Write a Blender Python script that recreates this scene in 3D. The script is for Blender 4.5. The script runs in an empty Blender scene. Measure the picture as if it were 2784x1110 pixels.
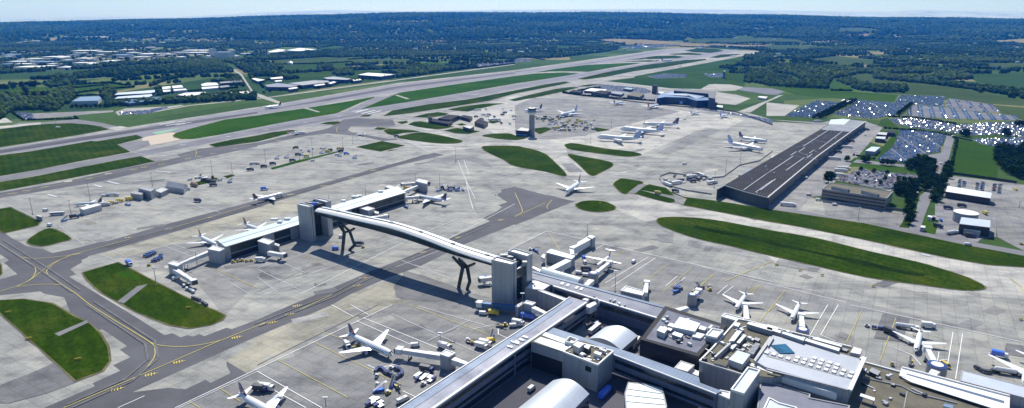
import bpy, bmesh, math, random
import numpy as np
from mathutils import Vector
from mathutils.geometry import delaunay_2d_cdt
random.seed(7); np.random.seed(7)
R_ = math.radians
SC = bpy.context.scene
COL = SC.collection
# ---------------------------------------------------------------- camera model (only used to survey ground positions)
F, CX, CY, HC, HOR = 1780.0, 1392.0, 555.0, 180.0, 50.0
TH = math.atan((CY - HOR) / F)
REG = {}
for i, c in enumerate('ABCDEFGHIJKLMNOP'):
    REG[c] = ([0, 700, 1400, 2084][i % 4], [0, 260, 520, 830][i // 4], 3.669)
REG.update(Q=(1330, 640, 6.42), R=(1300, 760, 6.42), S=(1900, 720, 6.42), T=(1700, 260, 6.42), U=(780, 530, 6.42), V=(2384, 440, 6.42), Y=(0, 0, 0.92529))
def nat(r, x, y):
    o = REG[r]; return o[0] + x / o[2], o[1] + y / o[2]
def ray(px, py):
    a = (px - CX) / F; b = -(py - CY) / F
    return a, math.cos(TH) + b * math.sin(TH), -math.sin(TH) + b * math.cos(TH)
def at(r, x, y, z=0.0):
    d = ray(*nat(r, x, y)); t = (HC - z) / -d[2]
    return Vector((d[0] * t, d[1] * t, z))
def onvert(r, x, y, A, B):
    # the point seen at (x, y) that lies on the upright plane through A and B: gives a height
    d = ray(*nat(r, x, y)); n = Vector((B.y - A.y, A.x - B.x)); 
    t = (n.x * A.x + n.y * A.y) / (n.x * d[0] + n.y * d[1])
    return Vector((d[0] * t, d[1] * t, HC + d[2] * t))
def P(s, z=0.0):
    out = []; r = None
    for t in s.split():
        if t[0].isalpha(): r = t; continue
        x, y = t.split(','); out.append(at(r, float(x), float(y), z))
    return out
# ---------------------------------------------------------------- object helpers
def link(o, parent=None):
    COL.objects.link(o)
    if parent: o.parent = parent
    return o
def tag(o, label=None, cat=None, group=None, kind=None):
    if label: o['label'] = label
    if cat: o['category'] = cat
    if group: o['group'] = group
    if kind: o['kind'] = kind
    return o
def thing(name, label, cat, loc=(0, 0, 0), rz=0.0, group=None):
    o = bpy.data.objects.new(name, None); o.empty_display_size = 1
    o.location = loc; o.rotation_euler = (0, 0, rz); link(o)
    return tag(o, label, cat, group)
def mesh(name, verts, faces, mats, parent=None, midx=None, smooth=False):
    me = bpy.data.meshes.new(name); me.from_pydata([tuple(v) for v in verts], [], faces)
    if not isinstance(mats, (list, tuple)): mats = [mats]
    for m in mats: me.materials.append(m)
    if midx: me.polygons.foreach_set('material_index', midx)
    if smooth: me.polygons.foreach_set('use_smooth', [True] * len(me.polygons))
    me.update()
    return link(bpy.data.objects.new(name, me), parent)
class MB:
    def __init__(s): s.v = []; s.f = []; s.m = []
    def add(s, vs, fs, m=0):
        n = len(s.v); s.v += [tuple(v) for v in vs]; s.f += [tuple(i + n for i in f) for f in fs]; s.m += [m] * len(fs); return s
    def box(s, x0, x1, y0, y1, z0, z1, m=0):
        return s.add([(x0,y0,z0),(x1,y0,z0),(x1,y1,z0),(x0,y1,z0),(x0,y0,z1),(x1,y0,z1),(x1,y1,z1),(x0,y1,z1)],
                     [(0,3,2,1),(4,5,6,7),(0,1,5,4),(1,2,6,5),(2,3,7,6),(3,0,4,7)], m)
    def prism(s, pts, z0, z1, m=0, mtop=None):
        pts = ccw([(p[0], p[1]) for p in pts]); n = len(pts)
        s.add([(x, y, z0) for x, y in pts] + [(x, y, z1) for x, y in pts], [(i, (i+1) % n, n + (i+1) % n, n + i) for i in range(n)] + [tuple(range(n-1, -1, -1))], m)
        s.add([(x, y, z1) for x, y in pts], [tuple(range(n))], m if mtop is None else mtop)
        return s
    def bar(s, a, b, w, h=None, m=0):
        a = Vector(a); b = Vector(b); d = (b - a); L = d.length
        if L < 1e-6: return s
        d.normalize(); up = Vector((0,0,1)) if abs(d.z) < .95 else Vector((1,0,0))
        sx = d.cross(up).normalized() * (w / 2); sy = sx.cross(d).normalized() * ((h or w) / 2)
        vs = [a - sx - sy, a + sx - sy, a + sx + sy, a - sx + sy, b - sx - sy, b + sx - sy, b + sx + sy, b - sx + sy]
        return s.add(vs, [(0,1,2,3),(7,6,5,4),(0,4,5,1),(1,5,6,2),(2,6,7,3),(3,7,4,0)], m)
    def tube(s, pts, rad, n=8, m=0, cap=True):
        rings = []; base = len(s.v)
        for i, p in enumerate(pts):
            p = Vector(p); a = Vector(pts[max(i-1, 0)]); b = Vector(pts[min(i+1, len(pts)-1)]); d = (b - a).normalized()
            up = Vector((0,0,1)) if abs(d.z) < .95 else Vector((1,0,0))
            u = d.cross(up).normalized(); w = u.cross(d).normalized(); r = rad[i] if isinstance(rad, (list, tuple)) else rad
            for k in range(n):
                t = 2 * math.pi * k / n; s.v.append(tuple(p + u * (r * math.cos(t)) + w * (r * math.sin(t))))
        for i in range(len(pts) - 1):
            for k in range(n):
                a = base + i*n + k; b = base + i*n + (k+1) % n
                s.f.append((a, b, b + n, a + n)); s.m.append(m)
        if cap:
            s.f.append(tuple(base + k for k in range(n))); s.m.append(m)
            s.f.append(tuple(base + (len(pts)-1)*n + k for k in reversed(range(n)))); s.m.append(m)
        return s
    def lathe(s, cx, cy, prof, n=16, m=0):
        base = len(s.v)
        for r, z in prof:
            for k in range(n):
                t = 2*math.pi*k/n; s.v.append((cx + r*math.cos(t), cy + r*math.sin(t), z))
        for i in range(len(prof)-1):
            for k in range(n):
                a = base+i*n+k; b = base+i*n+(k+1) % n; s.f.append((a, b, b+n, a+n)); s.m.append(m)
        s.f.append(tuple(base+(len(prof)-1)*n+k for k in range(n))); s.m.append(m)
        return s
    def build(s, name, mats, parent=None, smooth=False):
        return mesh(name, s.v, s.f, mats, parent, s.m, smooth)
def area2(p): return sum(p[i][0]*p[(i+1) % len(p)][1] - p[(i+1) % len(p)][0]*p[i][1] for i in range(len(p)))
def ccw(p): return list(p) if area2(p) > 0 else list(reversed(p))
# ---------------------------------------------------------------- materials
M = {}
def newmat(name, rough=.8, metal=0.0, spec=.5):
    m = bpy.data.materials.new(name); m.use_nodes = True; b = m.node_tree.nodes['Principled BSDF']
    b.inputs['Roughness'].default_value = rough; b.inputs['Metallic'].default_value = metal
    b.inputs['Specular IOR Level'].default_value = spec; M[name] = m
    return m, m.node_tree.nodes, m.node_tree.links, b
def rgb(c): return (c[0], c[1], c[2], 1)
def ramp(N, L, src, stops):
    r = N.new('ShaderNodeValToRGB'); e = r.color_ramp.elements
    while len(e) < len(stops): e.new(.5)
    for k, (p, c) in enumerate(stops): e[k].position = p; e[k].color = rgb(c)
    L.new(src, r.inputs[0]); return r.outputs[0]
def posn(N, L, rot=0, sc=(1, 1, 1)):
    g = N.new('ShaderNodeNewGeometry'); mp = N.new('ShaderNodeMapping'); mp.inputs['Rotation'].default_value = (0, 0, rot); mp.inputs['Scale'].default_value = sc
    L.new(g.outputs['Position'], mp.inputs[0]); return mp.outputs[0]
def nz(N, L, vec, scale, detail=4, rough=.6):
    n = N.new('ShaderNodeTexNoise'); n.inputs['Scale'].default_value = scale; n.inputs['Detail'].default_value = detail; n.inputs['Roughness'].default_value = rough
    L.new(vec, n.inputs['Vector']); return n.outputs[0]
def mix(N, L, a, b, fac, mode='MIX'):
    m = N.new('ShaderNodeMix'); m.data_type = 'RGBA'; m.blend_type = mode
    for sock, v in ((m.inputs[6], a), (m.inputs[7], b), (m.inputs[0], fac)):
        if isinstance(v, (int, float)): sock.default_value = v
        elif isinstance(v, tuple): sock.default_value = rgb(v)
        else: L.new(v, sock)
    return m.outputs[2]
def plain(name, c, rough=.7, metal=0.0, var=.12, scale=.35, spec=.5):
    m, N, L, b = newmat(name, rough, metal, spec)
    v = nz(N, L, posn(N, L), scale, 5)
    lo = tuple(x * (1 - var) for x in c); hi = tuple(min(1, x * (1 + var)) for x in c)
    L.new(ramp(N, L, v, [(.3, lo), (.7, hi)]), b.inputs['Base Color']); return m
def coat(m):
    b = m.node_tree.nodes['Principled BSDF']; b.inputs['Coat Weight'].default_value = 1; b.inputs['Coat Roughness'].default_value = .08
APR = R_(31)      # direction of the stands and slabs
def concrete(name, a, b_, c, slab=7.5):
    m, N, L, b = newmat(name, .9, spec=.15)
    p = posn(N, L, APR)
    big = nz(N, L, posn(N, L), .006, 5, .65); mid = nz(N, L, p, .05, 6, .7); fine = nz(N, L, posn(N, L), .9, 4, .7)
    stretch = nz(N, L, posn(N, L, APR, (.12, 1, 1)), .07, 4, .6)
    col = ramp(N, L, big, [(.30, a), (.52, b_), (.74, c)])
    col = mix(N, L, col, ramp(N, L, mid, [(.3, (.55, .55, .56)), (.5, (1, 1, 1)), (.7, (1.2, 1.17, 1.1))]), .9, 'MULTIPLY')
    col = mix(N, L, col, ramp(N, L, stretch, [(.32, (.62, .63, .66)), (.52, (1, 1, 1))]), .85, 'MULTIPLY')
    col = mix(N, L, col, ramp(N, L, fine, [(.3, (.8, .8, .8)), (.6, (1.06, 1.06, 1.06))]), .8, 'MULTIPLY')
    br = N.new('ShaderNodeTexBrick'); br.offset = 0; br.inputs['Scale'].default_value = 1; br.inputs['Brick Width'].default_value = slab * 5; br.inputs['Row Height'].default_value = slab * 2.6
    br.inputs['Mortar Size'].default_value = .02; br.inputs['Color1'].default_value = (.84, .85, .87, 1); br.inputs['Color2'].default_value = (1.06, 1.05, 1.02, 1); br.inputs['Mortar'].default_value = (.8, .8, .8, 1)
    L.new(p, br.inputs['Vector']); col = mix(N, L, col, br.outputs[0], .8, 'MULTIPLY')
    br2 = N.new('ShaderNodeTexBrick'); br2.offset = 0; br2.inputs['Scale'].default_value = 1; br2.inputs['Brick Width'].default_value = slab; br2.inputs['Row Height'].default_value = slab
    br2.inputs['Mortar Size'].default_value = .22; br2.inputs['Color1'].default_value = (.90, .90, .91, 1); br2.inputs['Color2'].default_value = (1.07, 1.06, 1.05, 1); br2.inputs['Mortar'].default_value = (.68, .68, .68, 1)
    L.new(p, br2.inputs['Vector']); col = mix(N, L, col, br2.outputs[0], .7, 'MULTIPLY')
    L.new(col, b.inputs['Base Color']); return m
concrete('concrete', (.27, .27, .255), (.365, .365, .34), (.44, .435, .395))
concrete('concrete_pale', (.41, .405, .38), (.50, .49, .455), (.56, .545, .49))
concrete('concrete_grey', (.215, .215, .215), (.285, .285, .28), (.345, .34, .32))
concrete('concrete_dark', (.16, .165, .17), (.20, .2, .205), (.24, .24, .235))
concrete('yard', (.26, .26, .27), (.31, .31, .31), (.36, .35, .34))
def asphalt(name, c, var=.25):
    m, N, L, b = newmat(name, .9, spec=.15)
    v = nz(N, L, posn(N, L), .02, 6, .7); w = nz(N, L, posn(N, L), 1.2, 3, .7)
    col = ramp(N, L, v, [(.3, tuple(x*(1-var) for x in c)), (.7, tuple(x*(1+var) for x in c))])
    col = mix(N, L, col, ramp(N, L, w, [(.3, (.82,)*3), (.7, (1.15,)*3)]), .8, 'MULTIPLY')
    L.new(col, b.inputs['Base Color'])
asphalt('asphalt', (.115, .115, .125)); asphalt('asphalt_runway', (.24, .235, .26), .15); asphalt('asphalt_dark', (.10, .10, .118), .2)
asphalt('asphalt_car', (.17, .175, .2)); asphalt('asphalt_road', (.2, .2, .215)); asphalt('asphalt_patch', (.2, .2, .21)); asphalt('path_pale', (.36, .35, .32))
def grassm(name, a, b_, c, s=.01, blot=.25):
    m, N, L, b = newmat(name, 1, spec=0)
    v = nz(N, L, posn(N, L), s, 6, .68); w = nz(N, L, posn(N, L), .35, 5, .75)
    col = ramp(N, L, v, [(.33, a), (.5, b_), (.68, c)])
    col = mix(N, L, col, ramp(N, L, w, [(.3, (1-blot,)*3), (.7, (1+blot, 1+blot, 1))]), 1.0, 'MULTIPLY')
    mow = N.new('ShaderNodeTexWave'); mow.bands_direction = 'Y'; mow.inputs['Scale'].default_value = .035; mow.inputs['Distortion'].default_value = 1.5; mow.inputs['Detail'].default_value = 2
    L.new(posn(N, L, R_(52)), mow.inputs['Vector']); col = mix(N, L, col, ramp(N, L, mow.outputs[1], [(.3, (.88,)*3), (.7, (1.08,)*3)]), .8, 'MULTIPLY')
    L.new(col, b.inputs['Base Color'])
grassm('grass', (.016, .038, .002), (.026, .055, .003), (.056, .076, .01), .022, .45)
grassm('grass_lush', (.024, .068, .003), (.033, .088, .004), (.048, .10, .008))
grassm('grass_field', (.026, .06, .014), (.038, .08, .018), (.055, .10, .024), .004)
grassm('field_bright', (.03, .07, .01), (.04, .09, .013), (.06, .105, .02), .004, .12)
grassm('field_dull', (.045, .075, .028), (.058, .09, .034), (.072, .105, .04), .004, .12)
grassm('ditch', (.008, .018, .003), (.012, .027, .004), (.02, .036, .008), .03, .5)
grassm('verge_soil', (.10, .10, .055), (.15, .14, .09), (.2, .18, .12), .05)
grassm('field_tan', (.19, .17, .10), (.23, .20, .12), (.27, .23, .14), .004, .1)
grassm('field_dark', (.03, .065, .025), (.038, .08, .03), (.05, .09, .035), .004, .12)
# paint, metal, glass
plain('paint_white', (.8, .8, .8), .6, var=.1, scale=2); plain('paint_worn', (.55, .56, .58), .7, var=.25, scale=.8); plain('paint_yellow', (.62, .5, .08), .6, var=.15, scale=2); plain('line_yellow', (.50, .42, .10), .7, var=.2, scale=1.5)
plain('line_dark', (.17, .17, .165), .9); plain('tyre_mark', (.13, .13, .135), .9, var=.3, scale=.2)
plain('green_paint', (.2, .38, .26), .8); plain('pink_concrete', (.5, .42, .32), .85)
plain('metal_light', (.62, .66, .70), .42, .35, .06, .15); plain('metal_pale', (.5, .58, .62), .5, .2, .08, .12); plain('metal_mid', (.30, .31, .33), .5, .3, .1, .2)
plain('metal_dark', (.06, .065, .075), .5, .2); plain('steel_dark', (.035, .045, .045), .5); plain('rail', (.12, .13, .14), .5, .5)
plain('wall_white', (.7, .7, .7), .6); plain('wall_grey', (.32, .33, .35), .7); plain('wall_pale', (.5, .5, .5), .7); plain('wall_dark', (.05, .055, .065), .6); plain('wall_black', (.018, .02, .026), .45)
plain('wall_blue', (.018, .035, .09), .5); plain('roof_blue', (.05, .13, .28), .5, .2); plain('roof_blue_pale', (.17, .26, .4), .5); plain('wall_brick', (.28, .2, .15), .85); plain('wall_concrete', (.27, .27, .26), .8)
plain('trim_white', (.82, .81, .78), .5, var=.04)
def roofm(name, c, rot, period, depth=.25, metal=.1, rough=.5, dirt=.3, axis='X'):
    m, N, L, b = newmat(name, rough, metal)
    p = posn(N, L, rot); w = N.new('ShaderNodeTexWave'); w.bands_direction = axis; w.inputs['Scale'].default_value = 1 / period; w.inputs['Distortion'].default_value = 0
    L.new(p, w.inputs['Vector']); d = nz(N, L, posn(N, L), .06, 6, .7)
    col = ramp(N, L, w.outputs[1], [(.0, tuple(x*(1-depth) for x in c)), (.25, c), (1, tuple(min(1, x*1.08) for x in c))])
    col = mix(N, L, col, ramp(N, L, d, [(.3, (1-dirt,)*3), (.6, (1, 1, 1))]), .9, 'MULTIPLY')
    L.new(col, b.inputs['Base Color']); L.new(ramp(N, L, d, [(.3, (min(1, rough+.25),)*3), (.7, (rough,)*3)]), b.inputs['Roughness']); b.inputs['Specular IOR Level'].default_value = .1 if rough > .9 else .5
roofm('roof_silver', (.42, .45, .50), APR, 2.2, .12, .3, .4, .25); roofm('roof_sheet', (.5, .55, .58), APR, 3, .12, .2, .5, .2, 'Y')
roofm('roof_slate', (.16, .175, .23), APR, 3, .15, .1, .5, .2, 'Y'); roofm('roof_terminal', (.20, .215, .28), APR, 6, .1, .1, .45, .2, 'X')
roofm('roof_slope_blue', (.10, .15, .24), APR, 6, .1, .15, .4, .15); roofm('roof_dark', (.055, .055, .06), R_(27), 9, .6, .0, .95, .35, 'X')
roofm('roof_grey', (.22, .24, .27), R_(27), 5, .12, .1, .6, .2); roofm('roof_white', (.72, .72, .70), 0, 6, .1, .05, .5, .2); roofm('roof_corrugated', (.28, .3, .33), R_(60), 8, .35, .1, .6, .2)
def brown(name, c):
    m, N, L, b = newmat(name, .9); v = nz(N, L, posn(N, L), .12, 7, .75)
    L.new(ramp(N, L, v, [(.3, tuple(x*.65 for x in c)), (.5, c), (.7, tuple(x*1.3 for x in c))]), b.inputs['Base Color'])
brown('roof_brown', (.13, .12, .085)); brown('roof_bitumen', (.17, .175, .22)); brown('roof_edge', (.035, .035, .035))
def wallp(name, c, period, dark=.6, rough=.5, zper=None):
    m, N, L, b = newmat(name, rough, .1)
    p = posn(N, L, APR); w = N.new('ShaderNodeTexBrick'); w.offset = 0; w.inputs['Scale'].default_value = 1
    # panel joints: use X+Y along the wall and Z up the wall
    sep = N.new('ShaderNodeSeparateXYZ'); L.new(p, sep.inputs[0]); ad = N.new('ShaderNodeMath'); L.new(sep.outputs[0], ad.inputs[0]); L.new(sep.outputs[1], ad.inputs[1])
    cb = N.new('ShaderNodeCombineXYZ'); L.new(ad.outputs[0], cb.inputs[0]); L.new(sep.outputs[2], cb.inputs[1]); L.new(cb.outputs[0], w.inputs['Vector'])
    w.inputs['Brick Width'].default_value = period; w.inputs['Row Height'].default_value = zper or 40; w.inputs['Mortar Size'].default_value = .12
    w.inputs['Color1'].default_value = rgb(c); w.inputs['Color2'].default_value = rgb(tuple(x*.92 for x in c)); w.inputs['Mortar'].default_value = rgb(tuple(x*dark for x in c))
    v = nz(N, L, posn(N, L, 0, (1, 1, .3)), .3, 5); col = mix(N, L, w.outputs[0], ramp(N, L, v, [(.3, (.85,)*3), (.65, (1.05,)*3)]), .8, 'MULTIPLY')
    L.new(col, b.inputs['Base Color'])
wallp('clad_grey', (.40, .41, .44), 3); wallp('clad_pale', (.42, .43, .45), 4, .6); wallp('clad_navy', (.17, .19, .28), 4, .6, .5, 3.5); wallp('clad_black', (.03, .033, .045), 3, .4, .4, 3.5); wallp('clad_shed', (.10, .11, .12), 2, .7); wallp('office_wall', (.3, .28, .27), 3.2, .35, .7, 3.4)
def glass(name, c, rough=.12):
    m, N, L, b = newmat(name, rough, 0, .6); v = nz(N, L, posn(N, L), .2, 3)
    L.new(ramp(N, L, v, [(.3, tuple(x*.6 for x in c)), (.7, tuple(x*1.4 for x in c))]), b.inputs['Base Color'])
glass('glass_dark', (.02, .03, .035)); glass('glass_green', (.03, .048, .038), .2); glass('glass_blue', (.03, .12, .2)); glass('glass_car', (.03, .04, .05), .12)
plain('skin_white', (.82, .83, .84), .28, 0, .03); plain('skin_silver', (.55, .57, .62), .3, .4, .03); plain('tyre', (.02, .02, .02), .9)
for n, c in dict(navy=(.02, .035, .16), red=(.5, .03, .03), orange=(.75, .2, .03), orange_dark=(.45, .14, .06), blue=(.03, .16, .75), blue_pale=(.35, .42, .68), gold=(.6, .42, .05), yellow=(.75, .55, .03), black=(.02, .02, .02), silver=(.45, .46, .48), green=(.05, .25, .1), maroon=(.18, .03, .04), grey=(.2, .21, .23), tan=(.4, .34, .24), cyan=(.14, .42, .92)).items():
    coat(plain('paint_' + n, c, .3, .3 if n in ('silver', 'cyan', 'grey') else 0, .05))
def foliage(name, c, var):
    m, N, L, b = newmat(name, 1, spec=0)
    oi = N.new('ShaderNodeAttribute'); oi.attribute_name = 'tint'
    v = nz(N, L, posn(N, L), .5, 4, .7)
    col = ramp(N, L, v, [(.3, tuple(x*(1-var) for x in c)), (.7, tuple(x*(1+var) for x in c))])
    col2 = mix(N, L, col, (.10, .145, .04), oi.outputs[2]) if name == 'wood_leaf' else col
    L.new(col2, b.inputs['Base Color'])
foliage('leaf', (.020, .048, .008), .5); foliage('leaf_dark', (.014, .034, .007), .6); foliage('leaf_light', (.04, .08, .012), .4); foliage('wood_leaf', (.013, .038, .011), .6); plain('bark', (.09, .07, .05), .9)
plain('hills_haze_pale', (.36, .40, .40), 1, var=.25, scale=.002, spec=0)  # far hills: distance haze put into the pale base colour
concrete('concrete_beige', (.31, .30, .25), (.38, .365, .30), (.43, .41, .33))
# ---------------------------------------------------------------- terrain
RIDGE = [(-900, 66), (0, 63), (380, 56), (700, 48), (1050, 37), (1400, 36), (1800, 38), (2084, 43), (2400, 50), (2784, 54), (3700, 56)]
FARR = [(-900, 52), (0, 51), (300, 45), (450, 49), (700, 35), (900, 28), (1100, 31), (1400, 27), (1800, 25), (2000, 27), (2150, 30), (2420, 33), (2480, 27.5), (2784, 34), (3700, 33)]
def zlift(table, X, Y, D):
    px = CX + F * (X / np.maximum(Y, 1.0)) / math.cos(TH)
    yy = np.interp(px, [t[0] for t in table], [t[1] for t in table])
    b = -(yy - CY) / F
    return HC + D * (-math.sin(TH) + b * math.cos(TH)) / (math.cos(TH) + b * math.sin(TH))
def terr(X, Y):
    X = np.asarray(X, float); Y = np.asarray(Y, float)
    t = np.clip((Y - 4300) / (9000 - 4300), 0, 1); t = t * t * (3 - 2 * t)
    z1 = zlift(RIDGE, X, Y, 9000.0) - 12
    und = 14 * np.sin(X * .0021 + Y * .0013) * np.sin(Y * .0024 - X * .0007) * np.clip((Y - 4300) / 1500, 0, 1)
    z = z1 * t + und * (1 - .4 * t)
    u = np.clip((Y - 9300) / 2500, 0, 1); u = u * u * (3 - 2 * u); z = z * (1 - u)
    w = np.clip((Y - 15000) / 7000, 0, 1); w = w * w * (3 - 2 * w); z2 = zlift(FARR, X, Y, 22000.0)
    return z + z2 * w
def spaced(vals): return np.array(vals, float)
def sheetgrid(name, ys, xs, mat, kind='structure'):
    X, Y = np.meshgrid(xs, ys); Z = terr(X, Y)
    V = np.stack([X, Y, Z], -1).reshape(-1, 3); nx = len(xs); f = []
    for j in range(len(ys) - 1):
        for i in range(nx - 1):
            a = j * nx + i; f.append((a, a + 1, a + nx + 1, a + nx))
    return tag(mesh(name, V.tolist(), f, mat, smooth=True), kind=kind)
def groundmat():
    m, N, L, b = newmat('ground_land', 1, spec=0)
    vo = N.new('ShaderNodeTexVoronoi'); vo.inputs['Scale'].default_value = .0035; L.new(posn(N, L), vo.inputs['Vector'])
    sep = N.new('ShaderNodeSeparateXYZ'); L.new(vo.outputs['Color'], sep.inputs[0])
    col = ramp(N, L, sep.outputs[0], [(.0, (.045, .085, .025)), (.4, (.065, .115, .035)), (.65, (.09, .14, .05)), (.85, (.14, .17, .07)), (1, (.24, .22, .12))])
    v = nz(N, L, posn(N, L), .05, 6, .7); col = mix(N, L, col, ramp(N, L, v, [(.3, (.75,)*3), (.7, (1.2,)*3)]), .9, 'MULTIPLY')
    L.new(col, b.inputs['Base Color'])
groundmat()
xs = np.concatenate([-np.geomspace(26000, 3000, 34), np.linspace(-2800, 2800, 44), np.geomspace(3000, 26000, 34)])
xs2 = np.linspace(-14000, 14000, 180)
sheetgrid('ground', np.concatenate([[-2500, 0, 600, 1500, 2600, 3600], np.linspace(4300, 10500, 60)]), np.concatenate([[-26000, -18000], xs2, [18000, 26000]]), M['ground_land'])
sheetgrid('hills', np.linspace(10500, 25500, 50), np.linspace(-26000, 26000, 200), M['hills_haze_pale'])
# ---------------------------------------------------------------- paved and grass sheets
def smoothp(pts, n=4):
    out = []; k = len(pts)
    for i in range(k):
        p0, p1, p2, p3 = pts[i-1], pts[i], pts[(i+1) % k], pts[(i+2) % k]
        for j in range(n):
            t = j / n; out.append(.5 * ((2*p1) + (p2-p0)*t + (2*p0-5*p1+4*p2-p3)*t*t + (3*p1-p0-3*p2+p3)*t*t*t))
    return out
def sheet(name, s, z, mat, sm=0, kind='structure'):
    pts = P(s, 0) if isinstance(s, str) else s
    if sm: pts = smoothp(pts, sm)
    pts = ccw([(p.x, p.y) for p in pts])
    cx = sum(p[0] for p in pts)/len(pts); cy = sum(p[1] for p in pts)/len(pts)
    vv, _, ff = delaunay_2d_cdt([Vector((x-cx, y-cy)) for x, y in pts], [], [list(range(len(pts)))], 1, 1e-3)[:3]
    ff = [tuple(f) if area2([vv[i] for i in f]) > 0 else tuple(reversed(f)) for f in ff]
    o = mesh(name, [(p.x, p.y, 0) for p in vv], ff, M[mat]); o.location = (cx, cy, 0); o['kind'] = kind; SHEETS.append((z, len(SHEETS), o))
    return o
SHEETS = []
APRON = ("E -300,575 0,520 760,400 1100,335 1270,318 2568,115 F 310,65 B 1400,830 2568,700 C 780,590 1500,490 1790,480 1800,500 1700,505 2100,495 2250,505 2460,515 2400,535 2040,605 1200,760 1190,775 900,810 1180,840 1560,885 1850,890 1940,840 "
         "2130,850 2280,875 2200,905 2005,915 2340,985 G 2220,90 2160,90 2000,80 T 1560,100 560,130 1400,210 2100,290 2568,420 H 0,260 600,290 1160,320 900,620 560,1000 L 450,60 590,110 1440,220 1310,370 590,250 440,215 0,190 K 2500,170 2010,95 "
         "G 2000,1020 1690,1010 1440,935 1360,880 K 1720,70 L 500,255 1500,440 2568,650 2900,720 P 3200,300 3200,1800 M 0,2400 M -1200,1000 I -400,800 I -400,200 E -400,900")
sheet('apron', APRON, .02, 'concrete')
GR = [
 ("E -200,380 0,340 280,300 480,285 700,278 870,290 1000,310 1085,340 760,395 400,450 0,515 -200,545", 'grass'),
 ("E -200,640 0,600 300,560 600,510 910,455 960,460 1360,395 1420,420 1395,432 1165,490 1300,565 850,645 400,735 0,805 -200,840", 'grass'),
 ("E -200,905 0,868 400,800 800,720 1160,650 1400,608 1540,660 1200,730 700,825 300,900 0,955 -200,990", 'grass'),
 ("E 1725,405 1760,375 1950,320 2250,240 2568,200 F 250,160 500,125 900,60 1160,15 1165,22 1020,75 780,180 400,240 0,318 E 2200,390 1920,435 1800,435", 'grass_lush'),
 ("E 2090,490 2300,445 2568,400 F 150,368 340,345 400,355 330,375 0,460 E 2350,490 2150,515", 'grass'),
 ("F 630,285 700,265 800,260 830,272 760,292", 'grass'), ("F 1030,212 1060,197 1140,190 1110,210", 'grass'),
 ("F 1040,135 1370,-5 B 1430,925 2000,840 2568,760 C 200,735 480,725 640,735 300,790 0,835 B 1700,985 1450,1027", 'grass_lush'),
 ("C 200,725 400,690 700,650 1130,630 1260,632 1000,670 730,718 560,712 350,715", 'grass_lush'),
 ("C 1110,600 1200,590 1400,560 1600,555 1690,570 1620,583 1400,590", 'grass'), ("C 1020,615 1420,600 1440,610 1340,618", 'grass'), ("C 1530,540 1750,527 1880,540 1840,550 1600,548", 'grass'),
 ("C 1690,505 1850,480 2000,490 2090,510 1950,530 1780,522", 'grass'),
 ("C 620,790 900,725 1300,650 1700,600 1900,590 1905,600 1500,670 1200,710 900,770 700,795", 'grass'), ("C 1940,575 2060,545 2250,540 2200,555 2020,580", 'grass'),
 ("F 1260,205 1350,150 1700,90 2100,40 C 0,905 300,845 500,815 550,825 440,850 0,935 F 2300,55 1900,120 1500,180", 'grass'),
 ("C -60,1000 100,960 400,890 560,870 640,872 500,910 200,975 0,1010", 'grass'), ("C 620,865 740,845 860,840 720,865", 'grass'),
 ("F 1900,140 2050,110 2300,80 2460,80 2380,92 2100,160 1960,150", 'grass'), ("F 1550,215 1700,180 1800,168 1900,180 1870,200 1700,222", 'grass'), ("F 1390,265 1490,255 1490,275 1440,285", 'grass'),
 ("F 1505,290 1560,265 1620,258 1960,310 1900,325 1790,340 1600,315", 'grass'), ("F 1865,350 1990,325 2220,358 2100,385 1980,378", 'grass'), ("F 1170,335 1200,318 1300,325 1230,345", 'grass'),
 ("F 1260,350 1310,332 1560,350 1620,362 1450,375 1350,398 1300,385", 'grass'), ("F 2290,265 2370,250 2420,262 2350,280", 'grass'), ("F 1990,290 2040,280 2080,292 2030,300", 'grass'),
 ("G 200,330 300,318 370,335 250,385 200,360", 'grass'), ("G 760,330 810,320 950,345 830,362", 'grass'), ("G 1680,240 1700,238 1705,246", 'grass')]
GS = [("F 1400,420 1520,385 1640,370 1800,395 2000,440 2040,462 1960,480 1800,478 1600,455", 'grass'), ("F 2245,405 2330,385 2500,380 G 0,400 110,425 0,445 F 2400,430", 'grass'),
 ("F 2245,525 2290,505 2568,505 G 90,522 180,540 290,580 360,635 515,800 300,760 0,705 F 2450,640 2300,570", 'grass'), ("G 500,500 520,485 600,480 900,530 1150,560 1260,590 1180,608 1080,608 800,575 560,540", 'grass'),
 ("G 530,588 700,615 930,660 975,690 950,720 850,770 760,798 640,690", 'grass'), ("G 990,880 1040,840 1090,832 1270,865 1230,900 1100,985 1000,910", 'grass'),
 ("K 610,135 680,105 780,97 900,110 980,145 998,170 960,195 820,210 700,195 630,165", 'grass'),
 ("K 1420,290 1450,270 1560,262 1800,270 2100,310 L 0,388 500,475 1000,600 1500,710 1900,830 2080,900 2165,950 2160,975 2080,990 1900,985 1500,930 1000,860 500,750 0,635 K 2200,560 1800,470 1500,365 1430,320", 'grass'),
 ("I 275,510 400,410 520,378 700,470 600,510 420,550", 'grass')]
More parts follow.
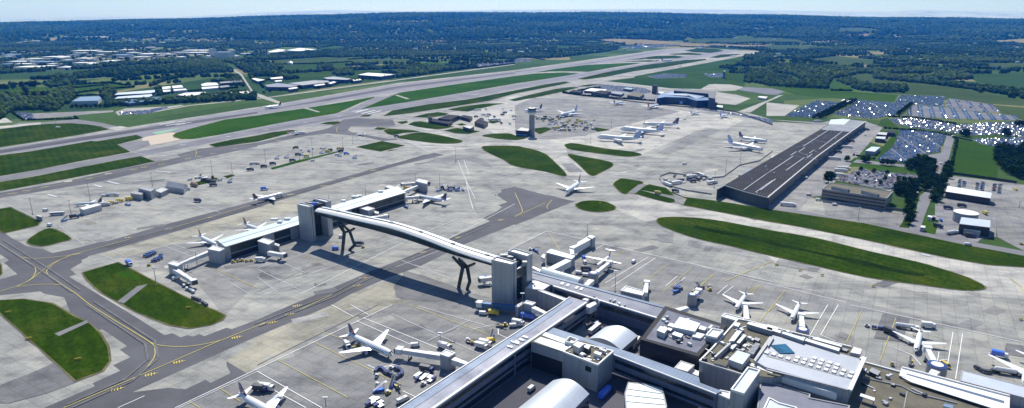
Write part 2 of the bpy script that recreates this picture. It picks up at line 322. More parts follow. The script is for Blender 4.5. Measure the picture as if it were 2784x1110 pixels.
GX = [("F 990,515 1240,458 1465,500 1230,560", 'grass'), ("K 1190,25 1270,-30 1340,-65 1500,-30 1560,20 1600,85 1590,110 1540,118 1400,85", 'grass'),
 ("G 1300,900 1340,893 1440,935 1680,1015 K 1850,82 2000,98 2568,190 L 500,255 1000,330 1500,440 2000,545 2568,650 2900,720 2900,830 2568,760 2200,735 1800,665 1000,490 300,350 0,300 K 2100,220 1680,140 1715,80 1640,40 1500,-5 1420,-25", 'grass'),
 ("I -150,160 0,180 100,165 400,310 370,345 50,420 0,395 -200,300", 'grass'), ("I 832,815 1000,765 1175,715 1580,925 1780,1027 M 2000,0 2150,60 2240,110 2210,150 2100,200 1900,232 1700,200 1500,125 1380,80 I 1035,1027 950,960 870,880", 'grass'),
 ("Y -40,760 0,757 60,754 130,765 190,800 225,815 250,840 270,875 275,910 255,935 192,958 0,787", 'grass'), ("Y -30,640 2,668 4,690 -30,720", 'grass'),
 ("F 1290,560 1400,540 1330,545", 'grass'), ("H 1230,250 1340,330 1150,310 1110,290 1140,240 1210,225", 'grass_field')]
def outset(pts, d):
    pts = ccw([(p.x, p.y) for p in pts]); n = len(pts); out = []
    for i in range(n):
        p0 = Vector(pts[i-1]); p1 = Vector(pts[i]); p2 = Vector(pts[(i+1) % n]); e = (p1-p0).normalized(); f = (p2-p1).normalized(); k = Vector((e.y, -e.x)) + Vector((f.y, -f.x)); k = k / max(.5, k.length_squared) * 2 if k.length > .3 else Vector((0, 0))
        out.append(Vector((p1.x + k.x*d*random.uniform(.4, 1.4), p1.y + k.y*d*random.uniform(.4, 1.4), 0)))
    return out
def dens(pts, step=14):
    out = []
    for i in range(len(pts)):
        p = pts[i]; q = pts[(i+1) % len(pts)]; k = max(1, int((q-p).length/step)); out += [p.lerp(q, j/k) for j in range(k)]
    return out
for s, m in GR + GX + GS:
    pp = P(s); pp = smoothp(pp, 4) if (s, m) in GS else pp
    sheet('worn_verge', outset(dens(pp), 1.1), .105, 'verge_soil'); sheet('grass_verge', pp, .11, m)
sheet('grass_verge', "E 1890,885 2130,820 2230,830 2050,880 1920,910", .11, 'grass'); sheet('grass_verge', "E 2230,808 2310,790 2345,800 2270,825", .11, 'grass')
sheet('grass_verge', "F 130,725 400,650 600,605 830,550 865,552 600,620 300,700 150,740", .11, 'grass_lush')
# brighter or drier shapes inside the grass
for s in ["I 1150,830 1300,800 1250,770 1400,890 1310,890 1250,870"]: sheet('grass_patch', s, .125, 'grass_lush')
for s in ["L 0,505 400,590 1000,710 1300,780 1560,830 1540,855 1200,800 800,700 300,590 0,530", "K 1790,355 1850,358 2568,500 2568,530 2200,460 1800,380"]: sheet('drainage_ditch', s, .125, 'ditch', 2)
# dark and grey pavement
DARK = ("I -200,400 0,400 50,420 120,470 270,550 380,575 430,580 520,618 740,575 850,545 1010,505 1090,495 1700,320 2568,90 F 270,975 700,860 1200,720 1760,572 1870,593 1400,700 700,900 260,1027 "
        "I 2568,165 1700,420 1170,570 1150,580 880,650 870,665 810,690 820,710 700,780 760,830 690,855 M 1340,110 1640,300 1720,280 1800,322 1870,300 1920,315 1990,290 2040,310 2260,225 2310,240 2568,145 N 330,0 J 600,1027 1130,800 1690,580 1920,470 2320,300 2250,270 2390,200 2440,160 2400,140 2490,110 2370,30 F 2370,1005 2440,960 2420,940 2568,910 "
        "G 350,1005 K 300,30 560,95 610,100 560,115 0,340 J 2568,330 2080,525 1600,760 1480,800 1290,870 930,1027 N 740,0 0,310 M 2568,310 1320,870 1680,825 1850,840 2050,745 2100,775 2300,680 2260,600 2260,560 2460,680 1750,1027 1300,1260 0,1230 435,1027 945,810 925,780 1200,655 1130,600 1300,520 1195,445 1270,410 1020,240 975,255 820,150 700,70 "
        "I 640,1060 450,1027 400,1000 200,1020 -200,1060 -200,900 0,880 175,830 40,715 90,690 0,630 -200,500")
sheet('taxiway', DARK, .05, 'asphalt')
sheet('taxiway', "E -200,1010 0,970 600,870 1200,735 1550,665 1800,615 1760,590 2000,530 2150,515 2568,470 F 400,380 480,375 700,330 860,240 1000,225 1350,240 1380,300 1300,312 930,310 900,345 950,370 1300,430 1400,430 1380,445 1250,455 1000,400 700,380 480,405 0,500 E 2568,510 1900,650 1000,860 0,1025 -200,1070", .05, 'asphalt')
sheet('runway', "E -300,590 0,530 1330,330 2568,125 B 1400,840 2568,710 C 780,600 1500,495 1790,485 1700,500 1520,530 1130,600 700,650 400,690 200,722 0,755 B 2568,755 1430,920 1180,950 F 900,45 500,115 0,195 E 2250,235 1950,315 1700,385 0,590 -300,640", .04, 'asphalt_runway')
sheet('runway_centre', "E -300,603 0,543 760,425 1500,315 2568,162 B 700,985 1400,862 2568,722 C 780,622 1500,503 1500,507 780,630 0,715 B 2568,735 1400,882 700,1008 F 0,160 E 2568,178 1900,285 1500,345 760,460 0,578 -300,635", .055, 'asphalt')
sheet('taxiway', "F 780,185 900,155 1150,25 1180,10 B 1270,970 1420,920 1440,927 1370,1020 F 1340,15 1040,135", .055, 'asphalt_road')
sheet('runway', "E 1330,560 1700,500 2000,435 2568,322 F 400,242 780,185 1040,137 B 1450,1027 1700,985 2568,840 C 700,722 1300,635 1700,562 2100,502 2210,497 2250,510 1900,568 1400,648 600,798 0,890 F 2100,35 1340,148 1000,215 860,240 400,320 0,390 E 2568,385 1900,515 1460,598", .045, 'asphalt_runway')
sheet('taxiway', "E -300,862 0,812 1330,567 1460,600 1200,650 0,862 -300,915", .06, 'asphalt_patch')
sheet('runway_centre', "E 1340,572 2000,445 2568,333 F 780,195 1040,150 B 2568,855 C 700,735 1300,645 1700,572 2100,510 1700,580 1300,655 700,755 0,878 F 2100,28 1340,138 860,220 0,380 E 2568,372 2000,490 1465,592", .06, 'asphalt_road')
sheet('taxiway', "E 860,250 1000,270 1270,330 1090,340 1000,308 870,290 700,278 300,298 0,335 0,330 200,270 420,268 760,238", .05, 'asphalt_patch')
sheet('concrete_strip', "E -300,345 0,308 405,268 408,290 0,332 -300,370", .055, 'concrete_pale'); sheet('concrete_strip', "E 1080,325 1200,305 1290,322 1150,350", .06, 'concrete_pale')
sheet('holding_point', "E 1430,420 1560,395 1700,370 1780,385 1730,400 1735,425 1800,440 1500,495 1430,460", .06, 'pink_concrete', 3); sheet('green_marking', "E 1515,370 1690,340 1800,325 1700,360 1560,392", .07, 'green_paint')
sheet('holding_point', "E 1165,492 1300,465 1480,450 1500,495 1330,560 1220,520", .06, 'asphalt_patch')
sheet('concrete_strip', "E 1480,620 1760,590 1800,615 1560,665", .06, 'concrete_grey')
sheet('path', "M 545,290 870,155 880,180 590,315", .13, 'asphalt_patch'); sheet('path', "Y 295,760 345,722 372,716 312,765", .13, 'asphalt_patch')
sheet('path', "K 1125,20 1230,-60 1290,-70 1310,-60 1200,25", .13, 'asphalt_patch'); sheet('path', "K 1240,-10 1600,55 1710,80 1680,140 1600,115 1590,85", .13, 'concrete_grey')
for s in ["F 460,130 500,125 625,165 600,168", "C 1290,590 1420,600 1400,606 1270,598"]: sheet('path', s, .13, 'path_pale')
sheet('path', "F 1370,0 1400,-4 1520,35 1490,38", .13, 'path_pale')
sheet('path', "F 0,-20 60,0 250,75 200,80 0,15", .13, 'path_pale')
# pale taxiways and tinted stands
sheet('concrete_strip', "G 1250,1027 K 1200,25 1400,85 1590,130 2100,225 L 0,305 500,390 1000,495 1800,670 2568,765 2900,830 2900,1100 2600,1027 2200,980 2165,950 2080,900 1500,710 500,475 0,388 K 2100,310 1560,262 1300,300 1000,180 900,110", .03, 'concrete_pale')
sheet('concrete_strip', "L 0,640 500,752 1000,862 1500,932 2080,992 2400,990 2568,1027 P 2568,-60 2100,-90 1500,-120 L 2000,1060 1500,1000 1000,905 500,800 100,720", .035, 'concrete_pale')
sheet('stand', "K 0,560 320,400 880,530 1600,690 2568,905 P 2700,380 2568,380 1100,70 K 2000,1200 990,1027 180,820 0,600", .032, 'concrete_grey')
sheet('stand', "N 1340,0 1000,160 0,640 M 1750,1027 2300,1500 N 1200,1400 2568,280 O 430,0 J 2568,1120 2100,1010", .03, 'concrete_grey')
sheet('stand', "I 2568,470 1630,540 1230,660 1500,720 2000,960 M 2240,110 N 0,-230 J 1290,720 900,700 700,480 0,520", .03, 'concrete_grey')
sheet('stand', "G 0,470 500,500 520,485 1100,560 1260,590 1900,320 2100,340 2300,240 1650,150 1000,80 0,0 F 1900,180 2200,300", .028, 'concrete_pale')
sheet('taxiway', "F 2040,462 2245,525 2560,710 G 300,770 515,800 750,800 980,690 530,588 500,500 0,470", .034, 'concrete_pale')
sheet('stand', "F 1390,265 1700,300 2040,450 2240,520 1700,560 1400,420 1700,350", .03, 'concrete_pale')
sheet('asphalt_patch', "G 1420,570 1780,370 1950,330 2070,345 1550,580", .06, 'concrete_grey'); sheet('asphalt_patch', "G 460,680 580,675 680,765 540,765", .06, 'concrete_grey')
sheet('asphalt_patch', "K 1340,480 1430,470 1410,430 1480,440 1590,395 1580,470 1580,515 1450,510 1430,490", .06, 'concrete_grey'); sheet('asphalt_patch', "K 1730,490 1880,510 1830,570 1720,540", .06, 'concrete_grey'); sheet('asphalt_patch', "K 1900,540 1980,555 1940,600 1880,590", .06, 'concrete_grey')
sheet('asphalt_patch', "L 120,680 540,760 510,810 80,735", .065, 'concrete_grey'); sheet('asphalt_patch', "P 1160,80 1430,130 1350,370 1070,330", .065, 'concrete_dark'); sheet('asphalt_patch', "P 2390,380 2568,410 2568,520 2370,490", .065, 'concrete_dark')
sheet('asphalt_patch', "J 1440,1080 1370,990 1370,930 1450,850 1500,800 2100,1010 1950,1100", .045, 'concrete_dark', 3); sheet('asphalt_patch', "N 1840,200 1900,190 1990,240 1850,290 1740,280", .06, 'asphalt_patch')
sheet('asphalt_patch', "M 270,700 550,570 790,760 450,890 300,790", .06, 'concrete_dark'); sheet('asphalt_patch', "M 0,800 260,700 440,890 100,980 -200,980", .06, 'concrete_dark')
sheet('asphalt_patch', "F 1680,670 1850,610 2000,595 2200,620 2350,720 2250,700 2050,640 1850,690", .05, 'concrete_grey', 2)
sheet('service_road', "K 870,690 600,800 560,950 770,1000 880,880 1000,700 850,700", .055, 'concrete_dark')
sheet('service_road', "R 1500,600 1900,600 2300,780 2568,900 O 1300,280 1240,480 1000,460 740,330 700,200", .05, 'asphalt_dark')
sheet('service_road', "R 900,160 1320,100 2568,480 O 1430,130 1240,340 700,180", .048, 'asphalt_dark')
sheet('service_road', "N 1350,1300 1750,1060 2568,470 O 160,470 820,600 980,480 2100,900 2568,1100 2568,1500", .05, 'asphalt_dark')  # real asphalt, widened so its dark colour also stands for the corridor's shade
sheet('stand', "G 190,20 1180,70 1650,160 1290,250 960,330 700,400 350,440 200,430 0,380 0,100", .029, 'concrete_grey')
sheet('concrete_strip', "J 1500,830 930,1027 N 740,0 0,320 M 2260,560 2460,680 N 0,600 760,220 1340,0 J 2100,1010", .031, 'concrete_beige')
sheet('stand', "I 2568,170 1700,425 1170,575 1000,640 1270,655 2100,420 2568,300 J 400,200 400,60", .031, 'concrete_beige')
sheet('grass_field', "C 1200,752 2100,600 2400,545 2560,560 2300,740 2290,868 1850,888 1560,883 900,808", .015, 'grass_field')
sheet('grass_field', "A -200,1027 1130,930 2100,780 2568,760 B 0,740 760,720 1550,740 1600,760 600,888 180,955 E 2568,30 1150,120 0,255", .0155, 'field_dark')
# yards, roads and car parks on the right
sheet('yard', "H 0,240 560,270 690,240 990,260 1160,320 900,620 560,1000 L 450,60 300,190 0,170 H 0,1000 600,560 900,320", .07, 'yard')
sheet('yard', "L 560,120 1440,235 1310,370 1140,335 590,240", .09, 'concrete_grey'); sheet('service_road', "L -200,160 0,180 320,195 440,215 590,250 1150,350 1410,370 1600,420 2050,510 2568,600 2900,670 2900,730 2568,655 2000,545 1530,440 1000,335 600,285 0,205 -200,175", .10, 'asphalt_road')
sheet('service_road', "L 1520,420 1410,400 1480,230 1530,50 H 1660,900 1700,640 1590,600 1740,575 1800,390 1880,400 1800,700 1690,850 1640,1000 L 1640,90 1580,240", .105, 'asphalt_road')
sheet('service_road', "H 900,640 1450,700 1430,720 860,670", .1, 'asphalt_road')
sheet('grass_verge', "H 880,620 960,625 1450,700 1540,760 1500,800 920,735 940,690 820,670", .09, 'field_bright'); sheet('grass_verge', "L 1190,160 1340,190 1360,120 1540,60 1500,230 1190,175", .09, 'field_bright')
sheet('grass_verge', "H 1840,780 1900,440 2030,460 2320,530 2300,820", .09, 'field_bright'); sheet('grass_verge', "L 1540,440 1570,250 1720,300 1680,440 1600,445", .09, 'field_bright')
sheet('grass_verge', "L 1330,360 1380,260 1480,230 1440,370", .095, 'grass'); sheet('grass_verge', "H 1090,605 1220,440 1300,350 1340,350 1250,520 1130,610", .11, 'field_bright')
sheet('yard', "L 1680,130 2290,240 2290,460 2140,480 2100,520 1660,450 1720,290 1680,290", .075, 'yard'); sheet('yard', "H 1780,920 1830,800 2568,890 V 2900,500 2900,1300 L 2568,600 2300,460 2280,240 1700,140", .08, 'concrete_grey')
CP = dict(a="H 190,205 495,50 735,75 510,225", b="H 660,190 830,115 900,45 1270,75 1400,90 1290,195 1050,235", c="H 1280,70 1335,0 1775,10 1760,110 1450,90", d="H 1395,195 1450,95 1900,130 2120,170 2500,205 2500,250 1900,235 1560,220",
          e="H 1780,110 1820,30 2050,60 2250,90 2340,170 2100,160", f="H 1225,240 1400,225 1700,260 1900,300 2200,275 2700,265 2700,430 2300,390 2000,400 1800,360 1450,320 1280,280", g="H 2050,440 2568,420 2700,430 2700,560 2400,520 2150,490",
          h="H 1330,350 1700,370 1790,400 1740,500 1720,560 1540,590 1440,640 1480,690 1100,645 1260,520", i="H 670,845 920,735 1510,795 1480,900 1250,950 900,890", j="C 1040,465 1350,452 1650,458 1500,470 1200,492", k="B 1610,700 2000,650 2568,600 2568,640 2000,700 1620,735",
          l="C 0,588 160,592 170,615 0,625", m="C 1320,765 1480,735 1720,745 1700,775 1400,785", n="C 1880,740 2060,735 2100,770 1950,775", o="E 150,165 330,180 340,235 210,245", p="C 700,880 860,845 1280,880 1380,920 1300,935 800,895", u="A 1690,985 2050,962 2040,1000 1710,1012", w="E 1190,170 1480,145 1670,112 1680,125 1470,185 1200,195", q="T 1000,210 1700,280 2568,420 2568,520 2200,400 1700,305")
for k, s in CP.items(): sheet('car_park', s, .085, 'asphalt_car')
sheet('yard', "E 320,180 1130,150 1130,165 640,210 340,235", .08, 'concrete_grey'); sheet('yard', "E -200,250 60,225 130,270 -200,290", .08, 'concrete_pale'); sheet('yard', "E 1150,165 1250,130 1680,110 1800,95 1840,100 1480,165 1180,200", .08, 'path_pale')
sheet('yard', "C 680,890 1600,930 1420,1027 600,960", .075, 'yard'); sheet('yard', "C 1850,890 1990,840 2150,845 2280,870 2200,905 2010,900", .08, 'path_pale'); sheet('yard', "C 2010,920 2200,945 2350,985 G 2200,95 2000,75", .08, 'path_pale'); sheet('yard', "C 2230,900 2290,870 2568,885 D 180,915 100,950 0,945", .085, 'asphalt_car')
sheet('yard', "H 0,70 330,100 180,205 0,205", .08, 'path_pale')
sheet('service_road', "G 2230,160 2568,30 H 120,0 170,-5 0,70 G 2350,170", .09, 'path_pale'); sheet('perimeter_road', "E 1130,175 1500,165 1900,95 2568,30 B 200,958 1400,795 2568,640 2568,646 1400,803 200,966 E 2568,37 1900,103 1500,175", .06, 'path_pale')
sheet('road', "A 2200,620 2212,621 2318,680 2412,740 2518,903 B 10,988 0,992 A 2500,905 2398,752 2304,690", .06, 'path_pale'); sheet('road', "C 900,820 1180,840 1560,885 1860,892 1930,855 1990,838 1900,900 1560,898 1180,855", .09, 'path_pale')
# fields
FIELDS = [("A -200,840 0,840 200,860 590,880 620,930 540,1027 E -200,60", 'field_bright'), ("A 680,850 1080,805 1280,860 1360,880 770,940 740,900", 'field_bright'), ("A -100,745 700,700 950,690 1430,640 1400,655 950,720 700,760 400,790 -100,800", 'field_dark'), ("A 300,830 700,800 1000,790 760,830 450,850", 'field_dark'),
 ("B 130,605 700,570 950,590 1500,600 1550,640 900,640 180,640", 'field_dull'), ("B 180,640 760,610 950,640 760,700 200,740 160,700", 'grass_field'), ("B 280,740 760,710 1400,690 1500,720 760,740 640,780 330,785", 'grass_field'), ("B 600,485 780,460 880,470 860,492 640,495", 'field_bright'), ("B 890,580 1200,560 1400,575 1000,590", 'field_bright'), ("B 1620,640 1700,620 1940,630 1900,645 1640,650", 'field_bright'), ("B 1190,670 1280,665 1270,690 1190,688", 'field_bright'), ("B 2210,440 2568,425 C 100,450 B 2330,455", 'field_dull'),
 ("C 400,455 700,460 650,475 430,490", 'grass_field'), ("C 800,405 950,390 1300,400 1900,440 2568,460 D 0,440 0,480 C 1700,460 1300,450 1000,430", 'field_tan'), ("C 980,365 1350,360 1360,380 1000,388", 'grass_field'), ("C 1800,390 2568,380 D 300,395 430,430 0,430 C 1700,430", 'field_dull'), ("C 2130,368 2390,362 2380,388 2200,385", 'field_bright'), ("C 1250,290 1560,300 1500,320 1290,312", 'field_dull'),
 ("D 0,445 650,470 630,490 0,495", 'field_dull'), ("D 380,595 700,560 1130,600 1000,650 800,660 600,630 450,620", 'field_dull'), ("D 930,560 1250,550 1230,580 950,575", 'grass_field'), ("D 0,625 340,650 200,660 0,650", 'grass_field'), ("D 0,715 290,740 380,800 200,800 0,770", 'field_bright'),
 ("D 570,805 680,800 880,880 860,905 620,905", 'field_bright'), ("D -50,860 430,870 900,920 1310,950 1270,1020 900,1000 300,950 180,910", 'field_bright'), ("D 780,780 900,735 1100,740 1070,790 1500,830 1700,850 1780,955 1320,940 1100,930 1000,850", 'field_dull'), ("D 1100,740 1680,735 1640,770 1400,780", 'grass_field'),
 ("D 1700,850 2568,1000 2568,1060 2100,1030 1780,980", 'field_dull'), ("D 1970,740 2568,730 2700,900 2400,890 2100,820", 'field_dark'), ("D 2160,625 2700,640 2700,690 2230,680", 'field_dull'), ("D 710,290 960,280 1110,300 1100,330 720,335", 'field_dull'), ("D 790,350 1080,335 1090,355 800,370", 'field_tan'), ("D 1250,365 1640,350 1620,375 1260,380", 'field_tan'), ("D 1500,430 1810,425 1820,445 1520,447", 'field_dull'), ("D 2260,410 2568,390 2700,400 2700,430 2300,430", 'field_tan'), ("D 940,515 1180,520 1160,545 940,530", 'field_tan'), ("D 970,650 1060,640 1040,670 970,675", 'field_tan'),
 ("H 2200,90 2900,150 2900,260 2568,250 2340,180", 'field_dull'), ("B 1250,215 1700,210 1690,222 1260,228", 'field_tan'), ("B 2380,280 2568,275 2568,290", 'field_tan')]
CLEAR = []
def inpoly(X, Y, poly):
    ins = np.zeros(X.shape, bool); n = len(poly)
    for i in range(n):
        x1, y1 = poly[i]; x2, y2 = poly[(i+1) % n]
        if y1 == y2: continue
        c = ((y1 > Y) != (y2 > Y)) & (X < (x2 - x1) * (Y - y1) / (y2 - y1) + x1); ins ^= c
    return ins
def hit(r, x, y):
    d = ray(*nat(r, x, y)); t = 4200.0
    if d[2] < 0 and HC / -d[2] * d[1] < 4300: t = HC / -d[2]; return d[0]*t, d[1]*t
    for _ in range(4000):
        X, Y, Z = d[0]*t, d[1]*t, HC + d[2]*t
        if Z <= (float(terr(X, Y)) if Y > 4300 else 0): break
        t += 4 + t * .002
    return X, Y
def Ph(s):
    out = []; r = None
    for t in s.split():
        if t[0].isalpha(): r = t; continue
        x, y = t.split(','); out.append(hit(r, float(x), float(y)))
    return out
for s, m in FIELDS:
    pts = ccw(Ph(s)); CLEAR.append(pts)
    if max(p[1] for p in pts) < 4300: sheet('field', [Vector((x, y, 0)) for x, y in pts], .016, m)
    else:
        c = np.mean(pts, 0); dense = []
        for i in range(len(pts)):
            a = np.array(pts[i]); b = np.array(pts[(i+1) % len(pts)]); k = max(1, int(np.linalg.norm(b-a) / 120))
            dense += [a + (b - a) * j / k for j in range(k)]
        vs = []; fs = []; n = len(dense); rings = 7
        for q in range(rings):
            for p in dense:
                w = p + (c - p) * q / rings; vs.append((w[0], w[1], float(terr(w[0], w[1])) + 1.5))
        for q in range(rings - 1):
            for i in range(n): fs.append((q*n+i, q*n+(i+1) % n, (q+1)*n+(i+1) % n, (q+1)*n+i))
        vs.append((c[0], c[1], float(terr(*c)) + 1.5)); fs += [((rings-1)*n+i, (rings-1)*n+(i+1) % n, len(vs)-1) for i in range(n)]
        tag(mesh('field', vs, fs, M[m], smooth=True), kind='structure')
# ---------------------------------------------------------------- painted lines
LN = {}; LZ = [0]
def line(s, w, mat, z=.15, kind='marking'):
    pts = P(s) if isinstance(s, str) else s; mb = LN.setdefault(mat, MB())
    for i in range(len(pts) - 1):
        a, b = pts[i], pts[i+1]; d = (b - a); 
        if d.length < .01: continue
        d.normalize(); n = Vector((-d.y, d.x, 0)) * w / 2; a2 = a - d * w * .3; b2 = b + d * w * .3
        zz = z + .14 + LZ[0]; LZ[0] += .0002
        mb.add([(a2.x+n.x, a2.y+n.y, zz), (a2.x-n.x, a2.y-n.y, zz), (b2.x-n.x, b2.y-n.y, zz), (b2.x+n.x, b2.y+n.y, zz)], [(0, 1, 2, 3)])
for s in ["N 0,640 1340,0", "N 1060,130 1820,440", "N 990,160 1540,400", "N 0,665 640,1027", "N 0,760 480,1027", "M 2568,640 1750,1027", "N 740,0 960,120", "N 930,0 1110,100", "P 610,0 435,300", "P 715,0 540,300", "P 540,300 680,360", "P 1860,270 1785,720", "P 1955,290 1885,740", "K 0,555 320,400", "K 320,400 880,530 1600,690 2568,905", "K 890,535 600,690", "K 900,920 1330,660", "K 960,960 1400,670",
          "K 1500,950 1620,850", "K 1600,950 1700,860", "K 2020,1027 2120,940", "K 2080,1027 2180,950", "S 50,40 900,260 2568,660", "P 840,0 2568,375", "R 350,870 350,960 500,1027", "J 2568,130 1900,480", "J 440,1027 1480,500 1990,280", "M 1180,1027 1440,910", "N 1100,600 1180,640 1530,560", "N 1450,860 1600,930", "P 1720,470 1700,590 1740,550 1800,545", "P 1280,430 1450,500 1540,600"]: line(s, .42, 'paint_white')
for s in ["M 2568,665 1790,1027", "I 590,340 840,540", "I 800,450 950,510", "I 1010,635 1180,710", "I 1120,600 1260,660", "I 1130,190 1390,300", "I 1630,545 1900,650", "I 1700,520 1970,620", "I 2160,385 2300,450", "I 1270,650 2100,430", "I 2270,900 2480,1027", "J 0,770 500,620", "J 130,950 430,860 900,700", "J 220,700 480,820", "J 0,780 450,1000", "J 0,860 200,1010", "I 1700,40 2110,210", "I 1980,155 2200,215", "I 70,130 340,260", "J 1090,270 1990,270", "J 1500,240 1860,310", "J 980,610 1600,400", "J 1430,690 1930,880", "J 1570,740 1960,840", "J 1380,760 1700,640 1810,600",
          "G 1720,700 2568,280", "G 1420,570 1900,330", "F 0,830 380,880", "F 560,430 1000,690", "F 0,960 900,700", "F 1300,790 1960,650", "E 640,960 900,1027", "E 0,1027 300,960", "N 1340,90 2200,480", "N 1600,10 2320,220", "N 1700,360 2120,150", "J 0,1027 700,760", "J 200,1027 560,880", "N 2160,240 2350,200", "L 0,920 700,1027", "L 20,680 520,770"]: line(s, .4, 'paint_worn')
for s in ["F 2000,650 2080,850 2120,1027 J 2150,180", "F 2060,650 2110,790", "F 2080,850 2170,1027", "E 1320,560 1460,598", "E 1340,565 2568,330", "E 1465,600 2568,385", "F 0,388 860,235"]: line(s, .65, 'paint_worn')
for s in ["J 900,720 1130,800", "N 0,600 340,430 760,220 1200,0"]: line(s, .5, 'line_dark', .14)
line("J 0,1010 560,740 1480,505 J 1990,285", .35, 'line_dark', .14); line("G 500,790 900,600 1200,480 1900,140", .4, 'line_dark', .14); line("J 2200,230 F 2100,950 2568,800 G 100,750 700,500", .5, 'line_dark', .14); line("K 880,520 0,325", .3, 'line_dark', .14)
for s in ["N 570,375 900,540 1290,725", "N 1320,740 1430,790", "N 200,550 900,925", "N 650,270 850,340", "P 950,60 795,375", "P 1290,130 1135,550", "P 100,0 0,80", "K 1970,835 1840,960", "K 1760,770 1480,1005", "K 1530,730 1230,950", "K 330,400 440,580", "M 2190,830 2390,960", "M 1895,968 1985,1027", "K 1100,590 1000,655", "N 1520,0 1990,180 2290,290", "S 250,180 20,370", "S 1500,460 1070,990", "S 1050,370 890,540", "I 2060,740 2568,970", "I 2320,100 1800,220", "J 420,640 680,740", "K 2430,945 2300,1027", "Q 1070,0 1230,260", "I 1000,350 800,300"]: line(s, .36, 'line_yellow')
def curve(s, w=.5, mat='line_yellow', z=.15):
    p = P(s); out = []
    for i in range(len(p) - 1):
        p0 = p[max(0, i-1)]; p1 = p[i]; p2 = p[i+1]; p3 = p[min(len(p)-1, i+2)]
        for j in range(5):
            t = j/5; out.append(.5*((2*p1)+(p2-p0)*t+(2*p0-5*p1+4*p2-p3)*t*t+(3*p1-p0-3*p2+p3)*t*t*t))
    line(out + [p[-1]], w, mat, z)
for s in ["I -100,460 0,525 210,660 470,830 660,960 760,1027 M 900,0 1160,165 1500,375 1545,450 1530,540 1400,690 1280,755", "M 1500,375 1600,405 1770,418 1960,405 2200,355 2340,300 2568,210 N 70,180", "M 640,1027 1280,755 1870,500 2200,355", "I 0,1005 130,965 300,940 450,932 620,945 760,1027",
          "I 210,660 330,675 500,665 700,640 850,600 1060,545", "I 700,645 560,710 470,790 475,830 500,870", "I 720,640 550,710 430,790 300,890 170,950", "I 180,950 310,880 355,810 350,770 300,720", "I 1060,545 1700,375 2568,120 J 0,120", "E 0,1000 700,870 1500,690 2000,560 F 0,470", "F 800,310 790,350 810,370 900,360 1000,300 1300,250", "E 1900,530 1960,560 1950,600", "F 780,400 1000,360", "K 0,250 60,220 70,180 0,20", "K 330,180 320,150 370,90", "N 0,210 N 330,90 740,-100",
          "K 0,260 300,120", "L 2568,1027 2540,960 2420,870", "K 2568,700 2100,900"]: curve(s)
def cross(r, x, y, k=1.0, mat='paint_yellow', z=.16):
    c = at(r, x, y); d = Vector((math.cos(R_(28)), math.sin(R_(28)), 0)); n = Vector((-d.y, d.x, 0))
    for a, b in ((-1.3, .9), (-.7, .9), (.0, 1.2), (.7, .7)): line([c + d*(a*4*k) - n*(b*3*k), c + d*(a*4*k) + n*(b*3*k)], .9*k, mat, z)
    line([c - d*6*k, c + d*6*k], .7*k, mat, z + .006); 
for a in [("M", 1175, 840), ("M", 1510, 695), ("M", 1790, 570), ("M", 2365, 325), ("N", 150, 175), ("N", 330, 95), ("N", 400, 10)]: cross(*a, k=.5)
for a in [("I", 1285, 465), ("I", 1690, 380), ("I", 2110, 265), ("J", 1060, 870), ("J", 1000, 945), ("J", 1650, 612), ("J", 2010, 465), ("J", 2430, 290), ("I", 770, 630)]: cross(*a, k=.52)
for a in [("E", 125, 980), ("E", 275, 950), ("E", 455, 915), ("E", 900, 830), ("E", 1340, 740), ("E", 1445, 718), ("E", 1620, 687), ("E", 1880, 632), ("E", 1985, 612), ("E", 2130, 580), ("E", 2350, 533), ("F", 950, 825), ("F", 670, 905), ("F", 340, 990), ("F", 210, 450), ("F", 1160, 750)]: cross(*a, k=.7, mat='line_yellow')
random.seed(77)
PMB = {}
def rectp(c, w, h, ang, mat):
    d = Vector((math.cos(ang), math.sin(ang), 0)); n = Vector((-d.y, d.x, 0)); sheet('pavement_patch', [c + d*w/2*i + n*h/2*j for i, j in ((-1, -1), (1, -1), (1, 1), (-1, 1))], .052, mat)
for r_, x0, x1, y0, y1, n_ in (('N', 50, 1500, 50, 900, 12), ('K', 900, 2500, 250, 900, 12), ('L', 0, 2400, 850, 1027, 4), ('P', 700, 2500, 50, 400, 5), ('J', 0, 900, 700, 1000, 8), ('F', 600, 2200, 560, 900, 12), ('I', 900, 2400, 300, 900, 12), ('G', 700, 2000, 250, 800, 12), ('E', 300, 2500, 750, 1000, 8)):
    for k in range(n_): rectp(at(r_, random.uniform(x0, x1), random.uniform(y0, y1)), random.choice([7.5, 7.5, 15, 15, 22]), 7.5, APR, random.choice(['concrete_grey', 'concrete', 'concrete_grey', 'concrete_pale', 'concrete', 'concrete_dark']))
for s in ["M 900,-20 1500,375 M 1530,540 1280,755 700,1010", "I 0,500 470,800 760,1000", "I 1060,560 2568,150 F 700,890 1700,590", "N 0,200 740,-90 J 1300,760", "J 1500,680 2300,330", "E 1500,315 2568,166", "E 1500,335 2568,176", "E 0,560 1500,330", "E 0,570 1500,338", "B 700,990 2568,728", "F 0,360 860,215 1340,145"]:
    q = P(s)
    for w_ in (-2.6, 2.4):
        for i_ in range(len(q)-1):
            d_ = (q[i_+1]-q[i_]).normalized(); n_ = Vector((-d_.y, d_.x, 0)); line([q[i_]+n_*w_, q[i_+1]+n_*w_], 1.3, 'tyre_mark')
